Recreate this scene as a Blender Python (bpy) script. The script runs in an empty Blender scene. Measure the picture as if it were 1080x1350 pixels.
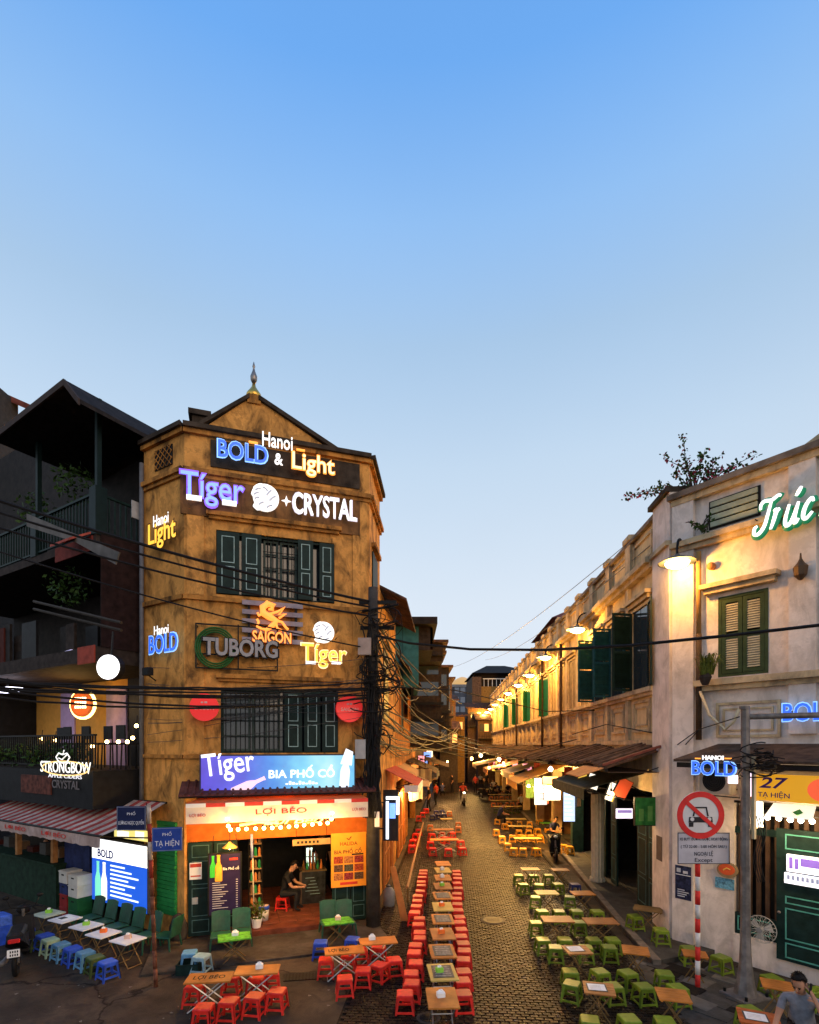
import bpy, bmesh, math, random
from mathutils import Vector, Matrix
random.seed(7)
S = bpy.context.scene
COL = S.collection
R = math.radians
# ------------------------------------------------------------------ camera
F, CX, HY, H = 700.0, 540.0, 982.0, 4.3        # focal length in photo pixels, principal column, horizon row, eye height in metres
cd = bpy.data.cameras.new('camera'); cam = bpy.data.objects.new('camera', cd); COL.objects.link(cam); S.camera = cam
cam.location = (0, 0, H); cam.rotation_euler = (math.pi/2, 0, 0)
cd.sensor_fit = 'HORIZONTAL'; cd.sensor_width = 36; cd.lens = 36*F/1080; cd.shift_y = (HY-675)/1080
cd.clip_start = .05; cd.clip_end = 3000
# ------------------------------------------------------------------ world (dusk sky) and an added wide warm sun
W = bpy.data.worlds.new('World'); S.world = W; W.use_nodes = True
nt = W.node_tree; bg = nt.nodes['Background']
SUN_EL, SUN_ROT = 20, 146
sky = nt.nodes.new('ShaderNodeTexSky'); sky.sky_type = 'NISHITA'; sky.sun_disc = False
sky.sun_elevation = R(SUN_EL); sky.sun_rotation = R(SUN_ROT); sky.ozone_density = 4; sky.dust_density = .4
tc = nt.nodes.new('ShaderNodeTexCoord'); sx = nt.nodes.new('ShaderNodeSeparateXYZ'); nt.links.new(tc.outputs['Generated'], sx.inputs[0])
ramp = nt.nodes.new('ShaderNodeValToRGB'); nt.links.new(sx.outputs['Z'], ramp.inputs[0])
def srgb(r, g, b):
    f = lambda v: v/12.92 if v <= .04045 else ((v+.055)/1.055)**2.4
    return (f(r/255), f(g/255), f(b/255), 1)
stops = [(0, (232, 233, 240)), (.06, (231, 234, 241)), (.25, (224, 234, 244)), (.46, (200, 221, 241)), (.60, (172, 203, 234)), (.70, (148, 194, 245)), (.79, (112, 174, 245)), (1, (88, 150, 226))]
el = ramp.color_ramp.elements
for i, (p, c) in enumerate(stops):
    e = el[i] if i < 2 else el.new(p)
    e.position = p; e.color = srgb(*c)
mul = nt.nodes.new('ShaderNodeMix'); mul.data_type = 'RGBA'; mul.inputs[0].default_value = .06
sc_ = nt.nodes.new('ShaderNodeVectorMath'); sc_.operation = 'SCALE'; sc_.inputs['Scale'].default_value = .28
nt.links.new(sky.outputs[0], sc_.inputs[0])
nt.links.new(ramp.outputs[0], mul.inputs[6]); nt.links.new(sc_.outputs[0], mul.inputs[7])
wn = nt.nodes.new('ShaderNodeTexNoise'); wn.inputs['Scale'].default_value = 2.2; wn.inputs['Detail'].default_value = 4; nt.links.new(tc.outputs['Generated'], wn.inputs[0])
wr_ = nt.nodes.new('ShaderNodeMapRange'); wr_.inputs[3].default_value = .95; wr_.inputs[4].default_value = 1.05; nt.links.new(wn.outputs[0], wr_.inputs[0])
ws_ = nt.nodes.new('ShaderNodeVectorMath'); ws_.operation = 'SCALE'; nt.links.new(mul.outputs[2], ws_.inputs[0]); nt.links.new(wr_.outputs[0], ws_.inputs['Scale'])
nt.links.new(ws_.outputs[0], bg.inputs[0]); bg.inputs[1].default_value = 1.0
sl = bpy.data.lights.new('fill_sun', 'SUN'); sl.energy = 1.0; sl.angle = R(40); sl.color = (1, .64, .34)  # warm fill added to lift the front faces after sunset
so = bpy.data.objects.new('fill_sun', sl); COL.objects.link(so)
so.rotation_euler = (R(90-20), 0, R(34))
S.view_settings.view_transform = 'Standard'; S.view_settings.look = 'None'; S.view_settings.exposure = 0; S.view_settings.gamma = 1
S.render.engine = 'CYCLES'; S.cycles.use_denoising = True; S.cycles.max_bounces = 5; S.cycles.diffuse_bounces = 3; S.cycles.glossy_bounces = 2
S.cycles.transmission_bounces = 4; S.cycles.caustics_reflective = False; S.cycles.caustics_refractive = False; S.cycles.sample_clamp_indirect = 6

# ------------------------------------------------------------------ geometry of the place: a pixel of the photograph to a point of known height or depth
def G(px, py, z=0.0):
    Y = F*(H-z)/(py-HY)
    return Vector(((px-CX)/F*Y, Y, z))
def P(px, py, Y):
    return Vector(((px-CX)/F*Y, Y, H-(py-HY)/F*Y))

# ------------------------------------------------------------------ materials
MATS = {}
def nmat(name):
    m = bpy.data.materials.new(name); m.use_nodes = True
    return m, m.node_tree, m.node_tree.nodes['Principled BSDF']
def mat(name, col, rough=.7, metal=0., var=.18, scale=6., bump=.15, bscale=45., stain=None, stain_amt=.5, attr=False, spec=.12, rnd=0.):
    """plain paint, wood, plaster ... : colour noise, fine relief, optional run-down stains"""
    if name in MATS: return MATS[name]
    m, t, b = nmat(name); N, L = t.nodes, t.links
    c = N.new('ShaderNodeTexCoord')
    n1 = N.new('ShaderNodeTexNoise'); n1.inputs['Scale'].default_value = scale; n1.inputs['Detail'].default_value = 6
    L.new(c.outputs['Object'], n1.inputs['Vector'])
    mr = N.new('ShaderNodeMapRange'); mr.inputs[1].default_value = .3; mr.inputs[2].default_value = .7
    mr.inputs[3].default_value = 1-var; mr.inputs[4].default_value = 1+var
    L.new(n1.outputs[0], mr.inputs[0])
    sc = N.new('ShaderNodeVectorMath'); sc.operation = 'SCALE'
    if attr:
        a = N.new('ShaderNodeVertexColor'); a.layer_name = 'tint'; L.new(a.outputs[0], sc.inputs[0])
    else: sc.inputs[0].default_value = col[:3]
    fac = mr.outputs[0]
    if rnd:                                               # each copy a little lighter or darker, as worn things are
        oi = N.new('ShaderNodeObjectInfo'); rr = N.new('ShaderNodeMapRange'); rr.inputs[3].default_value = 1-rnd; rr.inputs[4].default_value = 1+rnd*.8; L.new(oi.outputs['Random'], rr.inputs[0])
        mm = N.new('ShaderNodeMath'); mm.operation = 'MULTIPLY'; L.new(fac, mm.inputs[0]); L.new(rr.outputs[0], mm.inputs[1]); fac = mm.outputs[0]
    L.new(fac, sc.inputs['Scale'])
    out = sc.outputs[0]
    if stain:
        mp = N.new('ShaderNodeMapping'); mp.inputs['Scale'].default_value = (1.5, 1.5, .75)
        L.new(c.outputs['Object'], mp.inputs[0])
        n2 = N.new('ShaderNodeTexNoise'); n2.inputs['Scale'].default_value = 2.0; n2.inputs['Distortion'].default_value = .6; n2.inputs['Detail'].default_value = 9; n2.inputs['Roughness'].default_value = .65
        L.new(mp.outputs[0], n2.inputs['Vector'])
        r2 = N.new('ShaderNodeMapRange'); r2.inputs[1].default_value = .44; r2.inputs[2].default_value = .66; r2.inputs[3].default_value = 0; r2.inputs[4].default_value = stain_amt
        L.new(n2.outputs[0], r2.inputs[0])
        n3 = N.new('ShaderNodeTexNoise'); n3.inputs['Scale'].default_value = 2.2; n3.inputs['Detail'].default_value = 8; n3.inputs['Roughness'].default_value = .7
        L.new(c.outputs['Object'], n3.inputs['Vector'])
        r3 = N.new('ShaderNodeMapRange'); r3.inputs[1].default_value = .53; r3.inputs[2].default_value = .6; r3.inputs[3].default_value = 0; r3.inputs[4].default_value = stain_amt*.5
        L.new(n3.outputs[0], r3.inputs[0])
        ad = N.new('ShaderNodeMath'); ad.operation = 'MAXIMUM'; L.new(r2.outputs[0], ad.inputs[0]); L.new(r3.outputs[0], ad.inputs[1])
        mx = N.new('ShaderNodeMix'); mx.data_type = 'RGBA'; L.new(ad.outputs[0], mx.inputs[0]); L.new(out, mx.inputs[6]); mx.inputs[7].default_value = (*stain[:3], 1)
        out = mx.outputs[2]
    L.new(out, b.inputs['Base Color'])
    b.inputs['Roughness'].default_value = rough; b.inputs['Metallic'].default_value = metal; b.inputs['Specular IOR Level'].default_value = spec
    if bump:
        n4 = N.new('ShaderNodeTexNoise'); n4.inputs['Scale'].default_value = bscale; n4.inputs['Detail'].default_value = 5
        L.new(c.outputs['Object'], n4.inputs['Vector'])
        bp = N.new('ShaderNodeBump'); bp.inputs['Strength'].default_value = bump; bp.inputs['Distance'].default_value = .02
        L.new(n4.outputs[0], bp.inputs['Height']); L.new(bp.outputs[0], b.inputs['Normal'])
    MATS[name] = m
    return m
def emat(name, col, strength=3., base=None):
    if name in MATS: return MATS[name]
    m, t, b = nmat(name)
    b.inputs['Base Color'].default_value = (*(base or col)[:3], 1); b.inputs['Emission Color'].default_value = (*col[:3], 1)
    b.inputs['Emission Strength'].default_value = strength; b.inputs['Roughness'].default_value = .4
    MATS[name] = m
    return m
def glass(name='window_glass', col=(.03, .04, .045), rough=.08):
    if name in MATS: return MATS[name]
    m, t, b = nmat(name)
    b.inputs['Base Color'].default_value = (*col, 1); b.inputs['Roughness'].default_value = rough; b.inputs['Specular IOR Level'].default_value = .7
    MATS[name] = m
    return m
def c8(r, g, b): return srgb(r, g, b)[:3]

# ------------------------------------------------------------------ mesh building
class MB:
    def __init__(s): s.v = []; s.f = []; s.mi = []; s.tint = []; s.cur = 0; s.ct = (1, 1, 1)
    def add(s, vs, fs):
        o = len(s.v); s.v += [tuple(v) for v in vs]
        for f in fs: s.f.append([i+o for i in f]); s.mi.append(s.cur); s.tint.append(s.ct)
        return s
    def box(s, x0, x1, y0, y1, z0, z1, M=None):
        vs = [Vector((x, y, z)) for z in (z0, z1) for y in (y0, y1) for x in (x0, x1)]
        if M: vs = [M @ v for v in vs]
        return s.add(vs, [(0, 2, 3, 1), (4, 5, 7, 6), (0, 1, 5, 4), (2, 6, 7, 3), (0, 4, 6, 2), (1, 3, 7, 5)])
    def cbox(s, c, d, M=None):
        return s.box(c[0]-d[0]/2, c[0]+d[0]/2, c[1]-d[1]/2, c[1]+d[1]/2, c[2]-d[2]/2, c[2]+d[2]/2, M)
    def bbox(s, x0, x1, y0, y1, z0, z1, b, M=None):
        """box with its upright edges and top rim chamfered"""
        def ring(i, z):
            k = b
            return [(x0+i+k, y0+i, z), (x1-i-k, y0+i, z), (x1-i, y0+i+k, z), (x1-i, y1-i-k, z), (x1-i-k, y1-i, z), (x0+i+k, y1-i, z), (x0+i, y1-i-k, z), (x0+i, y0+i+k, z)]
        vs = ring(0, z0)+ring(0, z1-b)+ring(b, z1)
        if M: vs = [M @ Vector(v) for v in vs]
        fs = [tuple(range(7, -1, -1)), tuple(range(16, 24))]
        for k in (0, 8): fs += [(k+i, k+(i+1) % 8, k+8+(i+1) % 8, k+8+i) for i in range(8)]
        return s.add(vs, fs)
    def quad(s, a, b, c, d): return s.add([a, b, c, d], [(0, 1, 2, 3)])
    def slab(s, pts, d):
        """thick sheet: polygon pts extruded by vector d"""
        n = len(pts); d = Vector(d); pts = [Vector(p) for p in pts]
        vs = pts+[p+d for p in pts]
        return s.add(vs, [tuple(range(n)), tuple(range(2*n-1, n-1, -1))]+[(i, i+n, (i+1) % n+n, (i+1) % n) for i in range(n)])
    def prism(s, poly, y0, y1, M=None):
        """polygon in the x-z plane extruded along y"""
        n = len(poly); vs = [Vector((x, y0, z)) for x, z in poly]+[Vector((x, y1, z)) for x, z in poly]
        if M: vs = [M @ v for v in vs]
        return s.add(vs, [tuple(range(n)), tuple(range(2*n-1, n-1, -1))]+[(i, i+n, (i+1) % n+n, (i+1) % n) for i in range(n)])
    def vprism(s, poly, z0, z1):
        n = len(poly); vs = [(x, y, z0) for x, y in poly]+[(x, y, z1) for x, y in poly]
        return s.add(vs, [tuple(range(n-1, -1, -1)), tuple(range(n, 2*n))]+[(i, (i+1) % n, (i+1) % n+n, i+n) for i in range(n)])
    def tube(s, pts, r, n=6, closed=False, caps=True):
        pts = [Vector(p) for p in pts]; rs = r if isinstance(r, (list, tuple)) else [r]*len(pts)
        vs = []; fs = []; m = len(pts)
        up0 = None
        for i, p in enumerate(pts):
            if closed: t = pts[(i+1) % m]-pts[i-1]
            else: t = pts[min(i+1, m-1)]-pts[max(i-1, 0)]
            if t.length < 1e-9: t = Vector((0, 0, 1))
            t.normalize()
            if up0 is None:
                up0 = Vector((0, 0, 1)) if abs(t.z) < .9 else Vector((1, 0, 0))
            a = t.cross(up0)
            if a.length < 1e-4: a = t.cross(Vector((.3, 1, .2)))
            a.normalize(); b = a.cross(t); up0 = b
            for k in range(n):
                q = 2*math.pi*k/n; vs.append(p+(a*math.cos(q)+b*math.sin(q))*rs[i])
        for i in range(m if closed else m-1):
            j = (i+1) % m
            for k in range(n): fs.append((i*n+k, i*n+(k+1) % n, j*n+(k+1) % n, j*n+k))
        if caps and not closed: fs += [tuple(range(n-1, -1, -1)), tuple(range((m-1)*n, m*n))]
        return s.add(vs, fs)
    def lathe(s, prof, n=16, c=(0, 0, 0), M=None, caps=True):
        vs = []; fs = []
        for r, z in prof:
            for k in range(n):
                q = 2*math.pi*k/n; v = Vector((c[0]+r*math.cos(q), c[1]+r*math.sin(q), c[2]+z)); vs.append(M @ v if M else v)
        for i in range(len(prof)-1):
            for k in range(n): fs.append((i*n+k, i*n+(k+1) % n, (i+1)*n+(k+1) % n, (i+1)*n+k))
        if caps: fs += [tuple(range(n-1, -1, -1)), tuple(range((len(prof)-1)*n, len(prof)*n))]
        return s.add(vs, fs)
    def disc(s, c, r, y0, y1, n=28, rx=None):
        """upright disc in the x-z plane, thick along y"""
        return s.prism([(c[0]+(rx or r)*math.cos(2*math.pi*k/n), c[1]+r*math.sin(2*math.pi*k/n)) for k in range(n)], y0, y1)
    def ring(s, c, r0, r1, y0, y1, n=32):
        vs = []
        for k in range(n):
            q = 2*math.pi*k/n
            for r in (r0, r1):
                for y in (y0, y1): vs.append((c[0]+r*math.cos(q), y, c[1]+r*math.sin(q)))
        fs = []
        for k in range(n):
            a, b = 4*k, 4*((k+1) % n)
            fs += [(a, a+2, b+2, b), (a+1, b+1, b+3, a+3), (a, b, b+1, a+1), (a+2, a+3, b+3, b+2)]
        return s.add(vs, fs)
    def ball(s, c, r, n=10, m=6, sq=(1, 1, 1)):
        vs = []; fs = []
        for i in range(m+1):
            a = math.pi*i/m
            for k in range(n):
                q = 2*math.pi*k/n; vs.append((c[0]+r*sq[0]*math.sin(a)*math.cos(q), c[1]+r*sq[1]*math.sin(a)*math.sin(q), c[2]+r*sq[2]*math.cos(a)))
        for i in range(m):
            for k in range(n): fs.append((i*n+k, (i+1)*n+k, (i+1)*n+(k+1) % n, i*n+(k+1) % n))
        return s.add(vs, fs)
    def mesh(s, name, mats, smooth=False, tint=False):
        me = bpy.data.meshes.new(name); me.from_pydata(s.v, [], s.f)
        for m in (mats if isinstance(mats, (list, tuple)) else [mats]): me.materials.append(m)
        me.polygons.foreach_set('material_index', s.mi)
        if smooth: me.polygons.foreach_set('use_smooth', [True]*len(s.f))
        if tint:
            ca = me.color_attributes.new('tint', 'FLOAT_COLOR', 'CORNER')
            buf = []
            for f, t in zip(s.f, s.tint): buf += [*t, 1]*len(f)
            ca.data.foreach_set('color', buf)
        me.update(); me.validate()
        bm = bmesh.new(); bm.from_mesh(me); bmesh.ops.recalc_face_normals(bm, faces=bm.faces); bm.to_mesh(me); bm.free()
        return me
    def obj(s, name, mats, parent=None, smooth=False, tint=False, M=None):
        o = bpy.data.objects.new(name, s.mesh(name, mats, smooth, tint)); COL.objects.link(o)
        if parent: o.parent = parent
        if M is not None: o.matrix_local = M
        return o

def tag(o, label=None, cat=None, group=None, kind=None):
    if label: o['label'] = label
    if cat: o['category'] = cat
    if group: o['group'] = group
    if kind: o['kind'] = kind
    return o
def thing(name, label, cat, loc=(0, 0, 0), rz=0., group=None):
    o = bpy.data.objects.new(name, None); COL.objects.link(o); o.empty_display_size = .1
    o.location = loc; o.rotation_euler = (0, 0, rz)
    return tag(o, label, cat, group)
KIDS = {}
def kids(o): return [c for c in bpy.data.objects if c.parent is o]
def snapshot(o):
    """list of (child, [grandchildren]) gathered once, so copies are quick"""
    return [(c, kids(c)) for c in kids(o)]
def dup(o, snap, loc=None, rz=None, label=None, mats=None, group=None):
    r = o.copy(); COL.objects.link(r)
    if loc is not None: r.location = loc
    if rz is not None: r.rotation_euler = (0, 0, rz)
    if label: r['label'] = label
    if group: r['group'] = group
    def cp(c, par):
        d = c.copy(); COL.objects.link(d); d.parent = par
        return d
    for c, gs in snap:
        d = cp(c, r)
        for g in gs: cp(g, d)
    return r
def light(name, loc, watts, col, radius=.06, parent=None):
    l = bpy.data.lights.new(name, 'POINT'); l.energy = watts; l.color = col; l.shadow_soft_size = radius
    o = bpy.data.objects.new(name, l); COL.objects.link(o); o.location = loc
    if parent: o.parent = parent
    return o
ORD = 'first second third fourth fifth sixth seventh eighth ninth tenth eleventh twelfth thirteenth fourteenth fifteenth sixteenth seventeenth eighteenth nineteenth twentieth'.split()

# lettering: a text curve turned into a mesh in the x-z plane facing -y
def text_mesh(body, size=1., bold=0., extrude=.01, shear=0., spacing=1., align='CENTER', width=None, height=None, res=3, xs=1.):
    cu = bpy.data.curves.new('t', 'FONT'); cu.body = body; cu.size = size; cu.offset = bold; cu.extrude = extrude; cu.shear = shear
    cu.space_character = spacing; cu.align_x = align; cu.align_y = 'CENTER'; cu.resolution_u = res
    o = bpy.data.objects.new('t', cu); COL.objects.link(o)
    dg = bpy.context.evaluated_depsgraph_get(); dg.update()
    me = bpy.data.meshes.new_from_object(o.evaluated_get(dg))
    bpy.data.objects.remove(o); bpy.data.curves.remove(cu)
    xs_ = [v.co.x for v in me.vertices]; ys_ = [v.co.y for v in me.vertices]
    if not xs_: return me
    cx, cy = (min(xs_)+max(xs_))/2, (min(ys_)+max(ys_))/2
    kx = (width/(max(xs_)-min(xs_))) if width else xs
    ky = (height/(max(ys_)-min(ys_))) if height else (kx if width else 1)
    if not width and height: kx = ky
    for v in me.vertices:
        x, y, z = v.co
        v.co = ((x-cx)*kx, -z, (y-cy)*ky)
    return me
def letters(name, body, m, parent, loc, rot=0., tilt=0., **k):
    """rot turns about z, tilt leans the line of text within its own plane"""
    me = text_mesh(body, **k); me.materials.clear(); me.materials.append(m)
    for p in me.polygons: p.material_index = 0
    me.name = name
    o = bpy.data.objects.new(name, me); COL.objects.link(o); o.parent = parent
    o.matrix_local = Matrix.Translation(loc) @ Matrix.Rotation(rot, 4, 'Z') @ Matrix.Rotation(tilt, 4, 'Y')
    return o

class Wall:
    """upright plane through ground points a and b; local x runs a to b, local -y looks out to the viewer's side"""
    def __init__(s, a, b):
        s.a = Vector((a[0], a[1])); d = Vector((b[0], b[1]))-s.a; s.len = d.length; s.u = d.normalized(); s.rz = math.atan2(s.u.y, s.u.x)
        s.n = Vector((s.u.y, -s.u.x))          # outward (local -y)
        s.M = Matrix.Translation((s.a.x, s.a.y, 0)) @ Matrix.Rotation(s.rz, 4, 'Z')
    def at(s, px, py, out=0.):
        """photo pixel on the plane (moved out by `out`) -> local (x, z)"""
        a = s.a+s.n*out; k = (px-CX)/F
        # ray (k*Y, Y); solve a + u*t = ray
        t = (k*a.y-a.x)/(s.u.x-k*s.u.y); Y = a.y+s.u.y*t
        return t, H-(py-HY)/F*Y
    def frame(s, name, label, cat, x=0., z=0., out=0., group=None):
        p = s.M @ Vector((x, -out, z))
        return thing(name, label, cat, p, s.rz, group)
    def pt(s, x, z, out=0.): return s.M @ Vector((x, -out, z))
# ------------------------------------------------------------------ shared materials
M_asph = mat('asphalt', (.06, .043, .03), .78, var=.5, scale=1.1, bump=.5, bscale=70, stain=(.02, .017, .014), stain_amt=.7)
M_sett = mat('sett_stone', (.09, .08, .07), .44, var=.4, scale=9, bump=.5, bscale=60, attr=True, spec=.06)
_t = M_asph.node_tree; _N, _L = _t.nodes, _t.links                       # cracks in the asphalt
_vo = _N.new('ShaderNodeTexVoronoi'); _vo.feature = 'DISTANCE_TO_EDGE'; _vo.inputs['Scale'].default_value = .55
_nz = _N.new('ShaderNodeTexNoise'); _nz.inputs['Scale'].default_value = 2.5; _nz.inputs['Detail'].default_value = 6; _tc = _N.new('ShaderNodeTexCoord'); _mx = _N.new('ShaderNodeMix'); _mx.data_type = 'RGBA'; _mx.inputs[0].default_value = .35
_L.new(_tc.outputs['Object'], _nz.inputs[0]); _L.new(_tc.outputs['Object'], _mx.inputs[6]); _L.new(_nz.outputs['Color'], _mx.inputs[7]); _L.new(_mx.outputs[2], _vo.inputs['Vector'])
_r = _N.new('ShaderNodeMapRange'); _r.inputs[1].default_value = .002; _r.inputs[2].default_value = .012; _r.inputs[3].default_value = .25; _L.new(_vo.outputs['Distance'], _r.inputs[0])
_b = _N['Principled BSDF']; _s = _N.new('ShaderNodeVectorMath'); _s.operation = 'SCALE'; _L.new(_b.inputs['Base Color'].links[0].from_socket, _s.inputs[0]); _L.new(_r.outputs[0], _s.inputs['Scale']); _L.new(_s.outputs[0], _b.inputs['Base Color'])
M_joint = mat('sett_joint', (.014, .011, .009), .9, var=.4, scale=20)
M_flag = mat('flagstone', (.07, .064, .055), .7, var=.4, scale=3, bump=.3, stain=(.025, .022, .018), stain_amt=.6)
M_ochre = mat('ochre_plaster', (.64, .30, .075), .85, var=.3, scale=2.2, bump=.35, bscale=18, stain=(.055, .03, .014), stain_amt=.85)
M_ochre2 = mat('ochre_moulding', (.46, .20, .045), .85, var=.3, scale=3, bump=.3, bscale=20, stain=(.035, .022, .012), stain_amt=.9)
M_orange = mat('orange_plaster', (.48, .19, .045), .85, var=.3, scale=2.5, bump=.3, bscale=18, stain=(.09, .04, .015), stain_amt=.7)
M_cream = mat('cream_plaster', (.66, .49, .26), .85, var=.14, scale=2.2, bump=.25, bscale=20, stain=(.26, .17, .09), stain_amt=.5)
M_cream2 = mat('cream_moulding', (.55, .41, .24), .85, var=.18, scale=3, bump=.2, bscale=25, stain=(.13, .1, .07), stain_amt=.65)
M_white = mat('white_plaster', (.70, .60, .53), .85, var=.12, scale=2, bump=.25, bscale=20, stain=(.25, .19, .14), stain_amt=.5)
M_yel = mat('yellow_plaster', (.55, .36, .1), .85, var=.2, scale=2.5, bump=.25, bscale=20, stain=(.15, .09, .03), stain_amt=.6)
M_dark = mat('dark_timber', (.018, .014, .012), .7, var=.4, scale=5)
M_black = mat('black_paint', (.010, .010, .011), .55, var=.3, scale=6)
M_dgreen = mat('dark_green_paint', (.008, .022, .020), .5, var=.35, scale=6)
M_green = mat('shutter_green', (.022, .075, .055), .6, var=.25, scale=8)
M_olive = mat('olive_frame', (.03, .05, .022), .6, var=.25, scale=8)
M_line = mat('pale_teal_line', (.3, .43, .42), .6, var=.2, scale=10)
M_tline = mat('teal_line', (.08, .3, .25), .6, var=.2, scale=10)
M_glass = glass()
M_tile = mat('old_roof_tile', (.085, .045, .03), .85, var=.5, scale=4, bump=.5, stain=(.02, .018, .014), stain_amt=.7)
M_redtile = mat('red_roof_tile', (.17, .05, .035), .85, var=.4, scale=4, bump=.4)
M_cable = mat('cable_black', (.012, .011, .011), .6, var=.2)
M_pole = mat('weathered_concrete', (.05, .042, .036), .85, var=.4, scale=5, bump=.4)
M_steel = mat('galvanised_steel', (.17, .155, .145), .5, .3, var=.4, scale=6, bump=.25, bscale=35, stain=(.06, .05, .045), stain_amt=.5)
M_iron = mat('wrought_iron', (.012, .012, .012), .5, .3, var=.2)
M_gold = mat('gilt', (.75, .42, .08), .3, .9, var=.2)
M_teal = mat('teal_cladding', (.03, .12, .13), .7, var=.25, scale=5)
M_grey = mat('grey_paint', (.2, .2, .2), .7, var=.2)
M_redp = mat('faded_red_paint', (.3, .05, .03), .7, var=.3)
M_wht = mat('white_paint', (.75, .74, .72), .6, var=.06)
M_paper = mat('paper', (.8, .79, .76), .8, var=.05)
M_wire = mat('thin_wire_grey', (.07, .065, .06), .5, var=.2)
WARM = (1, .56, .15); WARM2 = (1, .68, .32); COOL = (.85, .92, 1)
E_bulb = emat('bulb_glow', (1, .66, .22), 22)
E_bulbw = emat('bulb_white_glow', (1, .9, .72), 18)
E_lamp = emat('lamp_glow', (1, .74, .30), 26)

# ------------------------------------------------------------------ corner points of the place
SD = Vector((.0714, 1.0)); SDU = SD.normalized()             # direction of the lane
p1 = G(243, 1240).xy; p2 = G(487, 1214).xy; p0 = G(190, 1224).xy
WL = Wall(p1, p2)                                             # corner building, front
WC = Wall(p0 + (p0-p1).normalized()*9.0, p1)                  # cross street, left: runs right to the corner building
XC0 = 9.0                                                     # where the corner building begins on WC
WS = Wall(p2, p2+SDU*60)                                      # lane, left side
c0 = G(888, 1243).xy
WR = Wall(c0+SDU*60, c0)                                      # lane, right side (local x = 60 at the near corner)
WR2 = Wall(c0, c0+Vector((.771, -1)).normalized()*6)          # cross street, right

# ------------------------------------------------------------------ ground
m = MB(); n = 40
m.quad((-400, -60, 0), (400, -60, 0), (400, 900, 0), (-400, 900, 0))
tag(m.obj('ground', M_asph), kind='structure')
m = MB()
road_l = lambda t: p2+SDU*t+Vector((.35, 0))
LN0 = -5.4
def lane_w(t): return 5.6-.0*t
m.quad((*(p2+SDU*LN0+Vector((.2, 0))), .006), (*(p2+SDU*LN0+Vector((5.7, 0))), .006), (*(p2+SDU*62+Vector((5.7, 0))), .006), (*(p2+SDU*62+Vector((.2, 0))), .006))
lane = tag(m.obj('lane', M_joint), kind='structure')
# setts laid in courses across the lane: the nearest 300 one by one, the others together
rz = math.atan2(SDU.y, SDU.x)-math.pi/2
LM = Matrix.Translation((p2.x, p2.y, 0)) @ Matrix.Rotation(rz, 4, 'Z')
sett_me = []
tints = [(.028, .018, .012), (.019, .013, .010), (.036, .023, .014), (.015, .011, .009), (.027, .016, .010), (.042, .028, .018), (.011, .008, .007)]
for tcol in tints:
    b = MB(); b.ct = tcol
    b.bbox(-.064, .064, -.037, .037, 0, .03, .007)
    sett_me.append(b.mesh('sett', M_sett, tint=True))
rest = MB(); singles = 0; rng = random.Random(3)
y = LN0+.1; row = 0
while y < 60:
    big = 1 if y < 14 else 2 if y < 32 else 4                              # farther courses are laid coarser
    dx, dy = .138*big, .082*big
    x = .3+(row % 2)*dx/2
    while x < 5.6:
        k = rng.randrange(len(tints)); jz = rng.uniform(-.006, .004)
        near = LM @ Vector((x, y, 0))
        vis = abs(near.x/near.y) < .2 and near.y > 8.15 and .9 < x < 3.6
        if vis and singles < 300 and x > 1.75:
            o = bpy.data.objects.new('sett', sett_me[k]); COL.objects.link(o); o.parent = lane
            o.matrix_local = LM @ Matrix.Translation((x, y, .004+jz)) @ Matrix.Rotation(rng.uniform(-.03, .03), 4, 'Z')
            singles += 1
        else:
            pf = .6+.55*(math.sin(x*1.9+1.3*math.sin(y*.7))*math.sin(y*.83+x*.6)*.5+.5)+(.35 if (int(y*.9)*7+int(x*1.3)*3) % 17 == 0 else 0); rest.ct = tuple(v*pf*.75 for v in tints[k])
            Mx = LM @ Matrix.Translation((x, y, .004+jz)) @ Matrix.Rotation(rng.uniform(-.03, .03), 4, 'Z')
            if big == 1 and y < 9: rest.bbox(-.064, .064, -.037, .037, 0, .03, .007, Mx)
            else: rest.box(-.47*dx, .47*dx, -.45*dy, .45*dy, 0, .03, Mx)
        x += dx
    y += dy; row += 1
tag(rest.obj('setts', M_sett, lane, tint=True), kind='stuff')
# raised terrace along the right-hand houses with a stone kerb
kp = [Vector((4.72, 10.3)), G(815, 1222).xy, G(744, 1133).xy, G(690, 1076).xy]
kp.append(kp[-1]+SDU*28)
wl = [c0+SDU*(-.3), c0+SDU*2, c0+SDU*9, c0+SDU*21, c0+SDU*49]
m = MB()
far_side = [p+Vector((1.5, 0)) for p in wl]
m.vprism([*kp, *far_side[::-1]], 0, .10)
terr = tag(m.obj('pavement', M_flag), kind='structure')
m = MB()
for a, b in zip(kp, kp[1:]):
    d = (b-a); L = d.length; d.normalize(); nn = Vector((-d.y, d.x)); k = 0.
    while k < L-.05:
        e = min(k+.9, L)-.012
        q = [a+d*k, a+d*e, a+d*e-nn*.16, a+d*k-nn*.16]
        b2 = MB(); b2.vprism([(p.x-0, p.y) for p in q], .0, .13+rng.uniform(-.004, .006))
        if a.y < 26: b2.obj('kerb_stone', mat('kerb_stone', (.16, .13, .10), .8, var=.35, scale=5, bump=.4), terr)
        else: m.v and None; m.add(b2.v, b2.f)
        k += .9
if m.v: m.obj('far_kerb', MATS['kerb_stone'], terr)
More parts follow.
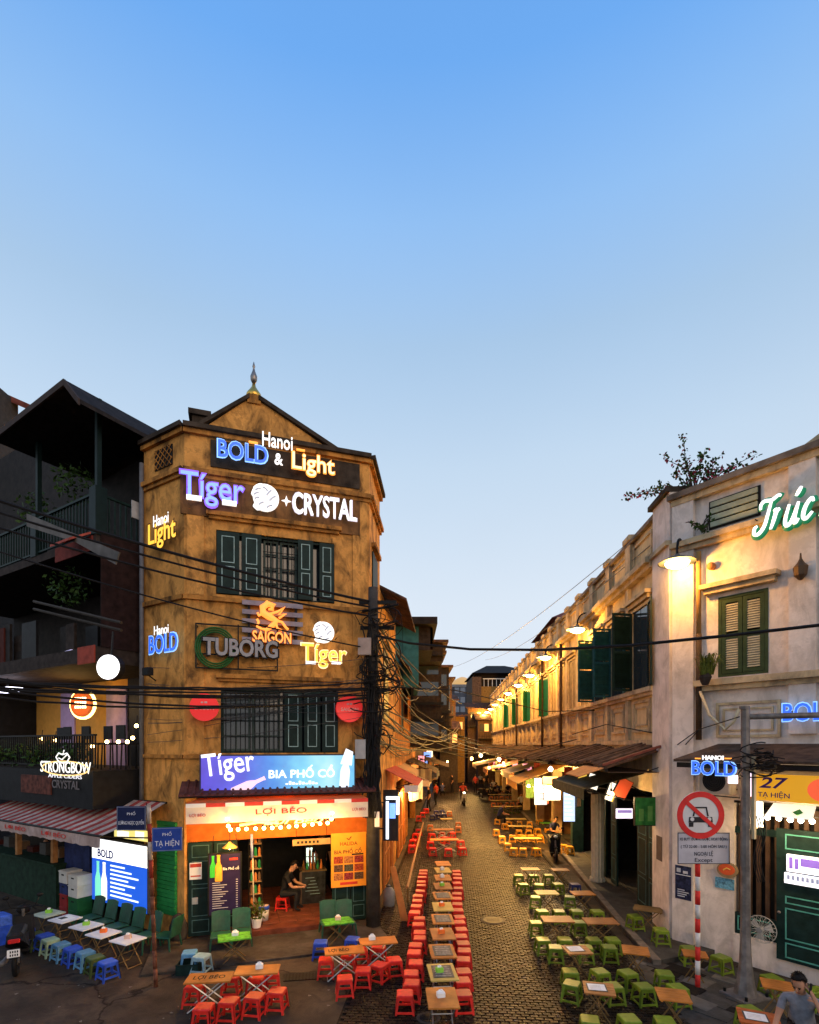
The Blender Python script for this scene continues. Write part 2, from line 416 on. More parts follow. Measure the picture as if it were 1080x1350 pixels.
# patched flagstones on the right corner
m = MB()
fl = [G(770, 1360), G(905, 1262), G(1120, 1310), G(1120, 1420), G(800, 1420)]
m.vprism([p.xy for p in fl], 0, .012)
pc = tag(m.obj('corner_paving', M_flag), kind='structure')
for i in range(90):
    x, yv = rng.uniform(4.2, 7.6), rng.uniform(7.4, 10.6)
    if yv > 10.2-.75*(x-4.3)+1.2: continue
    if .0+ (x-3.6) < .1: continue
    M_f = [M_flag, M_joint, mat('pale_flag', (.13, .115, .095), .75, var=.35, scale=4, bump=.3)][rng.choice([0, 0, 1, 2])]
    b = MB(); w_, d_ = rng.uniform(.25, .5), rng.uniform(.25, .4)
    b.bbox(-w_/2, w_/2, -d_/2, d_/2, 0, .013+.003*rng.random()+i*.0002, .006, Matrix.Translation((x, yv, .004)) @ Matrix.Rotation(-.9+rng.uniform(-.1, .1), 4, 'Z'))
    b.obj('flagstone', M_f, pc)
# slab and drain in front of the corner shop, low kerb on the left
m = MB()
q = [WL.pt(-.6, 0, .02), WL.pt(WL.len+.1, 0, .02), WL.pt(WL.len+.1, 0, 1.75), WL.pt(-.6, 0, 1.75)]
m.vprism([p.xy for p in q], 0, .045)
tag(m.obj('shop_apron', mat('apron_concrete', (.06, .05, .042), .75, var=.45, scale=2, bump=.3, stain=(.02, .016, .012), stain_amt=.7)), kind='structure')
# ================================================================== ochre corner building
def bar(mb, x0, x1, z0, z1, y0, y1): mb.box(x0, x1, y0, y1, z0, z1)
def part(name, m, par, *boxes, smooth=False):
    b = MB()
    for q in boxes: b.box(*q)
    o = b.obj(name, m, par, smooth)
    if len(boxes) > 1 and any(s in name for s in ('print', 'line', 'mark', 'bar', 'lug', 'lettering', 'dash')): o['kind'] = 'stuff'
    return o
def rect_line(mb, x0, x1, z0, z1, w, y0, y1):
    mb.box(x0, x1, y0, y1, z0, z0+w); mb.box(x0, x1, y0, y1, z1-w, z1)
    mb.box(x0, x0+w, y0, y1, z0+w, z1-w); mb.box(x1-w, x1, y0, y1, z0+w, z1-w)
TOP = 11.25
CB = WL.frame('corner_building', 'narrow ochre three-storey corner building with gable and gilt finial', 'building')
INV = WL.M.inverted()
def onWC(x, z, out=0): return INV @ WC.pt(x, z, out)
def onWS(x, z, out=0): return INV @ WS.pt(x, z, out)
FL = WL.len
wx0, w3t = WL.at(285, 698); wx1, _ = WL.at(441, 712); _, w3b = WL.at(285, 783)
vx0, w2t = WL.at(291, 906); vx1, _ = WL.at(446, 912); _, w2b = WL.at(291, 993)
sh0, _ = WL.at(246, 1240); sh1, _ = WL.at(484, 1214); SHT = 3.05
# front wall as piers and bands round its openings
m = MB(); T = .32
def wallband(z0, z1, holes):
    xs = [0]+[v for h in holes for v in h]+[FL]
    for a, b in zip(xs[::2], xs[1::2]): m.box(a, b, 0, T, z0, z1)
wallband(SHT, w2b, []); wallband(w2b, w2t, [(vx0, vx1)]); wallband(w2t, w3b, []); wallband(w3b, w3t, [(wx0, wx1)]); wallband(w3t, TOP, [])
wallband(0, SHT, [(sh0, sh1)])
m.obj('front_wall', M_ochre, CB)
# cross-street wall and lane wall
m = MB()
a, b = onWC(XC0, 0), onWC(WC.len, 0)
m.vprism([(a.x, a.y), (b.x, b.y), (b.x+.25, b.y+.3), (a.x+.2, a.y+.35)], 0, TOP)
m.obj('side_wall', M_ochre, CB)
m = MB()
for t0, t1, h in ((.0, 2.0, TOP), (2.0, 6.5, 8.7)):
    q = [onWS(t0, 0), onWS(t1, 0), onWS(t1, 0, -.35), onWS(t0+(.3 if t0 == 0 else 0), 0, -.35)]
    m.vprism([(p.x, p.y) for p in q], 3.0 if t0 == 0 else 0, h)
q = [onWS(.3, 0, -.04), onWS(2, 0, -.04), onWS(2, 0, -.3), onWS(.3, 0, -.3)]
m.vprism([(p.x, p.y) for p in q], 0, 3.0)
m.obj('lane_wall', M_ochre, CB)
# lane-side windows
for t0, t1, z0, z1 in ((.45, 1.35, 7.5, 9.2), (2.8, 4.0, 5.0, 7.2)):
    m = MB(); q = [onWS(t0, 0, .03), onWS(t1, 0, .03), onWS(t1, 0, -.02), onWS(t0, 0, -.02)]
    m.vprism([(p.x, p.y) for p in q], z0, z1); w_ = m.obj('lane_window', M_dgreen, CB)
    m = MB(); q = [onWS(t0-.1, 0, .12), onWS(t1+.1, 0, .12), onWS(t1+.1, 0, -.02), onWS(t0-.1, 0, -.02)]
    m.vprism([(p.x, p.y) for p in q], z1+.08, z1+.18); m.obj('hood', M_ochre2, w_)
# roof slab and back walls
m = MB()
foot = [onWC(XC0+.1, 0, -.2), Vector((.1, .25, 0)), Vector((FL-.05, .25, 0)), onWS(2, 0, -.2), onWS(2, 0, -3.6)]
m.vprism([(p.x, p.y) for p in foot], TOP-.35, TOP-.2)
foot2 = [onWS(2, 0, -.3), onWS(6.4, 0, -.3), onWS(6.4, 0, -4), onWS(2, 0, -4)]
m.vprism([(p.x, p.y) for p in foot2], 8.3, 8.5)
bk = [onWC(XC0+.1, 0, -.4), onWS(6.4, 0, -4.2)]
m.obj('roof_slab', M_tile, CB)
m = MB(); a, b, c_ = onWC(XC0+.05, 0, -.3), onWS(2, 0, -3.8), onWS(2, 0, -.3)
m.vprism([(a.x, a.y), (a.x+.2, a.y), (b.x+.2, b.y), (b.x, b.y)], 3.15, TOP-.3)
m.vprism([(b.x, b.y), (c_.x, c_.y), (c_.x, c_.y+.2), (b.x, b.y+.2)], 3.15, TOP-.3)
m.obj('back_wall', M_ochre, CB)
# eave of the lower rear roof reaching into the lane
m = MB()
for k in range(11):
    t0 = 2.1+k*.4
    m.slab([onWS(t0, 9.15, -.6), onWS(t0+.36, 9.15, -.6), onWS(t0+.36, 8.45, .75), onWS(t0, 8.45, .75)], (0, 0, -.07))
m.obj('rear_eave', M_tile, CB)
# cornices: profile runs right round the three faces
def cornice(name, z0, z1, o, mt=M_ochre2, xs=(0, None), wc=True, ws=True):
    b = MB()
    b.box(-.02, FL+.02, -o, -.002, z0, z1)
    if wc:
        q = [onWC(XC0, 0, .002), onWC(WC.len-.02, 0, .002), onWC(WC.len+.35*o, 0, o), onWC(XC0, 0, o)]
        b.vprism([(p.x, p.y) for p in q], z0+.003, z1+.003)
    if ws:
        q = [onWS(-.02, 0, .002), onWS(2, 0, .002), onWS(2, 0, o), onWS(-.35*o, 0, o)]
        b.vprism([(p.x, p.y) for p in q], z0+.002, z1+.002)
    return b.obj(name, mt, CB)
M_soot = mat('sooty_coping', (.045, .033, .024), .9, var=.5, scale=4, bump=.4)
cornice('coping', TOP, TOP+.10, .16, M_soot); cornice('cornice', TOP-.10, TOP-.002, .09)
cornice('string_course', 10.28, 10.38, .12); cornice('string_course', 10.20, 10.277, .06)
cornice('string_course', 7.50, 7.60, .09); cornice('string_course', 4.0, 4.08, .08)
# sign band: raised panel under the string course
x0, z1 = WL.at(238, 626); x1, _ = WL.at(474, 690); _, z0 = WL.at(243, 675)
part('sign_band', mat('band_plaster', (.20, .095, .035), .85, var=.4, scale=3, bump=.3, stain=(.03, .02, .012), stain_amt=.9), CB, (x0, x1, -.05, -.002, z0-.05, z1))
x0, z1 = WL.at(284, 575); x1, _ = WL.at(474, 640)
part('sign_band', M_soot, CB, (x0-.1, x1, -.03, -.003, 10.5, 11.1))
for (xa, xb, zt) in ((wx0-.2, wx1+.15, w3t+.28), (vx0-.1, vx1+.1, w2t+.2)):
    part('hood_mould', M_ochre2, CB, (xa, xb, -.14, -.002, zt, zt+.09), (xa+.05, xb-.05, -.08, -.003, zt-.07, zt-.001))
# raised flat pilasters and panel mouldings that break up the plaster
for xa in (.05, FL-.42): part('pilaster', M_ochre, CB, (xa, xa+.36, -.035, -.001, 7.62, 10.19), (xa, xa+.36, -.034, -.001, 4.1, 7.49))
# small lattice vent on the cross-street wall
a, z1 = WC.at(205, 596); b, z0 = WC.at(228, 612)
m = MB(); q = [onWC(a, 0, .02), onWC(b, 0, .02), onWC(b, 0, 0), onWC(a, 0, 0)]; m.vprism([(p.x, p.y) for p in q], z0, z1)
vent = m.obj('vent', M_black, CB)
m = MB()
for k in range(-3, 5):
    u = a+(b-a)*k/4
    for s in (1, -1):
        e0, e1 = (u, z0), (u+(z1-z0), z1)
        if s < 0: e0, e1 = (u, z1), (u+(z1-z0), z0)
        l0, l1 = max(a, e0[0]), min(b, e1[0])
        if l1 <= l0: continue
        f = lambda X: e0[1]+(e1[1]-e0[1])*(X-e0[0])/(e1[0]-e0[0])
        m.tube([onWC(l0, f(l0), .03), onWC(l1, f(l1), .03)], .012, 4)
m.obj('lattice', M_ochre2, vent)
# gable
gx0, _ = WL.at(268, 560, -.3); gx1, _ = WL.at(450, 598, -.3); gxa, gza = WL.at(335, 527, -.3)
m = MB(); m.prism([(gx0, TOP-.1), (gx1, TOP-.1), (gx1, TOP+.12), (gxa+.12, gza), (gxa-.12, gza), (gx0, TOP+.25)], .30, .62); gable = m.obj('gable', M_ochre, CB)
m = MB()
for (xa, za, xb, zb) in ((gx0-.08, TOP+.25, gxa-.1, gza), (gxa+.1, gza, gx1+.1, TOP+.12)):
    m.slab([(xa, .22, za), (xb, .22, zb), (xb, .75, zb), (xa, .75, za)], (0, 0, .1))
m.obj('gable_coping', M_soot, gable)
m = MB()   # roof behind the gable
m.slab([(gx0, .7, TOP+.2), (gxa, .7, gza-.05), (gxa+.3, 5, gza-.05), (gx0+.3, 5, TOP+.2)], (0, 0, -.1))
m.slab([(gxa, .7, gza-.05), (gx1, .7, TOP+.1), (gx1-.2, 5, TOP+.1), (gxa+.3, 5, gza-.05)], (0, 0, -.1))
m.obj('gable_roof', M_tile, CB)
m = MB(); m.box(gxa-.15, gxa+.15, .26, .66, gza-.1, gza+.1); fin = m.obj('finial', M_ochre2, CB)
m = MB(); m.lathe([(.15, 0), (.18, .05), (.17, .12), (.10, .22), (.05, .30), (.035, .38)], 14, (gxa, .46, gza+.1)); m.obj('gilt_dome', M_gold, fin, True)
m = MB(); m.lathe([(.035, .38), (.075, .46), (.08, .55), (.03, .68), (.02, .75), (.035, .78), (.004, .9)], 12, (gxa, .46, gza+.1)); m.obj('spire', mat('pewter', (.25, .22, .2), .35, .7), fin, True)
cx_, cz_ = WL.at(264, 560, -.9)
part('chimney', M_soot, CB, (cx_-.17, cx_+.17, .75, 1.05, TOP-.3, cz_+.12), (cx_-.25, cx_+.25, .68, 1.12, cz_+.12, cz_+.24))
# drain pipe where it meets the dark house
m = MB(); q = onWC(XC0+.03, 0, .08); m.tube([(q.x, q.y, 2.9), (q.x, q.y, TOP-.4)], .05, 8); m.obj('drain_pipe', mat('grey_pipe', (.13, .13, .14), .5, var=.2), CB, True)
# windows: leaf shutters with pale painted panel lines, barred openings with glazed leaves behind
def window(x0, x1, z0, z1, leaves, name='window'):
    w = part(name, M_dgreen, CB, (x0, x1, .06, .12, z1-.06, z1), (x0, x1, .06, .12, z0, z0+.05), (x0, x0+.05, .06, .12, z0+.05, z1-.06), (x1-.05, x1, .06, .12, z0+.05, z1-.06))
    part('pane', M_glass, w, (x0+.05, x1-.05, .22, .235, z0+.05, z1-.06))
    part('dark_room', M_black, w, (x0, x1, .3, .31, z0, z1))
    W_ = x1-x0
    for f0, f1, kind, out in leaves:
        a, b = x0+W_*f0, x0+W_*f1; y = -out
        if kind == 'leaf':
            l = part('shutter', M_dgreen, w, (a+.012, b-.012, y-.035, y+.005, z0+.02, z1-.03))
            mb = MB(); zm = z0+(z1-z0)*.47; wd = (b-a)*.23
            for (za, zb) in ((zm+.04, z1-.13), (z0+.14, zm-.04)):
                rect_line(mb, a+wd, b-wd, za, zb, .016, y-.042, y-.033)
            mb.obj('panel_line', M_line, l)
        elif kind == 'bars':
            mb = MB(); k = max(3, round((b-a)/.11))
            for i in range(1, k): mb.tube([(a+(b-a)*i/k, .05, z0), (a+(b-a)*i/k, .05, z1)], .009, 5)
            for zz in (.25, .5, .75): mb.tube([(a, .05, z0+(z1-z0)*zz), (b, .05, z0+(z1-z0)*zz)], .009, 5)
            mb.obj('bars', M_iron, w)
        elif kind == 'glazed':
            mb = MB(); rect_line(mb, a+.02, b-.02, z0+.05, z1-.07, .045, .13, .17)
            for i in (1, 2, 3): zz = z0+.05+(z1-z0-.1)*i/4; mb.box(a+.06, b-.06, .135, .165, zz-.015, zz+.015)
            mb.box((a+b)/2-.015, (a+b)/2+.015, .134, .166, z0+.1, z1-.1)
            mb.obj('sash', mat('sash_paint', (.05, .07, .06), .6), w)
    return w
w3 = window(wx0, wx1, w3b, w3t, [(0, .19, 'leaf', .0), (.20, .37, 'leaf', .03), (.38, .52, 'glazed', 0), (.52, .68, 'glazed', 0), (.38, .68, 'bars', 0), (.67, .81, 'leaf', .05), (.86, 1, 'leaf', .0)])
part('curtain', mat('beige_curtain', (.35, .28, .17), .9), w3, (wx0+(wx1-wx0)*.5, wx0+(wx1-wx0)*.66, .25, .26, w3b+.1, w3t-.3))
w2 = window(vx0, vx1, w2b, w2t, [(0, .25, 'glazed', 0), (.25, .5, 'glazed', 0), (0, .52, 'bars', 0), (.52, .68, 'leaf', 0), (.69, .84, 'leaf', .02), (.85, 1, 'leaf', 0)])
part('curtain', mat('green_curtain', (.06, .12, .09), .9), w2, (vx0+.1, vx0+(vx1-vx0)*.2, .25, .26, w2b+.1, w2t-.1), (vx0+(vx1-vx0)*.36, vx0+(vx1-vx0)*.46, .25, .26, w2b+.1, w2t-.1))

# ------------------------------------------------------------------ ground-floor bar inside the corner building
D = 3.4
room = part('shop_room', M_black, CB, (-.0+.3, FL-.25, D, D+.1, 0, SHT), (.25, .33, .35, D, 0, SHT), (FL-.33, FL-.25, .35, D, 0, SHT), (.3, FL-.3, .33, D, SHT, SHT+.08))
ox0, _ = WL.at(322, 1225); ox1, _ = WL.at(436, 1218)
M_rtile = mat('red_floor_tile', (.15, .045, .025), .45, var=.35, scale=3, bump=.2)
step = part('step', mat('step_tile', (.12, .035, .02), .5, var=.4, scale=4), CB, (ox0-.5, ox1+.12, -.35, .05, 0, .16))
fl = part('shop_floor', mat('tile_joint', (.05, .03, .025), .8), CB, (.3, FL-.3, .05, D, 0, .15))
tl = MB(); tl.bbox(-.195, .195, -.195, .195, 0, .014, .006); tme = tl.mesh('floor_tile', M_rtile)
for i in range(9):
    for j in range(8):
        x, y = ox0-.2+i*.4, .26+j*.4
        if x > FL-.55: continue
        o = bpy.data.objects.new('floor_tile', tme); COL.objects.link(o); o.parent = fl; o.location = (x, y, .15)
# folding door leaves, left and right of the opening
def door_leaf(a, b, y=.02, h=2.13):
    l = part('door_leaf', M_dgreen, CB, (a+.01, b-.01, y, y+.05, .06, h))
    mb = MB(); w = (b-a)*.16
    for (za, zb) in ((.14, .42), (.5, 1.12), (1.2, 1.72), (1.8, h-.06)): rect_line(mb, a+w, b-w, za, zb, .013, y-.008, y+.002)
    mb.obj('panel_line', mat('dim_teal_line', (.07, .14, .14), .6), l)
    return l
dx0, _ = WL.at(246, 1238); dx1, _ = WL.at(281, 1235)
l1 = door_leaf(sh0+.02, dx1); door_leaf(dx1, ox0-.15, .10)
rx0, _ = WL.at(438, 1218); rx1, _ = WL.at(484, 1214)
door_leaf(rx0, rx0+(rx1-rx0)*.52); door_leaf(rx0+(rx1-rx0)*.52, rx1)
x0, z1 = WL.at(250, 1138); x1, z0 = WL.at(266, 1159)
nt_ = part('paper_notice', M_paper, l1, (x0, x1, -.004, .018, z0, z1)); part('red_print', mat('red_ink', (.5, .06, .04)), nt_, (x0+.01, x1-.01, -.006, -.0045, z1-.1, z1-.02), (x0+.02, x1-.02, -.006, -.0045, z0+.06, z0+.09))
x0, z1 = WL.at(253, 1184); x1, z0 = WL.at(261, 1192)
part('paper_notice', mat('grey_paper', (.3, .32, .32), .8), l1, (x0, x1, -.003, .018, z0, z1))
part('door_head', mat('orange_door_head', (.40, .10, .015), .7, var=.2), CB, (sh0, sh1, .03, .14, 2.15, SHT))
# ================================================================== signs on the corner building
E_white = emat('neon_white', (1, .97, .93), 1.0); E_blue = emat('neon_blue', (.03, .16, 1), .9, (.03, .08, .4)); E_sky = emat('neon_sky', (.25, .5, 1), 1.3)
E_orange = emat('neon_orange', (1, .34, .04), 1.3); E_yel = emat('neon_yellow', (1, .52, .05), 1.25); E_vio = emat('neon_violet', (.25, .10, .9), .9)
E_pale = emat('neon_pale_yellow', (1, .78, .42), 1.15); E_dimw = emat('dim_white_led', (.85, .85, .9), .9); E_redneon = emat('neon_red', (1, .12, .05), 1.6)
M_signback = mat('sign_back', (.015, .014, .016), .5)
def span(wall, a, b, out):
    """two opposite photo corners -> centre x, centre z, width, height on the wall"""
    x0, z0 = wall.at(a[0], a[1], out); x1, z1 = wall.at(b[0], b[1], out); xm, zt = wall.at((a[0]+b[0])/2, a[1], out); _, zb = wall.at((a[0]+b[0])/2, b[1], out)
    return xm, (zt+zb)/2, abs(x1-x0), abs(zt-zb)
def glow_word(par, wall, ox, oz, out, body, a, b, front, edge=None, bold=.008, grow=.022, depth=.012, name='lettering', **k):
    """lit channel letters: a dark return, a coloured halo face and a lit front"""
    x, z, w, h = span(wall, a, b, out)
    L = (x-ox, 0, z-oz)
    kk = dict(width=w, height=h, bold=bold, extrude=depth if wall is not WC else .004); kk.update(k)
    if edge:
        e = dict(kk); e['bold'] = bold+grow; e['width'] = w*1.05; e['height'] = h*1.12; e['extrude'] = kk['extrude']*.8
        letters(name+'_edge', body, edge, par, (L[0], .012, L[2]), **e)
    return letters(name, body, front, par, L, **kk)
def sign(wall, name, label, a, b, out, cat='sign', group=None):
    x, z, w, h = span(wall, a, b, out)
    return wall.frame(name, label, cat, x, z, out, group), x, z
def supports(par, pts, out, z0=-.0):
    m = MB()
    for (x, z) in pts: m.tube([(x, .0, z), (x, out, z)], .012, 5)
    m.obj('bracket', M_iron, par)

OUT = .22
t, ox, oz = sign(WL, 'neon_sign', 'blue and orange neon beer words on the top band below the gable', (287, 570), (441, 625), OUT)
glow_word(t, WL, ox, oz, OUT, 'BOLD', (288, 584), (353, 607), E_blue, E_sky, bold=.012, grow=.024)
glow_word(t, WL, ox, oz, OUT, 'Hanoi', (346, 572), (386, 591), E_white, None, bold=.006)
glow_word(t, WL, ox, oz, OUT, '&', (362, 598), (373, 613), E_white, None, bold=.015)
glow_word(t, WL, ox, oz, OUT, 'Light', (386, 600), (441, 628), E_pale, E_orange, bold=.006, grow=.024)
m = MB()
for a, b in (((328, 582), (340, 585)), ((391, 592), (402, 595))):
    x, z, w, h = span(WL, a, b, OUT); m.box(x-ox-w/2, x-ox+w/2, -.02, .02, z-oz-.02, z-oz+.02)
m.obj('dash', E_orange, t); supports(t, [(-1.2, -.1), (-.3, -.1), (.5, -.2), (1.1, -.2)], OUT)
t, ox, oz = sign(WL, 'neon_sign', 'violet blue neon beer name with white underlines above the upper window', (238, 625), (322, 668), OUT)
glow_word(t, WL, ox, oz, OUT, 'Tíger', (239, 626), (322, 668), emat('neon_periwinkle', (.20, .36, 1), 1.1), E_vio, bold=.004, grow=.026)
m = MB()
for a, b in (((246, 654), (266, 660)), ((293, 661), (312, 667))):
    x, z, w, h = span(WL, a, b, OUT); m.box(x-ox-w/2, x-ox+w/2, -.05, .0, z-oz-h/2, z-oz+h/2)
m.obj('underline', E_white, t); supports(t, [(-.5, 0), (.5, 0)], OUT)
# round white animal-head emblem: disc with cut-in ear, jaw and stripes
def emblem(par, wall, ox, oz, out, a, b):
    x, z, w, h = span(wall, a, b, out); r = min(w, h)/2; m = MB(); pts = []
    for k in range(36):
        q = 2*math.pi*k/36; rr = r
        if 100 < k*10 < 150: rr = r*1.06
        if 170 < k*10 < 215: rr = r*.86
        if 215 <= k*10 < 250: rr = r*1.12
        pts.append((rr*1.0*math.cos(q), rr*math.sin(q)))
    m.prism(pts, -.03, .02)
    o = m.obj('emblem', E_white, par); o.location = (x-ox, 0, z-oz)
    m = MB()
    for (xa, za, xb, zb) in ((-.7, .45, -.3, .62), (-.8, .1, -.45, .3), (-.15, .75, .2, .5), (-.75, -.2, -.4, -.05), (.1, .15, .45, .6), (.3, -.2, .75, .2), (-.45, -.6, -.1, -.35), (.1, -.75, .5, -.5)):
        m.tube([(xa*r, -.034, za*r), ((xa+xb)/2*r, -.034, (za+zb)/2*r+.05*r), (xb*r, -.034, zb*r)], .018*r/.25, 4)
    m.obj('stripe', emat('emblem_shade', (.45, .47, .55), .5), o)
    return o
t, ox, oz = sign(WL, 'neon_sign', 'white neon round emblem with star and sparkling word beside the violet sign', (331, 637), (470, 680), OUT)
emblem(t, WL, ox, oz, OUT, (331, 637), (368, 676))
glow_word(t, WL, ox, oz, OUT, 'CRYSTAL', (388, 655), (470, 681), E_white, emat('silver_halo', (.7, .68, .8), .8), bold=.004, grow=.018)
x, z, w, h = span(WL, (371, 654), (384, 668), OUT); m = MB(); x -= ox; z -= oz
m.prism([(x, z+h/2), (x+w*.13, z+h*.1), (x+w/2, z), (x+w*.13, z-h*.1), (x, z-h/2), (x-w*.13, z-h*.1), (x-w/2, z), (x-w*.13, z+h*.1)], -.03, 0)
m.obj('star', E_white, t); supports(t, [(-.9, 0), (.1, -.1), (.9, -.1)], OUT)
# small signs hung on the cross-street wall
OC = .2
t, ox, oz = sign(WC, 'neon_sign', 'small yellow neon word sign with white top line on the side wall, upper', (194, 676), (231, 723), OC)
glow_word(t, WC, ox, oz, OC, 'Light', (195, 686), (231, 722), E_yel, mat('sign_return', (.08, .04, .01), .5), bold=.012, grow=.024)
glow_word(t, WC, ox, oz, OC, 'Hanoi', (202, 677), (222, 692), E_white, None, bold=.006)
supports(t, [(-.2, 0), (.2, 0)], OC)
t, ox, oz = sign(WC, 'neon_sign', 'small blue neon word sign with white top line on the side wall, lower', (195, 824), (234, 860), OC)
glow_word(t, WC, ox, oz, OC, 'BOLD', (196, 836), (233, 860), E_blue, E_sky, bold=.012, grow=.02)
glow_word(t, WC, ox, oz, OC, 'Hanoi', (203, 824), (222, 836), E_white, None, bold=.006)
supports(t, [(-.2, 0), (.2, 0)], OC)
m = MB(); x, z = WC.at(215, 890, .05); x -= 0
t = WC.frame('wall_floodlight', 'small unlit floodlight on an arm low on the side wall', 'floodlight', x, z, .0)
m = MB(); m.tube([(-.35, 0, -.1), (-.2, -.3, 0), (0, -.4, .05)], .015, 6); m.obj('arm', M_iron, t)
m = MB(); m.bbox(-.1, .14, -.5, -.36, -.05, .12, .02); m.obj('housing', M_black, t)
# grey channel letters with green rings on a frame
t, ox, oz = sign(WL, 'framed_sign', 'unlit grey letter sign with green rings on a black frame', (255, 823), (367, 882), OUT)
glow_word(t, WL, ox, oz, OUT, 'TUBORG', (269, 843), (367, 866), mat('letter_grey', (.32, .31, .32), .5, var=.2), M_signback, bold=.03, grow=.02, depth=.05)
x, z, w, h = span(WL, (256, 825), (312, 882), OUT); m = MB()
for k, rr in enumerate((.47, .42, .37)):
    m.tube([(x-ox+math.cos(q/24*2*math.pi+.3*k)*w*rr, .06, z-oz+math.sin(q/24*2*math.pi+.3*k)*h*rr) for q in range(24)], .022, 6, closed=True)
m.obj('ring', mat('neon_tube_green', (.02, .10, .025), .4), t, True)
m = MB(); x0, z0 = WL.at(257, 880, OUT); x1, z1 = WL.at(367, 826, OUT); x0 -= ox; x1 -= ox; z0 -= oz; z1 -= oz
rect_line(m, x0, x1, z0, z1-.02, .03, .08, .11); m.box((x0+x1)/2, (x0+x1)/2+.03, .08, .11, z0, z1); m.box(x0, x1, .081, .109, (z0+z1)/2-.2, (z0+z1)/2-.17)
m.obj('sign_frame', M_iron, t); supports(t, [(x0+.05, z0+.1), (x1-.05, z0+.1), (x0+.05, z1-.1)], OUT)
# slatted panel with winged beast emblem
t, ox, oz = sign(WL, 'slatted_sign', 'grey slatted panel with orange dragon emblem and glowing beer word', (320, 793), (400, 848), .12)
for k in range(5):
    x, z, w, h = span(WL, (320, 794+k*12), (400, 800+k*12), .12)
    part('slat', mat('lilac_slat', (.30, .26, .30), .6), t, (x-ox-w/2, x-ox+w/2, -.02, .02, z-oz-h/2, z-oz+h/2))
part('post', M_signback, t, (-.55, -.5, .02, .12, -.45, .45), (.5, .55, .02, .12, -.45, .45))
glow_word(t, WL, ox, oz, .12, 'SAIGON', (333, 833), (384, 848), emat('neon_amber', (1, .34, .06), 1.2), mat('brick_edge', (.4, .08, .03)), bold=.02, grow=.02)
for o in kids(t):
    if o.name.startswith('lettering'): o.location.y -= .05
x, z, w, h = span(WL, (339, 795), (380, 833), .18); m = MB(); x -= ox; z -= oz
body = [(-.38, -.42), (-.2, -.45), (-.02, -.3), (.12, -.12), (-.1, .0), (-.3, .12), (-.32, .32), (-.15, .45), (.05, .4), (.0, .28), (-.14, .26)]
m.tube([(x+a*w, -.08, z+b*h) for a, b in body], [.02, .04, .06, .075, .08, .08, .075, .07, .06, .05, .02], 8)
for pl in (((.1, -.1), (.3, -.15), (.42, -.32), (.5, -.4)), ((.1, -.2), (.15, -.38), (.3, -.45)), ((-.1, .1), (.15, .2), (.38, .38), (.2, .1), (.42, .15), (.2, -.02)), ((-.15, .45), (-.2, .55)), ((-.3, .1), (-.45, .02), (-.48, .12)), ((-.36, -.42), (-.5, -.36), (-.45, -.2), (-.5, -.1))):
    m.tube([(x+a*w, -.085, z+b*h) for a, b in pl], .03, 6)
m.obj('dragon_emblem', emat('neon_dragon', (1, .30, .05), 1.5), t, True)
t, ox, oz = sign(WL, 'neon_sign', 'yellow neon beer name under a white round emblem, right of the dragon', (397, 820), (458, 882), OUT)
emblem(t, WL, ox, oz, OUT, (412, 820), (441, 848))
glow_word(t, WL, ox, oz, OUT, 'Tíger', (398, 850), (457, 880), E_yel, E_pale, bold=.006, grow=.018)
m = MB()
for a, b in (((403, 872), (416, 876)), ((437, 872), (449, 876))):
    x, z, w, h = span(WL, a, b, OUT); m.box(x-ox-w/2, x-ox+w/2, -.05, 0, z-oz-h/2, z-oz+h/2)
m.obj('small_print', E_dimw, t); supports(t, [(-.3, .2), (.3, .2)], OUT)
# two red disc signs
for (a, b, lab) in (((250, 914), (289, 951), 'red glowing disc sign left of the lower barred window'), ((443, 916), (478, 953), 'red glowing disc sign right of the lower window, by the pole')):
    t, ox, oz = sign(WL, 'disc_sign', lab, a, b, .3, group='red disc signs')
    x, z, w, h = span(WL, a, b, .3); r = w/2
    m = MB(); m.disc((0, 0), r, -.05, .05); m.obj('disc', emat('red_acrylic', (.8, .02, .02), .5), t)
    letters('lettering', 'SAIGON', mat('pink_letter', (.9, .5, .45)), t, (0, -.055, -.02), width=r*1.3, bold=.02, extrude=.004)
    part('small_print', MATS['pink_letter'], t, (-.07, -.02, -.056, -.05, r*.28, r*.4), (.0, .06, -.056, -.05, r*.28, r*.42))
    supports(t, [(0, 0)], .3)
# big light box over the entrance
LBO = .55
x0, zt = WL.at(265, 997, LBO); x1, _ = WL.at(467, 991, LBO); _, zb = WL.at(265, 1046, LBO)
t = WL.frame('light_box_sign', 'long lit blue beer billboard over the corner bar entrance', 'sign', x0, zb, LBO)
Wd, Hd = x1-x0, zt-zb
part('box', mat('sign_case', (.05, .05, .07), .5), t, (-.03, Wd+.03, 0, .16, -.03, Hd+.03))
m_, tr, b = nmat('lightbox_print'); N, L = tr.nodes, tr.links            # printed face: violet to pale cyan with a sunburst of paler rays
tcn = N.new('ShaderNodeTexCoord'); sp = N.new('ShaderNodeSeparateXYZ'); L.new(tcn.outputs['Object'], sp.inputs[0])
mr = N.new('ShaderNodeMapRange'); mr.inputs[1].default_value = 0; mr.inputs[2].default_value = Wd; L.new(sp.outputs['X'], mr.inputs[0])
cr = N.new('ShaderNodeValToRGB'); L.new(mr.outputs[0], cr.inputs[0]); e = cr.color_ramp.elements
e[0].position = 0; e[0].color = srgb(70, 50, 205); e[1].position = 1; e[1].color = srgb(90, 190, 235)
for p_, c_ in ((.25, (70, 80, 215)), (.45, (55, 140, 225)), (.65, (120, 210, 240)), (.8, (170, 232, 248))): q = e.new(p_); q.color = srgb(*c_)
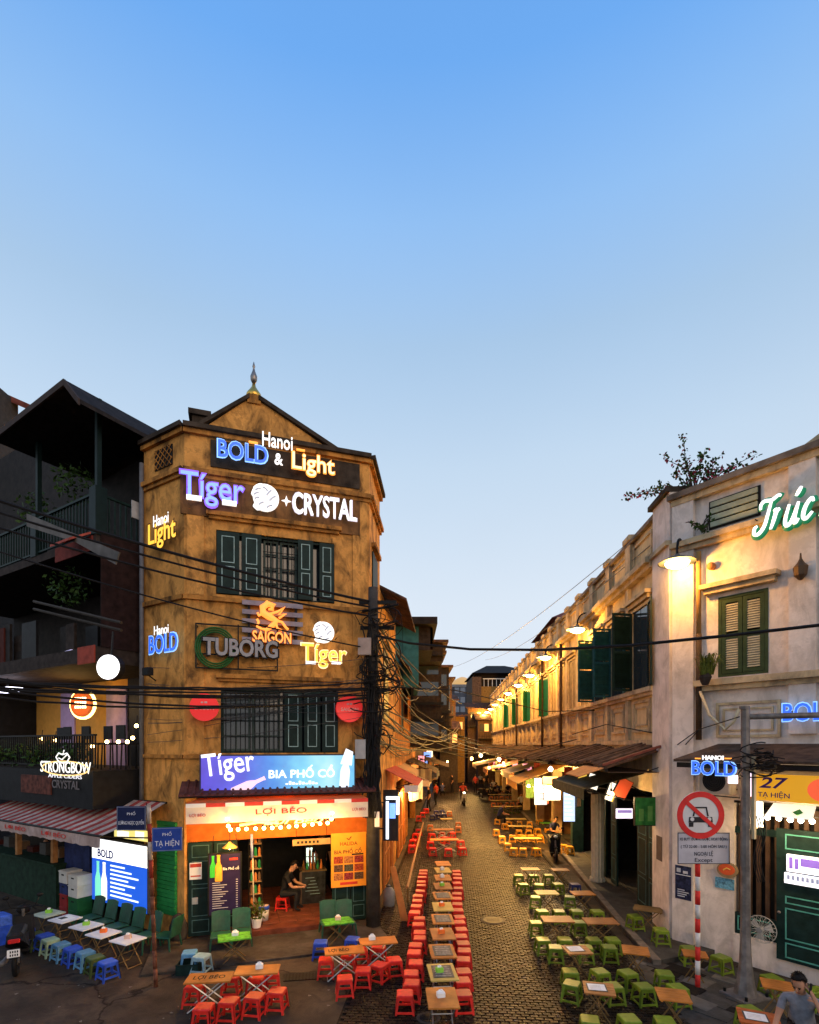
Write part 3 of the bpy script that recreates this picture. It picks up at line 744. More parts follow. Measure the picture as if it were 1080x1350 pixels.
nz = N.new('ShaderNodeTexNoise'); nz.inputs['Scale'].default_value = 3; L.new(tcn.outputs['Object'], nz.inputs[0])
mx = N.new('ShaderNodeMix'); mx.data_type = 'RGBA'; mx.blend_type = 'OVERLAY'; mx.inputs[0].default_value = .5; L.new(cr.outputs[0], mx.inputs[6]); L.new(nz.outputs[0], mx.inputs[7])
L.new(mx.outputs[2], b.inputs['Emission Color']); b.inputs['Emission Strength'].default_value = 1.05; b.inputs['Base Color'].default_value = (.1, .1, .12, 1)
part('lit_face', m_, t, (0, Wd, -.012, -.002, 0, Hd))
letters('lettering', 'Tíger', emat('box_white', (.95, .95, 1), 1.0), t, (Wd*.17, -.03, Hd*.72), tilt=-.12, width=Wd*.32, height=Hd*.8, bold=.008, extrude=.012)
letters('lettering', 'BIA PHỐ CỔ', emat('box_white2', (.9, .98, 1), 1.15), t, (Wd*.64, -.03, Hd*.55), width=Wd*.44, height=Hd*.36, bold=.015, extrude=.01)
part('small_print', MATS['box_white2'], t, *[(Wd*(.53+.022*k), Wd*(.546+.022*k), -.02, -.013, Hd*.18, Hd*(.22+.03*(k*5 % 3))) for k in range(10)])
def bottle_poly(x, z, s, tilt=0.):
    pr = [(.1, 0), (.13, .03), (.13, .5), (.11, .58), (.055, .72), (.05, .95), (.06, .96), (.06, 1.0)]
    pts = [(a, b) for a, b in pr]+[(-a, b) for a, b in pr[::-1]]
    c_, s_ = math.cos(tilt), math.sin(tilt)
    return [(x+(a*c_-b*s_)*s, z+(a*s_+b*c_)*s) for a, b in pts]
m = MB(); m.prism(bottle_poly(Wd*.19, Hd*.0, Hd*.95, -1.15), -.03, -.015); m.obj('printed_bottle', emat('print_pale_pink', (.9, .62, .75), .8), t)
m = MB(); m.prism(bottle_poly(Wd*.925, Hd*.02, Hd*1.05, -.08), -.04, -.015); m.obj('printed_bottle', emat('print_ice', (.75, .85, .95), .95), t)
m = MB(); m.prism([(Wd*.9, Hd*.75), (Wd*.94, Hd*1.2), (Wd*.99, Hd*1.1), (Wd*.98, Hd*.7)], -.042, -.03); m.obj('ice_splash', MATS['print_ice'], t)
supports(t, [(.2, .1), (Wd-.2, .1), (.2, Hd-.1), (Wd-.2, Hd-.1)], LBO)
# tiled pent roof under it
t = WL.frame('pent_roof', 'narrow tiled pent roof between the billboard and the bar awning', 'roof', -.05, 3.28, 0)
M_pt = mat('pent_tile', (.10, .035, .03), .7, var=.4, scale=8)
part('batten', M_dark, t, (0, FL+.1, -.75, 0, -.09, -.06))
pt_ = MB(); 
for k in range(5): pass
pt_.slab([(0, 0, .22), (.15, 0, .22), (.15, -.8, -.02), (0, -.8, -.02)], (0, 0, -.03)); pt_.tube([(.14, 0, .235), (.14, -.8, -.005)], .028, 6)
pme = pt_.mesh('tile_row', M_pt)
for k in range(int((FL+.1)/.155)):
    o = bpy.data.objects.new('tile_row', pme); COL.objects.link(o); o.parent = t; o.location = (k*.155, 0, random.uniform(-.004, .004))
# bar awning with printed valance
AO = 1.15
x0, zt = WL.at(245, 1060, AO); x1, _ = WL.at(485, 1050, AO); _, zb = WL.at(245, 1087, AO)
t = WL.frame('bar_awning', 'orange bar awning with white valance, red printed name over corner bar', 'awning', 0, zb, 0)
m = MB(); m.slab([(x0+.3, -.06, 3.2-zb), (x1-.1, -.06, 3.2-zb), (x1, -AO, zt-zb), (x0, -AO, zt-zb)], (0, 0, -.012))
m_fab, tr, b = nmat('orange_fabric'); b.inputs['Base Color'].default_value = (.7, .17, .03, 1); b.inputs['Roughness'].default_value = .8
tl_ = tr.nodes.new('ShaderNodeBsdfTranslucent'); tl_.inputs[0].default_value = (.8, .25, .05, 1); ms = tr.nodes.new('ShaderNodeMixShader'); ms.inputs[0].default_value = .4
tr.links.new(b.outputs[0], ms.inputs[1]); tr.links.new(tl_.outputs[0], ms.inputs[2]); tr.links.new(ms.outputs[0], tr.nodes['Material Output'].inputs[0])
m.obj('canopy', m_fab, t)
M_val = mat('valance_cloth', (.72, .60, .47), .8, var=.1, bump=.1); M_valr = mat('valance_red', (.55, .05, .04), .8)
vh = zt-zb
part('valance', M_val, t, (x0, x1, -AO-.012, -AO, 0, vh-.02))
n_ = 10
for k in range(n_):
    a = x0+(x1-x0)*k/n_; part('stripe', M_valr if k % 2 else M_wht, t, (a, a+(x1-x0)/n_, -AO-.016, -AO+.004, vh-.08, vh))
letters('lettering', 'LỢI BÉO', mat('print_red', (.55, .04, .03)), t, ((x0+x1)/2, -AO-.016, vh*.48), width=1.05, height=.17, bold=.002, extrude=.003)
for a in (x0+.22, x1-.2): letters('lettering', 'LỢI BÉO', MATS['print_red'], t, (a, -AO-.016, vh*.42), width=.3, height=.09, bold=.002, extrude=.003)
m = MB()
for a in (x0+.05, x1-.15): m.tube([(a+.1, 0, 2.5-zb+.3), (a, -AO+.02, zt-zb-.03)], .02, 6)
m.tube([(x0, -AO+.015, zt-zb-.02), (x1, -AO+.015, zt-zb-.02)], .02, 6); m.obj('awning_frame', M_iron, t)
# script board hanging under the awning
sx0, sz1 = WL.at(310, 1078, .95); sx1, sz0 = WL.at(446, 1092, .95)
t = WL.frame('script_board', 'yellow script lettering hung under the bar awning', 'sign', (sx0+sx1)/2, (sz0+sz1)/2+.02, .98)
letters('lettering', 'Lợi Béo', emat('script_yellow', (1, .75, .2), 1.5), t, (.12, 0, .02), width=1.25, height=.2, bold=.01, extrude=.01, shear=.4)
part('dark_lettering', mat('script_black', (.02, .015, .01)), t, *[(.62+.07*k, .655+.07*k, -.01, .005, -.03+.012*(k*3 % 2), .08+.02*(k % 2)) for k in range(6)], *[(-.55+.07*k, -.515+.07*k, -.01, .005, -.09, -.02) for k in range(8)])
m = MB(); m.tube([(-1.0, .03, -.02), (-.6, .03, .03), (-.2, .03, -.01)], .03, 6); m.tube([(-1.0, .02, .13), (1.0, .02, .13)], .008, 5); m.obj('swash', MATS['script_yellow'], t)
# string of bulbs
t = WL.frame('bulb_string', 'string of warm round bulbs along the bar awning', 'bulb string', 0, 0, 0)
BP = [(300, 1080), (301, 1089), (304, 1094), (314, 1093.5), (325, 1093), (337, 1092.5), (348, 1092), (359, 1091.5), (370, 1091), (381, 1090), (391, 1089), (401, 1088), (412, 1087), (422, 1086), (432, 1085), (437, 1080), (438, 1072)]
pts = [WL.at(a, b, 1.22) for a, b in BP]
m = MB(); m.tube([(x, -1.2, z+.05) for x, z in pts], .006, 4); m.obj('wire', M_cable, t)
bm_ = MB(); bm_.ball((0, 0, 0), .038, 10, 7); bme = bm_.mesh('bulb', E_bulb, True)
for x, z in pts:
    o = bpy.data.objects.new('bulb', bme); COL.objects.link(o); o.parent = t; o.location = (x, -1.22, z)
for k in (2, 6, 10, 14): light('bulb_light', (pts[k][0], -1.3, pts[k][1]-.1), 75, WARM, .1, t)
light('bar_light', (FL*.5, -.5, 2.75), 55, WARM, .15, t)
# ================================================================== cream terrace along the right side of the lane
# local x of WR: 60 at the near corner, decreasing down the lane; t = distance from the corner
RB = WR.frame('cream_terrace', 'long cream two-storey terrace with parapet along the right of the lane', 'building')
X = lambda t: 60-t
RL = 50.0                                            # it ends about fifty metres down
SILL, WTOP, CORN, PAR = 5.69, 7.75, 8.62, 9.75
DEPTH = 4.0
m = MB()
m.box(X(RL), X(.0), .02, .4, 3.15, CORN)
m.box(X(RL), X(.0), .05, .35, CORN, PAR-.1)
m.obj('upper_wall', M_cream, RB)
part('end_wall', M_yel, RB, (X(RL), X(RL)+.3, .4, 8, 0, PAR-.2))
part('roof', M_tile, RB, (X(RL)+.2, X(.6), .4, 7, PAR-.9, PAR-.75))
# courses
part('sill_course', M_cream2, RB, (X(RL), X(.95), -.16, .018, SILL-.11, SILL), (X(RL), X(.95), -.10, .017, SILL-.2, SILL-.112))
part('cornice', M_cream2, RB, (X(RL), X(.95), -.26, .018, CORN-.02, CORN+.1), (X(RL), X(.95), -.15, .017, CORN-.13, CORN-.022))
part('parapet_coping', mat('dirty_coping', (.17, .13, .10), .9, var=.5, scale=4, bump=.4), RB, (X(RL), X(.95), -.06, .42, PAR-.1, PAR))
part('base_course', M_cream2, RB, (X(RL), X(.95), -.06, .016, 4.3, 4.42))
# corner pilaster, full height
cp = part('corner_pilaster', M_white, RB, (X(.95), X(0), -.09, .4, 0, CORN+.02))
part('capital', M_cream2, cp, (X(1.02), X(-.02), -.17, .39, CORN+.02, CORN+.12)); part('block', M_white, cp, (X(.95), X(0), -.08, .39, CORN+.12, PAR+.05)); part('cap', M_soot, cp, (X(1.03), X(-.02), -.17, .44, PAR+.05, PAR+.16))
# pilasters, parapet piers, relief panels, windows
bays = [.98]
while bays[-1] < RL-2: bays.append(bays[-1]+1.83)
wi = 0
def louvre_leaf(par, w, h, mt, detailed):
    """leaf in its own x(0..w)-z(0..h) plane"""
    l = MB(); rect_line(l, 0, w, 0, h, .055, -.02, .02); l.box(.055, w-.055, -.018, .018, h*.5-.03, h*.5+.03)
    o = l.obj('shutter', mt, par)
    s = MB()
    if detailed:
        z = .08
        while z < h-.09:
            if abs(z+.02-h*.5) > .05: s.slab([(.055, -.016, z), (w-.055, -.016, z), (w-.055, .014, z+.035), (.055, .014, z+.035)], (0, .002, .012))
            z += .048
    else: s.box(.055, w-.055, -.008, .008, .055, h-.055)
    so_ = s.obj('louvre', mt, o); so_['kind'] = 'stuff'
    return o
for i, t0 in enumerate(bays):
    xc = X(t0)
    far = t0 > 24
    # pilaster between bays
    pw = .17 if t0 > 5 else .11
    if i: part('pilaster', M_cream2, RB, (xc-pw, xc+pw, -.075, .015, 4.43, CORN-.135)); 
    part('parapet_pier', M_cream2, RB, (xc-.2, xc+.2, -.05, .045, CORN+.102, PAR-.102), (xc-.26, xc+.26, -.10, .46, PAR+.001, PAR+.13)) if i else None
    a, b = X(t0+1.83)+.19, xc-.19                     # clear width of the bay (a is farther)
    if not far or i % 2 == 0:
        mb = MB(); rect_line(mb, a+.1, b-.1, CORN+.3, PAR-.25, .05, .0, .048); mb.obj('parapet_panel', M_cream2, RB)
        mb = MB(); rect_line(mb, a+.15, b-.15, 4.62, 5.42, .06, -.03, .018); rect_line(mb, a+.32, b-.32, 4.78, 5.26, .04, -.018, .0175); mb.obj('relief_panel', M_cream2, RB)
    ca, cb = a+.16, b-.16
    kind = 'open' if i < 3 else ('green' if i in (7, 10, 13, 16) else 'blind')
    z0, z1 = SILL+.02, WTOP-(.15 if kind == 'blind' else .2 if i >= 3 else 0)
    w = part('window', M_cream2, RB, (ca-.09, ca, -.05, .016, z0, z1+.08), (cb, cb+.09, -.05, .016, z0, z1+.08), (ca, cb, -.049, .016, z1, z1+.08))
    part('hood', M_cream2, w, (ca-.2, cb+.2, -.2, .016, z1+.2, z1+.29), (ca-.12, cb+.12, -.12, .015, z1+.1, z1+.198))
    if kind == 'blind': part('blind_panel', mat('panel_brown', (.26, .18, .09), .8, var=.3), w, (ca, cb, -.015, .015, z0, z1)); part('mullion', M_cream2, w, ((ca+cb)/2-.03, (ca+cb)/2+.03, -.03, -.016, z0, z1))
    else:
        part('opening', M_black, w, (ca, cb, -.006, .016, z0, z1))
        part('pane', M_glass, w, (ca+.04, (ca+cb)/2-.02, -.02, -.008, z0+.04, z1-.04), ((ca+cb)/2+.02, cb-.04, -.02, -.008, z0+.04, z1-.04))
        lw = (cb-ca)/2
        Mg = M_dgreen if i == 0 else mat('shutter_teal', (.035, .11, .10), .6, var=.25, scale=8) if i < 3 else mat('shutter_bright_green', (.02, .16, .075), .6)
        for hx, ang in ((ca, R(-75) if i < 3 else R(-35)), (cb, R(347) if i < 3 else R(190))):
            h_ = bpy.data.objects.new('leaf_pair', None)
            bpy.data.objects.remove(h_)
            lf = louvre_leaf(w, lw, z1-z0, Mg, i < 3)
            lf.matrix_local = Matrix.Translation((hx, -.05, z0)) @ Matrix.Rotation(ang, 4, 'Z')
# down pipes
for t_ in (10.7, 15.1, 25, 33):
    mb = MB(); mb.tube([(X(t_), -.16, 3.9), (X(t_), -.16, CORN-.1)], .06, 8); mb.obj('down_pipe', mat('rusty_pipe', (.06, .035, .02), .7, var=.3), RB, True)
# ground floor: piers, dark shop rooms, floor
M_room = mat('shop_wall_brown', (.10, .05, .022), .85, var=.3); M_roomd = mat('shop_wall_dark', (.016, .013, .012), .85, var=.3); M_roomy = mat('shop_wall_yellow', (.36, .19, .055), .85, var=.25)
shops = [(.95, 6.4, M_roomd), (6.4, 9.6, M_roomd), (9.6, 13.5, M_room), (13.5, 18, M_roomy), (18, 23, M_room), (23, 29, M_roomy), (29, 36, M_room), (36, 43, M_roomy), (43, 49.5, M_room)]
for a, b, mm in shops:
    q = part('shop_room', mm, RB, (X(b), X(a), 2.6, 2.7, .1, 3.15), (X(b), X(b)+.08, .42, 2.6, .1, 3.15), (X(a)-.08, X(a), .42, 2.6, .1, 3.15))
    part('shop_pier', M_cream if mm is not M_roomd else M_dgreen, RB, (X(b)-.0, X(b)+.32, -.01, .41, .1, 3.149))
part('shop_floor', M_flag, RB, (X(49.5), X(1), .35, 2.6, 0, .12)); part('shop_ceiling', M_roomd, RB, (X(49.5), X(1), .41, 2.6, 3.16, 3.2))
# dark doors of the near shop
for k, (a, b) in enumerate(((1.0, 1.75), (1.78, 2.5), (4.2, 4.75), (5.3, 6.1))):
    l = part('door_leaf', M_dgreen, RB, (X(b), X(a), .1, .15, .12, 2.9)); mb = MB()
    for za, zb in ((.25, .9), (1.0, 1.9), (2.0, 2.75)): rect_line(mb, X(b)+.1, X(a)-.1, za, zb, .015, .092, .101)
    mb.obj('panel_line', MATS['dim_teal_line'], l)
# ================================================================== end wall of the terrace on the cross street
EB = WR2.frame('cream_end_house', 'pale plaster end house with green louvred window above the yellow-signed shop', 'building')
T2 = 9.55; LE = 6.0
def r2(px, py, out=0.): return WR2.at(px, py, out)
wxa, wzt = r2(947, 788); wxb, _ = r2(1013, 780); _, wzb = r2(947, 893)
gx0, _ = r2(968, 1265); dx0, dzt = r2(1027, 1110)
m = MB()
m.box(.0, LE, .01, .3, 3.2, wzb); m.box(0, wxa, .01, .3, wzb, wzt); m.box(wxb, LE, .01, .3, wzb, wzt); m.box(0, LE, .01, .3, wzt, T2)
m.box(0, gx0, .01, .3, 0, 3.2)
m.obj('upper_wall', M_white, EB)
part('body', M_white, EB, (.4, LE, 3.2, 3.4, 0, T2-.2)); part('roof', M_tile, EB, (.3, LE, .3, 5, T2-.6, T2-.45))
# pilasters
for a, b in ((r2(889, 800)[0], r2(917, 800)[0]), (r2(1042, 800)[0], r2(1078, 800)[0])):
    part('pilaster', M_white, EB, (a, b, -.09, .009, 4.5 if a > 1 else 0, 8.5)); part('pilaster_block', M_white, EB, (a, b, -.10, .009, 8.62, T2-.05))
# entablature and parapet with a louvred panel, pediment rising to the right
part('entablature', M_cream2, EB, (.0, LE, -.2, .008, 8.5, 8.61), (.0, LE, -.12, .007, 8.4, 8.498))
part('coping', MATS['dirty_coping'], EB, (-.05, LE, -.2, .4, T2, T2+.12)); part('coping_mould', M_cream2, EB, (0, LE, -.12, .008, T2-.12, T2-.002))
xa, zt_ = r2(938, 672); xb, zb_ = r2(1000, 700)
part('vent_recess', M_dark, EB, (xa-.04, xb+.04, -.015, .009, 8.72, 9.3))
for k in range(4): part('vent_slat', mat('pale_green_slat', (.32, .34, .24), .7), EB, (xa, xb, -.05, -.016, 8.76+k*.135, 8.76+k*.135+.1))
px_, _ = r2(1052, 600)
m = MB(); pts = [(px_, T2+.1)]+[(px_+.1+.35*k, T2+.12+.13*k+.03*k*k) for k in range(8)]+[(px_+2.6, T2+.1)]
m.prism(pts, -.15, .3); m.obj('pediment', M_cream2, EB)
# hood, ledge, relief panel below the window
ha, _ = r2(928, 770); hb, _ = r2(1030, 765)
part('hood', M_cream2, EB, (ha, hb, -.24, .008, wzt+.18, wzt+.27), (ha+.06, hb-.06, -.15, .007, wzt+.08, wzt+.178))
part('ledge', M_cream2, EB, (r2(920, 900)[0], LE, -.22, .008, wzb-.17, wzb-.05), (r2(920, 900)[0]+.05, LE, -.12, .007, wzb-.27, wzb-.172))
mb = MB(); ra, _ = r2(945, 930); rb, _ = r2(1030, 930); rect_line(mb, ra, rb, 4.45, 5.15, .05, -.035, .009); rect_line(mb, ra+.12, rb-.12, 4.57, 5.03, .035, -.025, .0085); mb.obj('relief_panel', M_cream2, EB)
w = part('window', M_olive, EB, (wxa, wxb, .0, .1, wzt-.06, wzt), (wxa, wxb, 0, .1, wzb, wzb+.05), (wxa, wxa+.06, 0, .1, wzb+.05, wzt-.06), (wxb-.06, wxb, 0, .1, wzb+.05, wzt-.06))
part('dark_room', M_black, w, (wxa, wxb, .2, .22, wzb, wzt))
half = (wxb-wxa-.14)/2
for k in (0, 1):
    a = wxa+.065+k*(half+.01)
    lf = MB(); rect_line(lf, a, a+half, wzb+.06, wzt-.07, .075, .005, .05); lf.box(a+.075, a+half-.075, .01, .045, (wzb+wzt)/2-.05, (wzb+wzt)/2+.05)
    lo = lf.obj('shutter', M_olive, w); s = MB(); z = wzb+.15
    while z < wzt-.17:
        if abs(z+.02-(wzb+wzt)/2) > .07: s.slab([(a+.075, .012, z), (a+half-.075, .012, z), (a+half-.075, .045, z+.03), (a+.075, .045, z+.03)], (0, 0, .013))
        z += .047
    tag(s.obj('louvre', mat('pale_louvre', (.42, .38, .27), .7), lo), kind='stuff')
# ground floor: barred shopfront, dado, panelled green door leaf standing open
dado_t = .55
part('dado', M_white, EB, (gx0, LE, -.04, .25, 0, dado_t))
part('shop_dark', M_black, EB, (gx0, LE, .5, .55, dado_t, 3.2)); part('shop_soffit', M_dark, EB, (gx0, LE, .0, .5, 3.15, 3.2))
for k in range(13):
    x = gx0+.06+k*.155
    part('wooden_bar', mat('brown_bar', (.06, .033, .02), .6, var=.35), EB, (x, x+.075, .06, .11, dado_t, 3.1))
part('rail', M_dgreen, EB, (gx0, LE, .04, .13, dado_t+.0, dado_t+.42), (gx0, dx0, .04, .13, 2.55, 2.68))
mb = MB(); rect_line(mb, gx0+.05, gx0+.62, dado_t+.08, dado_t+.36, .02, .03, .041); rect_line(mb, gx0+.75, dx0-.03, dado_t+.08, dado_t+.36, .02, .03, .041); mb.obj('panel_line', M_tline, EB)
d = part('door', M_dgreen, EB, (dx0, LE, -.12, -.05, .32, 2.75)); mb = MB()
for za, zb in ((2.38, 2.66), (1.38, 1.52), (.72, 1.3), (.38, .66)): rect_line(mb, dx0+.14, dx0+1.5, za, zb, .022, -.13, -.119)
mb.obj('panel_line', M_tline, d); mb = MB(); mb.ball((dx0+.05, -.15, 1.2), .03); mb.obj('door_knob', M_steel, d, True)
# papers and marks on the plaster
for (a, b, mt_, nm) in (((893, 1141), (914, 1185), mat('poster_blue_black', (.02, .025, .06), .5, var=.6, scale=14), 'poster'), ((943, 1158), (968, 1172), mat('blue_notice', (.12, .3, .42), .6, var=.6, scale=25), 'notice')):
    x, z, w_, h_ = span(WR2, a, b, .005); po = part(nm, mt_, EB, (x-w_/2, x+w_/2, -.012 if nm == 'notice' else -.10, -.0905 if nm == 'poster' else .009, z-h_/2, z+h_/2))
    if nm == 'poster':
        part('poster_band', M_paper, po, (x-w_/2+.01, x+w_/2-.01, -.103, -.1005, z+h_*.22, z+h_*.24))
        part('poster_print', mat('poster_white', (.5, .52, .56)), po, *[(x-w_*.35, x+w_*(.1+.25*((k*7) % 3)/2), -.103, -.1005, z-h_*.42+k*.045, z-h_*.42+k*.045+.02) for k in range(4)], (x-w_*.4, x-w_*.15, -.103, -.1005, z+h_*.3, z+h_*.42), (x, x+w_*.3, -.103, -.1005, z+h_*.28, z+h_*.36))
hx, hz = WR.at(875, 1117); part('hatch', mat('hatch_brown', (.10, .07, .06), .6), RB, (hx-.16, hx+.16, -.1, -.091, hz-.3, hz+.25))
# oval shop shield by the lamp post
x, z, w_, h_ = span(WR2, (944, 1138), (971, 1158), .12); t = WR2.frame('oval_shield', 'small oval red and gold shop shield on the pale wall', 'sign', x, z, .06)
m = MB(); m.disc((0, 0), h_/2, -.03, .055, rx=w_/2); m.obj('board', mat('tan_board', (.25, .17, .09), .6), t); m = MB(); m.disc((0, .02), h_*.36, -.04, -.03, rx=w_*.4); m.obj('inset', mat('red_inset', (.55, .09, .03), .5), t)
m = MB(); m.tube([(-.06, -.045, .0), (0, -.045, .05), (.07, -.045, .03)], .012, 5); m.obj('gold_mark', mat('gold_letter', (.7, .5, .1)), t)
# script sign in white on green
TO = .3
t, ox, oz = sign(WR2, 'script_sign', 'white glowing script on a green backed sign at the right roof line', (981, 640), (1110, 700), TO)
x, z, w_, h_ = span(WR2, (983, 643), (1083, 698), TO)
E_green = emat('green_halo', (.0, .22, .09), .55, (.0, .12, .05))
# stroke lettering in brush script: T r u-acute c
def brush(strokes, r, y, mt, name):
    mb = MB()
    for st in strokes:
        pts = []
        for i in range(len(st)-1):                       # Catmull-Rom
            p_1 = Vector(st[max(i-1, 0)]); a = Vector(st[i]); b = Vector(st[i+1]); c = Vector(st[min(i+2, len(st)-1)])
            for k in range(5):
                u = k/5; pts.append(.5*((2*a)+(b-p_1)*u+(2*p_1-5*a+4*b-c)*u*u+(3*a-p_1-3*b+c)*u**3))
        pts.append(Vector(st[-1]))
        mb.tube([(p.x, y, p.y) for p in pts], [r*(.75+.35*math.sin(math.pi*i/(len(pts)-1))) for i in range(len(pts))], 7)
    return mb.obj(name, mt, t, True)
sc2 = h_/1.0
def sh(st, dx, dz=0): return [((dx+x_+z_*.28)*w_/2.85-w_*.5, (z_-.5)*sc2*.84+dz) for x_, z_ in st]
ST = [sh([(.02, .72), (.0, .85), (.12, .93), (.4, .90), (.62, .98), (.74, .95)], 0), sh([(.40, .90), (.36, .55), (.30, .2), (.12, .02), (-.06, .06), (-.08, .22), (.02, .26)], 0),
      sh([(.0, .58), (.08, .62), (.06, .35), (.0, .1)], .58, -.02), sh([(.06, .40), (.14, .58), (.24, .62)], .56, -.02),
      sh([(.0, .62), (-.04, .22), (.06, .04), (.22, .14), (.34, .62)], 1.14), sh([(.34, .62), (.30, .16), (.38, .06), (.46, .16)], 1.14), sh([(.2, .8), (.34, 1.02)], 1.14),
      sh([(.3, .52), (.2, .62), (.05, .45), (.02, .2), (.14, .08), (.34, .24)], 1.74), sh([(.02, .95), (.1, .98), (.06, .5), (.0, .05)], 2.4), sh([(.1, .95), (.4, .9), (.38, .65), (.12, .55), (.42, .4), (.36, .1), (.0, .05)], 2.4)]
brush(ST, .04*sc2, -.03, emat('script_white', (1, 1, .97), 1.1), 'lettering')
mb = brush(ST, .10*sc2, .0, E_green, 'green_backing'); mb.scale = (1, .35, 1); mb.location.y = .05
supports(t, [(-.6, 0), (0, 0), (.5, .05)], TO)
# shop sign board, yellow
YO = .95
x0, zt = r2(991, 1020, YO); x1 = x0+2.2; _, zb = r2(991, 1054, YO)
t = WR2.frame('yellow_shop_sign', 'yellow lit shop board with violet house number above the right doorway', 'sign', x0, zb, YO); hh = zt-zb
part('board', emat('yellow_board', (1, .44, .012), .55, (.5, .25, .01)), t, (0, x1-x0, 0, .08, 0, hh)); part('board_edge', mat('orange_trim', (.6, .22, .02)), t, (-.03, 0, -.005, .085, -.01, hh+.01))
letters('lettering', '27', mat('violet_print', (.05, .02, .16)), t, (.34, -.004, hh*.68), width=.44, height=hh*.42, bold=.02, extrude=.004, shear=.25)
letters('lettering', 'TẠ HIỆN', MATS['violet_print'], t, (.34, -.004, hh*.23), width=.48, height=hh*.3, bold=.005, extrude=.004)
m = MB(); m.disc((1.06, hh*.5), hh*.42, -.008, 0, rx=hh*.5); m.obj('red_disc', emat('orange_red_print', (1, .12, .04), .7, (.8, .1, .03)), t)
part('hanger', M_iron, t, (.1, .13, .08, YO, hh-.1, hh-.07), (1.8, 1.83, .08, YO, hh-.1, hh-.07))
# little awning cloth, bulbs, box and tubes under the board
x, z, w_, h_ = span(WR2, (1010, 1062), (1075, 1078), .75)
t = WR2.frame('menu_canopy', 'white glowing menu cloth under the yellow shop board', 'canopy', x, z, .75)
m = MB(); m.slab([(-w_*.35, 0, h_*.6), (w_*.5, 0, h_*.6), (w_*.45, -.05, -h_*.5), (-w_*.52, -.05, -h_*.5)], (0, .015, 0)); m.obj('cloth', emat('lit_cloth', (1, .93, .78), .7), t)
m = MB(); m.prism([(.05, .0), (.15, .06), (.2, 0), (.12, -.05)], -.09, -.055); m.obj('leaf_print', mat('leaf_green', (.1, .35, .08)), t)
t = WR2.frame('bulb_row', 'row of white bulbs under the yellow shop board', 'bulb string', 0, 0, 0)
bw = MB(); bw.ball((0, 0, 0), .045, 10, 7); bwm = bw.mesh('bulb', E_bulbw, True)
for k, (a, b) in enumerate(((1012, 1078), (1027, 1079), (1042, 1081), (1056, 1082), (1071, 1083))):
    xq, zq = r2(a, b, .6); o = bpy.data.objects.new('bulb', bwm); COL.objects.link(o); o.parent = t; o.location = (xq, -.6, zq)
    if k in (1, 4): light('bulb_light', (xq, -.75, zq-.08), 45, WARM2, .08, t)
m = MB(); m.tube([(r2(1005, 1076, .6)[0], -.6, r2(1005, 1074, .6)[1]), (r2(1085, 1080, .6)[0], -.6, r2(1085, 1078, .6)[1])], .01, 4); m.obj('wire', M_cable, t)
x, z, w_, h_ = span(WR2, (981, 1053), (998, 1091), .9); t = WR2.frame('meter_box', 'tan electric box beside the lamp post under the yellow board', 'box', x, z, .9)
m = MB(); m.bbox(-w_/2, w_/2, -.12, .12, -h_/2, h_/2, .01); m.obj('case', mat('tan_box', (.36, .27, .2), .6, var=.1), t); part('bracket', M_iron, t, (-.03, .03, .12, .88, -.05, .0))
x, z, w_, h_ = span(WR2, (998, 1057), (1006, 1090), .9); t = WR2.frame('light_tube', 'short white upright light tube beside the tan box', 'lamp', x, z, .9)
m = MB(); m.bbox(-w_/2, w_/2, -.06, .02, -h_/2, h_/2, .008); m.obj('tube', emat('tube_white', (1, .95, .85), 2.2), t); part('bracket', M_iron, t, (-.02, .02, .02, .88, -.05, .0))
x, z, w_, h_ = span(WR2, (983, 1017), (991, 1050), .95); t = WR2.frame('light_tube', 'lilac white upright sign tube at the left end of the yellow board', 'lamp', x, z, .95)
m = MB(); m.bbox(-w_/2, w_/2, -.06, .02, -h_/2, h_/2, .008); m.obj('tube', emat('tube_lilac', (.9, .75, 1), 1.6), t); part('bracket', M_iron, t, (-.02, .02, .02, .9, -.05, .0))
# lean-to roofs of the end house
t = WR2.frame('lean_to_roof', 'dark rusty lean-to roof across the pale end wall above the yellow board', 'roof', 0, 0, 0)
M_rust = mat('rusty_sheet', (.075, .048, .034), .8, var=.5, scale=5, bump=.4)
xa, za = r2(893, 990, 1.0)
m = MB(); m.slab([(xa+.35, -.0, 4.32), (LE, -.0, 4.32), (LE, -1.05, 4.02), (xa-.05, -1.05, 4.02)], (0, 0, -.05)); m.obj('sheet', M_rust, t)
part('beam', M_dark, t, (xa, LE, -1.02, -.95, 3.86, 3.96)); 
m = MB(); m.slab([(1.25, -.95, 3.95), (LE, -.95, 3.95), (LE, -.55, 3.72), (1.25, -.55, 3.72)], (0, 0, -.02)); m.obj('flap', mat('grey_flap', (.13, .11, .09), .8), t)
# second blue sign, AC unit with its blue sign
t, ox, oz = sign(WR2, 'neon_sign', 'blue neon word cut by the right picture edge on the pale wall', (1030, 925), (1110, 950), .25)
glow_word(t, WR2, ox, oz, .25, 'BOLD', (1031, 926), (1107, 950), E_blue, E_sky, bold=.012, grow=.024); supports(t, [(-.3, 0), (.2, 0)], .25)
x, z, w_, h_ = span(WR2, (925, 1012), (966, 1046), .45)
t = WR2.frame('air_conditioner', 'boxy air conditioner with round fan under the small blue sign', 'air conditioner', x, z, .45)
m = MB(); m.bbox(-w_/2, w_/2, -.14, .18, -h_/2, h_/2, .02); m.obj('case', mat('ac_case', (.34, .29, .23), .6), t)
m = MB(); [m.ring((0, 0), r_, r_+.008, -.155, -.145) for r_ in (.06, .1, .14, .18)]; m.obj('fan_grille', M_iron, t); m = MB(); m.disc((0, 0), h_*.42, -.143, -.139); m.obj('fan_opening', M_black, t)
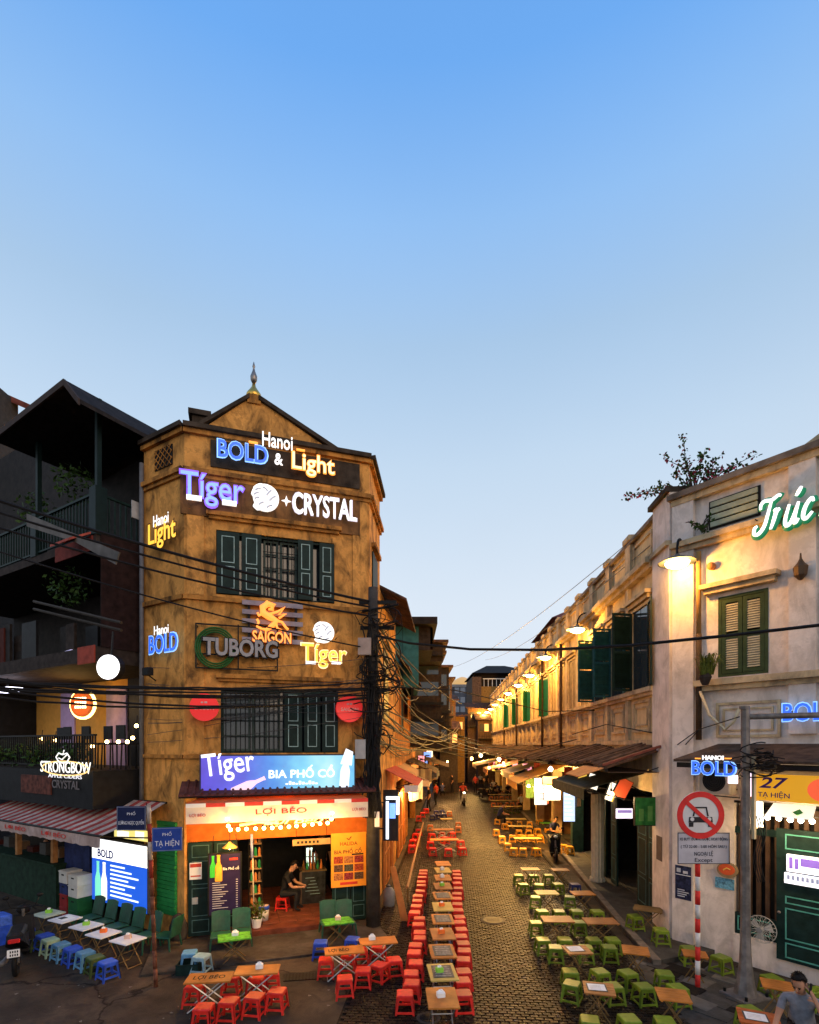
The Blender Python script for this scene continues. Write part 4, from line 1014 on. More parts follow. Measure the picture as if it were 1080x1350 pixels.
part('bracket', M_iron, t, (-.2, -.17, .18, .44, -.2, -.17), (.17, .2, .18, .44, -.2, -.17))
t, ox, oz = sign(WR2, 'neon_sign', 'blue neon word with white top line above the air conditioner', (911, 997), (970, 1022), 1.12)
glow_word(t, WR2, ox, oz, 1.12, 'BOLD', (912, 1004), (969, 1022), E_blue, E_sky, bold=.012, grow=.02)
glow_word(t, WR2, ox, oz, 1.12, 'HANOI', (926, 996), (954, 1002), E_white, None, bold=.03)
m = MB()
for a, b in (((917, 999), (924, 1001)), ((956, 999), (965, 1001))):
    xx, zz, w_, h_ = span(WR2, a, b, 1.12); m.box(xx-ox-w_/2, xx-ox+w_/2, -.02, 0, zz-oz-.012, zz-oz+.012)
m.obj('dash', E_orange, t); supports(t, [(-.15, .0), (.15, .0)], 1.1)
x, z, w_, h_ = span(WR2, (961, 1022), (972, 1033), .8); t = WR2.frame('light_box', 'small pinkish lit box beside the air conditioner', 'lamp', x, z, .8)
m = MB(); m.bbox(-w_/2, w_/2, -.05, .05, -h_/2, h_/2, .01); m.obj('lit_face', emat('pink_white', (1, .8, .85), 1.8), t); part('bracket', M_iron, t, (-.01, .01, .05, .78, 0, .02))
# menu screens on the door
x, z, w_, h_ = span(WR2, (1037, 1129), (1085, 1152), .18); t = WR2.frame('menu_screen', 'lit white and violet menu panel on the green door', 'sign', x, z, .18)
part('panel', emat('menu_white', (.9, .9, 1), .8), t, (-w_/2, w_/2, -.02, .04, -h_/2, h_/2)); part('print', emat('menu_violet', (.2, .12, .6), .5), t, (-w_*.1, w_*.45, -.024, -.0205, -h_*.1, h_*.35), (-w_*.42, -w_*.32, -.024, -.0205, -h_*.3, h_*.35), (-w_*.26, -w_*.16, -.024, -.0205, -h_*.3, h_*.3))
x, z, w_, h_ = span(WR2, (1034, 1154), (1085, 1168), .18); t = WR2.frame('menu_screen', 'narrow lit strip of small pictures under the violet menu panel', 'sign', x, z, .18)
part('panel', MATS['menu_white'], t, (-w_/2, w_/2, -.02, .04, -h_/2, h_/2)); part('print', emat('strip_print', (.25, .3, .5), .4), t, *[(-w_*.42+k*w_*.125, -w_*.42+k*w_*.125+w_*.07, -.024, -.0205, -h_*.1, h_*.32) for k in range(7)])
# wall lantern, spot
x, z = r2(1057, 752, .15); t = WR2.frame('wall_lantern', 'old unlit iron lantern on the right pilaster of the end house', 'lantern', x, z, .2)
m = MB(); m.lathe([(.03, -.18), (.10, -.1), (.12, .05), (.06, .12), (.02, .2), (.012, .3)], 8); m.obj('lantern_body', mat('bronze', (.10, .06, .035), .5, .4), t); m = MB(); m.tube([(0, .15, .1), (0, .05, .16), (0, 0, .12)], .015, 6); m.obj('bracket', M_iron, t)
x, z = r2(937, 746, .1); t = WR2.frame('spot_lamp', 'small round copper spot on the wall above the louvred window', 'lamp', x, z, .1)
m = MB(); m.lathe([(.07, -.1), (.08, 0), (.05, .06)], 12, M=Matrix.Rotation(R(90), 4, 'X')); m.obj('housing', mat('copper_shade', (.35, .14, .05), .5), t, True)
# ================================================================== dark house on the left along the cross street
DB = WC.frame('dark_balcony_house', 'tall dark timber house with stacked balconies left of the ochre building', 'building')
def wc(px, py, out=0.): return WC.at(px, py, out)
BX = XC0-.0                                   # right end (meets the ochre building)
BO = 1.0                                      # balcony depth
zt2_ = 6.2
part('core_wall', M_dark, DB, (-1, BX, 1.4, 1.6, 0, 10.5)); part('party_wall', M_dark, DB, (BX-.16, BX-.02, -.0, 1.4, 0, 10.6))
part('party_wall', mat('plum_plaster', (.022, .011, .010), .85, var=.4), DB, (BX-.19, BX-.165, -BO+.1, 1.4, zt2_+.28, 9.0))
# floor slabs
zt3 = 8.95; zt2 = 6.2; zt1 = 3.72
M_slab = mat('slab_brown', (.035, .026, .022), .85, var=.4)
part('floor_slab', M_slab, DB, (-1, BX-.2, -BO, 1.4, zt3-.18, zt3)); part('floor_slab', M_slab, DB, (-1, BX-.2, -BO, 1.4, zt2-.05, zt2+.28)); part('floor_slab', M_black, DB, (-1, BX-.2, -BO-.06, 1.4, zt1-.85, zt1))
part('slab_end', M_redp, DB, (BX-.9, BX-.21, -BO-.03, -BO-.001, zt2-.09, zt2+.3)); part('slab_end', mat('dim_red', (.16, .03, .022), .8, var=.3), DB, (BX-1.9, BX-.3, -BO-.03, -BO-.001, zt3-.35, zt3-.02))
# reddish sloping canopy, grey boards
m = MB(); a = wc(88, 690, 1.3); b = wc(150, 668, 1.3)
m.slab([(a[0], -1.05, 9.0), (BX-.3, -1.05, 9.0), (BX-.3, -1.5, 8.72), (a[0]-.3, -1.5, 8.72)], (0, 0, -.05)); m.obj('small_canopy', mat('salmon_sheet', (.33, .07, .05), .75, var=.3), DB)
m = MB(); q = [wc(35, 677, 1.35), wc(157, 728, 1.35), wc(152, 744, 1.35), (wc(100, 715, 1.35)), wc(35, 694, 1.35)]
m.slab([(x, -1.35, z) for x, z in q], (0, .03, 0)); m.obj('hanging_tarp', mat('grey_tarp', (.12, .11, .10), .85, var=.3, scale=3), DB)
m = MB()
for py, o_ in ((793, 1.2), (803, 1.15)):
    a = wc(45, py, o_); b = wc(160, py+28, o_); m.tube([(a[0], -o_, a[1]), (b[0], -o_, b[1])], .035, 6)
m.obj('awning_pole', mat('brown_pole', (.04, .03, .022), .6), DB)
# clutter on the middle floor: boards, boxes, pots seen in the dark
rng = random.Random(5)
for k in range(24):
    x = rng.uniform(.4, BX-1); w_, h_ = rng.uniform(.3, .9), rng.uniform(.3, 1.1)
    part('stored_board', [M_dark, M_slab, mat('dull_grey_board', (.07, .066, .06), .8), mat('dull_red_board', (.06, .014, .01), .8), M_black][rng.randrange(5)], DB, (x, x+w_, -BO+.1+k*.02, -BO+.16+k*.02, zt2+.28, zt2+.28+h_))
# top terrace: parapet rail with balusters, posts, roof
rail_z = zt3+.95
def balustrade(par, x0, x1, z0, z1, out, mt, step=.14, top=.05):
    o = part('hand_rail', mt, par, (x0, x1, -out-.04, -out+.04, z1-top, z1), (x0, x1, -out-.02, -out+.02, z0+.08, z0+.12))
    n_ = int((x1-x0)/step); bm_ = MB(); bm_.box(-.014, .014, -.014, .014, 0, z1-top-z0-.12); me = bm_.mesh('baluster', mt)
    for k in range(n_+1):
        b_ = bpy.data.objects.new('baluster', me); COL.objects.link(b_); b_.parent = o; b_.location = (x0+(x1-x0)*k/n_, -out, z0+.12)
    return o
balustrade(DB, .0, BX-.25, zt3, rail_z, BO-.05, M_dgreen)
mb = MB(); [mb.box(BX-.27, BX-.24, -BO+.05+.13*k, -BO+.08+.13*k, zt3, rail_z) for k in range(8)]; mb.box(BX-.28, BX-.22, -BO, .1, rail_z-.05, rail_z); mb.obj('side_railing', M_dgreen, DB)
for x in (BX-.3, BX-3.0, BX-5.6): part('terrace_post', mat('post_green', (.006, .016, .016), .5), DB, (x-.13, x+.13, -BO-.02, -BO+.24, zt3, rail_z+.12), (x-.05, x+.05, -BO+.06, -BO+.16, rail_z+.12, 12.0))
part('terrace_wall', M_dark, DB, (-1, BX, 1.2, 1.39, zt3, 11.4))
part('white_cloth', mat('dim_white_cloth', (.4, .4, .4), .9), DB, (BX-.18, BX-.16, -.2, .5, 9.6, 10.0))
# gabled roof, gable end towards the street
ax, az = wc(90, 503, 1.5); ex, ez = wc(212, 572, 1.0); lx, lz = wc(-12, 575, 1.6)
ex = BX+.25
m = MB(); 
for (xa, za, xb, zb) in ((lx, lz, ax, az), (ax, az, ex, 11.45)):
    m.slab([(xa, -1.55, za), (xb, -1.55, zb), (xb, 4.5, zb), (xa, 4.5, za)], (0, 0, -.09))
roof = m.obj('roof', mat('dark_roof', (.022, .018, .017), .85, var=.4), DB)
m = MB()
for (xa, za, xb, zb) in ((lx, lz, ax, az), (ax, az, ex, 11.45)): m.slab([(xa, -1.6, za+.01), (xb, -1.6, zb+.01), (xb, -1.6, zb-.13), (xa, -1.6, za-.13)], (0, .045, 0))
m.obj('barge_board', mat('barge_brown', (.05, .035, .03), .8), roof)
m = MB(); m.prism([(lx-6, 9), (ex-.2, 9), (ex-.2, 11.3), (ax, az-.12), (lx+.1, lz-.14), (lx-6, lz-.5)], .9, 1.1); m.obj('gable_infill', M_dark, DB)
part('rear_wall', M_dark, DB, (lx-7, lx-.2, 1.12, 1.2, 8.9, 14.4))
# the neighbour's red roof, far left
t = thing('red_roofed_house', 'slice of red-roofed house at the far left edge', 'building', (0, 0, 0))
m = MB(); m.slab([P(-80, 480, 22), P(46, 536, 22), P(46, 536, 25), P(-80, 480, 25)], (0, 0, -.25)); m.obj('roof', M_redtile, t)
m = MB(); m.box(P(-80, 500, 22.4).x, P(24, 500, 22.4).x, 22.4, 20, 0, P(20, 532, 22.4).z); m.obj('wall', mat('pale_grey_wall', (.045, .042, .04), .85, var=.2), t)
m = MB(); [m.box(P(-60+k*9, 500, 22.3).x, P(-60+k*9, 500, 22.3).x+.03, 22.3, 22.34, P(0, 572, 22.3).z, P(0, 527, 22.3).z) for k in range(9)]; [m.box(P(-70, 500, 22.3).x, P(22, 500, 22.3).x, 22.29, 22.33, P(0, 530+k*12, 22.3).z, P(0, 530+k*12, 22.3).z+.03) for k in range(4)]; m.obj('window_grille', M_iron, t)

# ------------------------------------------------------------------ bar floor with its lights
bw = lambda px: wc(px, 930, -1.15)[0]
part('back_wall', mat('bar_wall_ochre', (.62, .30, .06), .8, var=.1), DB, (bw(46), bw(166), 1.2, 1.25, zt1, zt2-.05))
part('back_wall_violet', mat('bar_wall_violet', (.42, .30, .48), .8, var=.1), DB, (bw(80), bw(98), 1.15, 1.195, zt1, zt2-.3)); part('back_wall_violet', MATS['bar_wall_violet'], DB, (bw(140), bw(166), 1.15, 1.195, zt1, zt2-.3))
part('bar_wall_black', M_black, DB, (bw(166), BX, 1.2, 1.25, zt1, zt2))
part('bar_partition', M_black, DB, (bw(46)-.1, bw(46), -.2, 1.2, zt1, zt2))
part('bar_wall_dark', mat('bar_indigo', (.03, .028, .06), .7), DB, (-1, bw(46)-.1, 1.2, 1.25, zt1, zt2-.05))
balustrade(DB, .0, BX-.25, zt1, zt1+.82, BO-.02, M_iron, .11, .04)
x, z, w_, h_ = span(WC, (104, 913), (136, 946), -.9); t = WC.frame('round_bar_sign', 'round sign with warm halo on the ochre bar wall upstairs', 'sign', x, z, -1.05)
t.location = WC.pt(x+.1, z, -.65); t.rotation_euler[2] = -.22; m = MB(); m.disc((0, 0), h_/2, -.1, .02); m.obj('board', mat('rust_disc', (.25, .06, .015), .6), t); m = MB(); m.ring((0, 0), h_/2+.005, h_/2+.07, -.05, .0); m.obj('halo_tube', emat('halo_warm', (1, .72, .2), 5), t)
part('lettering', emat('warm_white_letters', (1, .85, .6), 2.5), t, *[(-.2+.08*k, -.145+.08*k, -.11, -.1, zz, zz+.07) for k in range(5) for zz in (-.12, .0, .12)]); light('halo_light', (0, -.5, 0), 45, WARM, .2, t)
# disc lamp on a bracket in front
x, z = wc(145, 880, 1.35); t = WC.frame('disc_lamp', 'large round white light box hung before the upstairs bar', 'light box', x, z, 1.35)
r_ = 15.5*11.3/700
t.rotation_euler[2] = -.12; m = MB(); m.disc((0, 0), r_, -.06, -.05); m.obj('lit_face', emat('disc_white', (1, .98, 1), 1.6), t); m = MB(); m.disc((0, 0), r_*1.05, -.049, .1); m.obj('drum', M_black, t); m = MB(); m.tube([(0, .05, r_), (0, .1, r_+.5)], .02, 6); m.obj('hanger', M_iron, t)
# white ceiling fixtures, violet stage light
x, z = wc(10, 910, .6); t = WC.frame('ceiling_fixture', 'cool white flat ceiling lamp at the left edge of the upstairs bar', 'lamp', x, z, .6)
m = MB(); m.bbox(-.55, .5, -.2, .2, -.04, .06, .02); m.obj('diffuser', emat('cool_white_lamp', (.8, .8, 1), 5), t); m = MB(); m.tube([(0, 0, .06), (0, 0, zt2-z-.05)], .02, 6); m.obj('stem', M_iron, t); light('ceiling_light', (0, 0, -.15), 14, (.7, .7, 1), .2, t)
a, b = wc(0, 883, .9), wc(95, 858, .9); t = WC.frame('light_tube', 'long slanting lilac tube lamp over the upstairs bar', 'lamp', a[0], a[1], .9)
m = MB(); m.tube([(-.3, 0, -.05), (b[0]-a[0], 0, b[1]-a[1])], .035, 6); m.obj('tube', emat('tube_dim_lilac', (.62, .55, .85), .55), t); m = MB(); m.tube([(-.3, 0, -.05), ((b[0]-a[0])*.35, 0, (b[1]-a[1])*.35)], .05, 6); m.obj('lit_tube', emat('tube_bright_lilac', (.9, .85, 1), 2.2), t)
m = MB(); [m.tube([(k, 0, .05), (k, .2, zt2-a[1]-.05)], .012, 5) for k in (.3, 1.5)]; m.obj('hanger', M_iron, t)
light('bar_violet', WC.pt(bw(20), zt1+1.9, -.3), 40, (.45, .3, 1), .2, DB)
# small warm bulbs
for k, (a, b, o_) in enumerate([(30, 884, .5), (42, 881, .5), (114, 871, .6), (128, 866, .6), (180, 957, .9), (122, 984, .95), (141, 978, .95), (156, 978, .95), (168, 978, .95), (175, 973, .95), (55, 974, .8), (73, 976, .8)]):
    x, z = wc(a, b, o_); t = WC.frame('fairy_bulb', ['warm bulb hung left of the violet bar wall, upper row', 'warm bulb just right of it in the upper row', 'warm bulb up left of the white disc lamp', 'warm bulb touching the upper left of the white disc lamp', 'warm bulb alone by the drain pipe above the railing', 'warm bulb lowest on the bar railing, left of the row', 'warm bulb on the bar railing, leftmost of the close row', 'warm bulb on the bar railing, second of the close row', 'warm bulb on the bar railing, third of the close row', 'warm bulb on the bar railing, last and highest of the row', 'warm bulb in the railing plants, left one', 'warm bulb in the railing plants, right one'][k], 'bulb', x, z, o_, 'warm bulbs of the upstairs bar')
    m = MB(); m.ball((0, 0, 0), .04, 10, 7); m.obj('globe', E_bulb, t, True); m = MB(); m.tube([(0, 0, .03), (0, .02, .22)], .01, 5); m.obj('flex', M_cable, t)
light('railing_glow', WC.pt(BX-1.3, zt1+.5, .6), 25, WARM, .2, DB)
# bar stools / chairs upstairs (dark ladder backs)
for k, a in enumerate((58, 80, 92, 104, 120, 150, 162)):
    x, z = wc(a, 960, .35); h_ = 1.05
    t = WC.frame('bar_chair', f'black high-backed bar chair upstairs, {ORD[k]} from the left along the railing', 'chair', x, zt1, .35 if k % 2 else .1, 'black chairs of the upstairs bar')
    for sx_ in (-.17, .17):
        for sy in (-.17, .17): m = MB(); m.tube([(sx_*1.1, sy*1.1, 0), (sx_, sy, .6 if sy < 0 else h_)], .018, 5); m.obj('leg', M_iron, t)
    part('seat', M_black, t, (-.2, .2, -.2, .2, .58, .63)); part('backrest', M_black, t, (-.18, .18, .15, .18, .72, h_))
# long fascia sign: oval lit cider sign, fainter panels
FO = BO+.12
t, ox, oz = sign(WC, 'oval_neon_sign', 'oval white and amber neon sign with an apple on the black fascia', (52, 990), (118, 1027), FO)
x, z, w_, h_ = span(WC, (54, 1004), (116, 1022), FO); m = MB()
m.tube([(x-ox+math.cos(q/28*2*math.pi)*w_*.49, .0, z-oz+math.sin(q/28*2*math.pi)*h_*.52) for q in range(28)], .014, 6, closed=True); m.obj('oval', emat('amber_tube', (1, .6, .2), 1.3), t, True)
glow_word(t, WC, ox, oz, FO, 'STRONGBOW', (52, 1004), (118, 1019), emat('cider_white', (1, .97, .9), 1.2), None, bold=.0); glow_word(t, WC, ox, oz, FO, 'APPLE CIDERS', (63, 1021), (107, 1026), E_dimw, None, bold=.0)
x, z, w_, h_ = span(WC, (75, 993), (93, 1006), FO); m = MB()
m.tube([(x-ox+a_*w_, -.02, z-oz+b_*h_) for a_, b_ in ((0, .35), (-.3, .5), (-.5, .1), (-.3, -.4), (0, -.5), (.3, -.4), (.5, .1), (.3, .5), (0, .35), (.1, .8))], .015, 6); m.tube([(x-ox-.3*w_, -.02, z-oz), (x-ox-.05*w_, -.02, z-oz-.15*h_), (x-ox+.3*w_, -.02, z-oz+.35*h_)], .012, 5); m.obj('apple', E_white, t, True)
supports(t, [(-.3, 0), (.3, 0)], FO-BO)
t, ox, oz = sign(WC, 'fascia_panel', 'dim brown printed panel with faint word under the oval neon sign', (27, 1020), (104, 1048), BO+.09)
x, z, w_, h_ = span(WC, (27, 1022), (66, 1046), BO+.09); part('panel', mat('brown_print', (.10, .03, .02), .6, var=.7, scale=8), t, (x-ox-w_/2, x-ox+w_/2, 0, .03, z-oz-h_/2, z-oz+h_/2))
glow_word(t, WC, ox, oz, BO+.09, 'CRYSTAL', (68, 1029), (104, 1040), mat('faded_letters', (.16, .14, .14)), None, bold=.01)
# planter hedge on the bar railing
def leaf_cloud(mb, c, r, n_, size, rng, sq=(1, 1, 1)):
    for _ in range(n_):
        while True:
            v = Vector((rng.uniform(-1, 1), rng.uniform(-1, 1), rng.uniform(-1, 1)))
            if v.length < 1: break
        p = Vector(c)+Vector((v.x*r*sq[0], v.y*r*sq[1], v.z*r*sq[2])); d = Vector((rng.gauss(0, 1), rng.gauss(0, 1), rng.gauss(0, 1)))
        d.normalize(); e = d.cross(Vector((rng.random(), rng.random(), rng.random()+.1))).normalized(); s_ = size*rng.uniform(.6, 1.3)
        mb.add([p-e*s_*.4, p+d*s_*.5+e*0, p+e*s_*.4, p+d*s_*1.2], [(0, 1, 2), (1, 3, 2)]) if rng.random() < .0 else mb.add([p, p+d*s_*.5+e*s_*.3, p+d*s_*1.1, p+d*s_*.5-e*s_*.3], [(0, 1, 2, 3)])
M_leaf = mat('leaf_dark_green', (.035, .075, .018), .6, var=.5, scale=20, bump=0); M_leafy = mat('leaf_yellow_green', (.10, .12, .02), .6, var=.4, scale=20, bump=0)
x0, _ = wc(-30, 985, 1.1); x1, z = wc(88, 985, 1.1)
t = WC.frame('planter_hedge', 'bushy green plants trailing over the upstairs bar railing at left', 'plant', x0, zt1+.1, .8)
m = MB(); rg = random.Random(2)
for k in range(14): leaf_cloud(m, ((x1-x0)*(k+.5)/14, rg.uniform(-.1, .1), .15+.2*rg.random()), .42, 150, .11, rg, (1, .7, .7))
m.obj('foliage', M_leaf, t); part('planter', M_dark, t, (0, x1-x0, -.15, .15, -.25, .05))
# vines in the dark upper balconies
for (a, b, o_, lab) in ((70, 610, 1.0, 'dim leafy plant on the top terrace of the dark house'), (60, 750, 1.1, 'dim leafy plant on the middle balcony of the dark house'), (20, 650, 1.1, 'dim leafy plant at the left end of the top terrace')):
    x, z = wc(a, b, o_); t = WC.frame('balcony_plant', lab, 'plant', x, z-.3, o_-.5); m = MB(); leaf_cloud(m, (0, 0, 0), .5, 260, .12, rg); m.obj('foliage', M_leaf, t)

# ------------------------------------------------------------------ striped street awning
AOUT = 1.55
x0, _ = wc(-40, 1085, AOUT); xr = XC0+1.0
zf, zr = 2.47, 3.02
t = WC.frame('striped_awning', 'faded red and white striped awning over the pavement tables at left', 'awning', 0, 0, 0)
n_ = 36; M_st = [mat('awning_red', (.30, .045, .04), .85, var=.3), mat('awning_white', (.46, .36, .31), .85, var=.2, stain=(.15, .09, .07), stain_amt=.6)]
for k in range(n_):
    a, b = x0+(xr-x0)*k/n_, x0+(xr-x0)*(k+1)/n_; m = MB()
    sag = .05
    for j in range(3):
        f0, f1 = j/3, (j+1)/3; z_ = lambda f: zr+(zf-zr)*f-sag*math.sin(math.pi*f)
        m.add([(a, -.1-(AOUT-.1)*f0, z_(f0)), (b, -.1-(AOUT-.1)*f0, z_(f0)), (b, -.1-(AOUT-.1)*f1, z_(f1)), (a, -.1-(AOUT-.1)*f1, z_(f1))], [(0, 1, 2, 3)])
    m.obj('stripe', M_st[k % 2], t)
m = MB(); nn = 40
for k in range(nn):
    a, b = x0+(xr-x0)*k/nn, x0+(xr-x0)*(k+1)/nn; wv = lambda q: .012*math.sin(q*9)
    m.quad((a, -AOUT-wv(a), zf-.24+.015*math.sin(a*14)), (b, -AOUT-wv(b), zf-.24+.015*math.sin(b*14)), (b, -AOUT, zf), (a, -AOUT, zf))
m.obj('valance', mat('awning_valance', (.42, .31, .27), .85, var=.2, stain=(.2, .12, .1), stain_amt=.5), t)
for (a, b) in (((6, 1086), (33, 1099)), ((54, 1096), (86, 1109)), ((-40, 1076), (-14, 1088))):
    x, z, w_, h_ = span(WC, a, b, AOUT+.02); letters('lettering', 'LỢI BÉO', MATS['print_red'], t, (x, -AOUT-.018, zf-.12), width=w_, height=.14, bold=.0, extrude=.002)
m = MB(); m.tube([(x0, -AOUT+.01, zf), (xr, -AOUT+.01, zf)], .025, 6); m.tube([(x0, -.1, zr-.02), (xr, -.1, zr-.02)], .03, 6)
for xq in (xr-.1, xr-2.5, xr-5): m.tube([(xq, -.05, 2.2), (xq, -AOUT+.02, zf-.02)], .018, 6)
m.obj('awning_frame', M_iron, t)
# ground floor behind it
part('counter', mat('green_counter', (.012, .03, .018), .7, var=.4), DB, (-1, wc(75, 1190, .3)[0], -.32, .1, 0, 1.12), (-1, wc(75, 1190, .3)[0]+.05, -.4, .12, 1.12, 1.17))
part('shop_back', mat('dim_shop', (.03, .022, .016), .85), DB, (-1, BX-.2, 1.3, 1.39, 0, 2.9))
for a in (24, 71): x, z = wc(a, 1120, .25); part('shop_post', mat('orange_post', (.34, .16, .06), .8, var=.3), DB, (x-.06, x+.06, -.3, -.18, 1.17, 2.85))
x, z = wc(60, 1120, -.4); part('shop_shelf', M_slab, DB, (x-1.2, x+1.2, .4, .8, 1.15, 1.2), (x-1.2, x+1.2, .4, .8, 1.6, 1.64)); part('shop_lintel', mat('lit_lintel', (.45, .24, .09), .8), DB, (wc(38, 1108, .1)[0], wc(70, 1108, .1)[0], -.14, -.06, 2.3, 2.5))
for k in range(9): x = .8+k*.75; part('shop_goods', [MATS['dull_red_board'], MATS['dull_grey_board'], mat('goods_tan', (.22, .12, .06), .8)][k % 3], DB, (x, x+.35, .1, .35, 1.17, 1.3+.25*(k*37 % 10)/10))
light('counter_light', WC.pt(BX-3.6, 2.1, .6), 22, WARM2, .15, DB)
a, _ = wc(84, 1105, .1); b, _ = wc(117, 1105, .1); part('blue_fridge_banner', mat('navy_banner', (.02, .03, .10), .5, var=.4), DB, (a, b, -.08, .2, 0, 2.1))
# lit blue beer menu
LO = .35
xa, zt = wc(131, 1106, LO); xb, _ = wc(194, 1106, LO); _, zb = wc(122, 1185, LO); xa, _ = wc(122, 1185, LO)
t = WC.frame('light_box_menu', 'tall lit blue and white beer menu under the striped awning', 'sign', xa, zb, LO); w_, h_ = xb-xa, zt-zb
part('case', MATS['sign_case'], t, (-.02, w_+.02, 0, .12, -.02, h_+.02)); part('lit_face', emat('menu_lit_blue', (.012, .11, .75), 1.0, (.01, .05, .2)), t, (0, w_, -.01, -.001, 0, h_*.68)); part('lit_face', emat('menu_lit_white', (1, 1, .98), 1.7), t, (0, w_, -.01, -.001, h_*.68, h_))
m = MB(); m.prism(bottle_poly(w_*.12, h_*.04, h_*.6), -.02, -.011); m.obj('printed_bottle', emat('bottle_green', (.2, .8, .55), .9), t); m = MB(); m.prism(bottle_poly(w_*.24, h_*.04, h_*.6), -.02, -.011); m.obj('printed_bottle', emat('bottle_pale', (1, .95, .7), 1.4), t)
letters('lettering', 'BOLD', mat('menu_blue_ink', (.08, .12, .4)), t, (w_*.26, -.012, h_*.78), width=w_*.3, bold=.03, extrude=.003)
for k in range(8): part('menu_line', emat('menu_line_white', (.8, .95, 1), 1.5), t, (w_*.36, w_*(.62+.3*((k*7) % 5)/5), -.018, -.011, h_*(.60-.067*k), h_*(.60-.067*k)+.035))
m = MB(); m.tube([(w_*.05, .06, h_), (w_*.05, .06, 3.0-zb)], .01, 4); m.tube([(w_*.95, .06, h_), (w_*.95, .06, 3.0-zb)], .01, 4); m.obj('hanger', M_iron, t)
# yellow banner above, blue cloth bundle, green rolling shutter
x, z, w_, h_ = span(WC, (150, 1095), (194, 1109), .3); t = WC.frame('banner', 'bright yellow and white banner above the lit blue menu', 'banner', x, z+.04, .3)
part('cloth', emat('banner_yellow', (1, .85, .25), .9), t, (-w_/2, w_/2, 0, .02, -h_/2, h_/2)); part('print', emat('banner_white', (1, .97, .8), 1.2), t, (-w_*.4, -w_*.05, -.01, -.001, -h_*.4, h_*.2), (w_*.15, w_*.4, -.01, -.001, -h_*.3, h_*.35)); part('hook', M_iron, t, (-.3, -.28, .02, .28, h_*.3, h_*.3+.02), (.28, .3, .02, .28, h_*.3, h_*.3+.02))
x, z, w_, h_ = span(WC, (204, 1110), (234, 1215), .03); t = WC.frame('rolling_shutter', 'bright green slatted shutter on the ochre side wall behind the pole', 'shutter', x, 0, .04)
hs = z+h_/2
for k in range(22): part('slat', mat('bright_green_shutter', (.02, .20, .05), .5, var=.2), t, (-w_*.35, w_*.45, -.02-.012*(k % 2), .03, .5+k*.095, .5+k*.095+.085))
# ================================================================== left side of the lane beyond the corner building
def lane_house(name, label, t0, t1, h, wallm, windows, eave=None, upper=None):
    o = WS.frame(name, label, 'building', t0, 0, 0); L = t1-t0
    part('wall', wallm, o, (0, L, 0, .3, 2.9, h), (0, .25, .0, .3, 0, 2.9), (L-.25, L, .0, .3, 0, 2.9), (0, .2, .3, 6, 0, h), (0, L, 5.8, 6, 0, h)); part('roof', M_tile, o, (0, L, .25, 6, h-.1, h+.05))
    part('shop_room', M_room, o, (.2, L-.2, 2.4, 2.5, 0, 2.9)); part('shop_ceiling', M_dark, o, (.2, L-.2, .3, 2.4, 2.92, 2.98))
    for (a, b, z0, z1, mt_) in windows:
        w = part('window', M_dgreen, o, (a, b, -.03, -.001, z0, z1)); part('frame', wallm, w, (a-.12, a-.001, -.07, -.001, z0-.1, z1+.1), (b+.001, b+.12, -.07, -.001, z0-.1, z1+.1), (a-.12, b+.12, -.1, -.001, z1+.1, z1+.2))
        mb = MB(); n_ = max(2, int((b-a)/.28))
        for k in range(n_): rect_line(mb, a+.04+(b-a-.05)*k/n_, a+(b-a-.05)*(k+1)/n_, z0+.05, z1-.05, .03, -.05, -.031)
        mb.obj('shutter_frame', mt_, w)
    if eave:
        m = MB(); z0, z1, o_ = eave; k = 0.
        while k < L-.1: m.slab([(k, .0, z0), (k+.37, 0, z0), (k+.37, -o_, z1), (k, -o_, z1)], (0, 0, -.06)); k += .4
        m.obj('eave', M_tile, o)
    return o
h1 = lane_house('orange_house', 'low orange plaster house behind the utility pole, left of the lane', 6.6, 12.2, 7.4, M_orange, [(1.6, 2.9, 4.9, 6.6, MATS['sash_paint'])], (7.7, 7.2, .5))
h2 = lane_house('orange_house', 'narrow orange house with tall dark shutters farther up the left side', 12.25, 18.5, 7.6, M_orange, [(1.2, 3.0, 4.6, 6.6, MATS['sash_paint']), (4.2, 5.2, 4.6, 6.6, MATS['sash_paint'])], (7.9, 7.3, .6))
h3 = lane_house('dark_house', 'tall dark house deep on the left of the lane, behind the cables', 18.55, 27, 9.0, mat('umber_wall', (.09, .055, .035), .85, var=.4), [(1, 2, 5, 6.6, M_line), (4, 5.2, 5, 6.6, M_line)])
h4 = lane_house('brown_house', 'brown house at the far left end of the lane', 27.05, 44, 9.5, mat('brown_wall', (.12, .07, .04), .85, var=.4), [(3, 4, 5, 7, M_line), (8, 9, 5, 7, M_line)])
# teal roof-top extension overhanging the lane
t = thing('rooftop_extension', 'teal clad rooftop extension with flat dark roof overhanging the lane', 'building')
Y = 21.5
a, b = P(506, 826, Y), P(552, 905, Y)
m = MB(); m.box(a.x-2.5, b.x, Y, Y+4, b.z, a.z); m.obj('teal_cladding', M_teal, t)
m = MB(); [m.box(a.x-2.4+k*.35, a.x-2.36+k*.35, Y-.02, Y, b.z, a.z) for k in range(10)]; m.obj('rib', mat('dark_teal', (.02, .07, .08), .7), t)
c = P(576, 818, Y); m = MB(); m.box(a.x-2.8, c.x, Y-.5, Y+4.5, a.z, a.z+.28); m.obj('flat_roof', M_dark, t)
d = P(571, 838, Y); m = MB(); m.box(b.x-.3, d.x, Y+.2, Y+4, P(0, 856, Y).z, a.z); m.obj('side_box', M_slab, t); part('prop', M_dark, t, (d.x-.1, d.x, Y+.2, Y+.3, 8.2, a.z), (b.x-.3, b.x-.2, Y+.5, Y+4, 5.5, b.z))
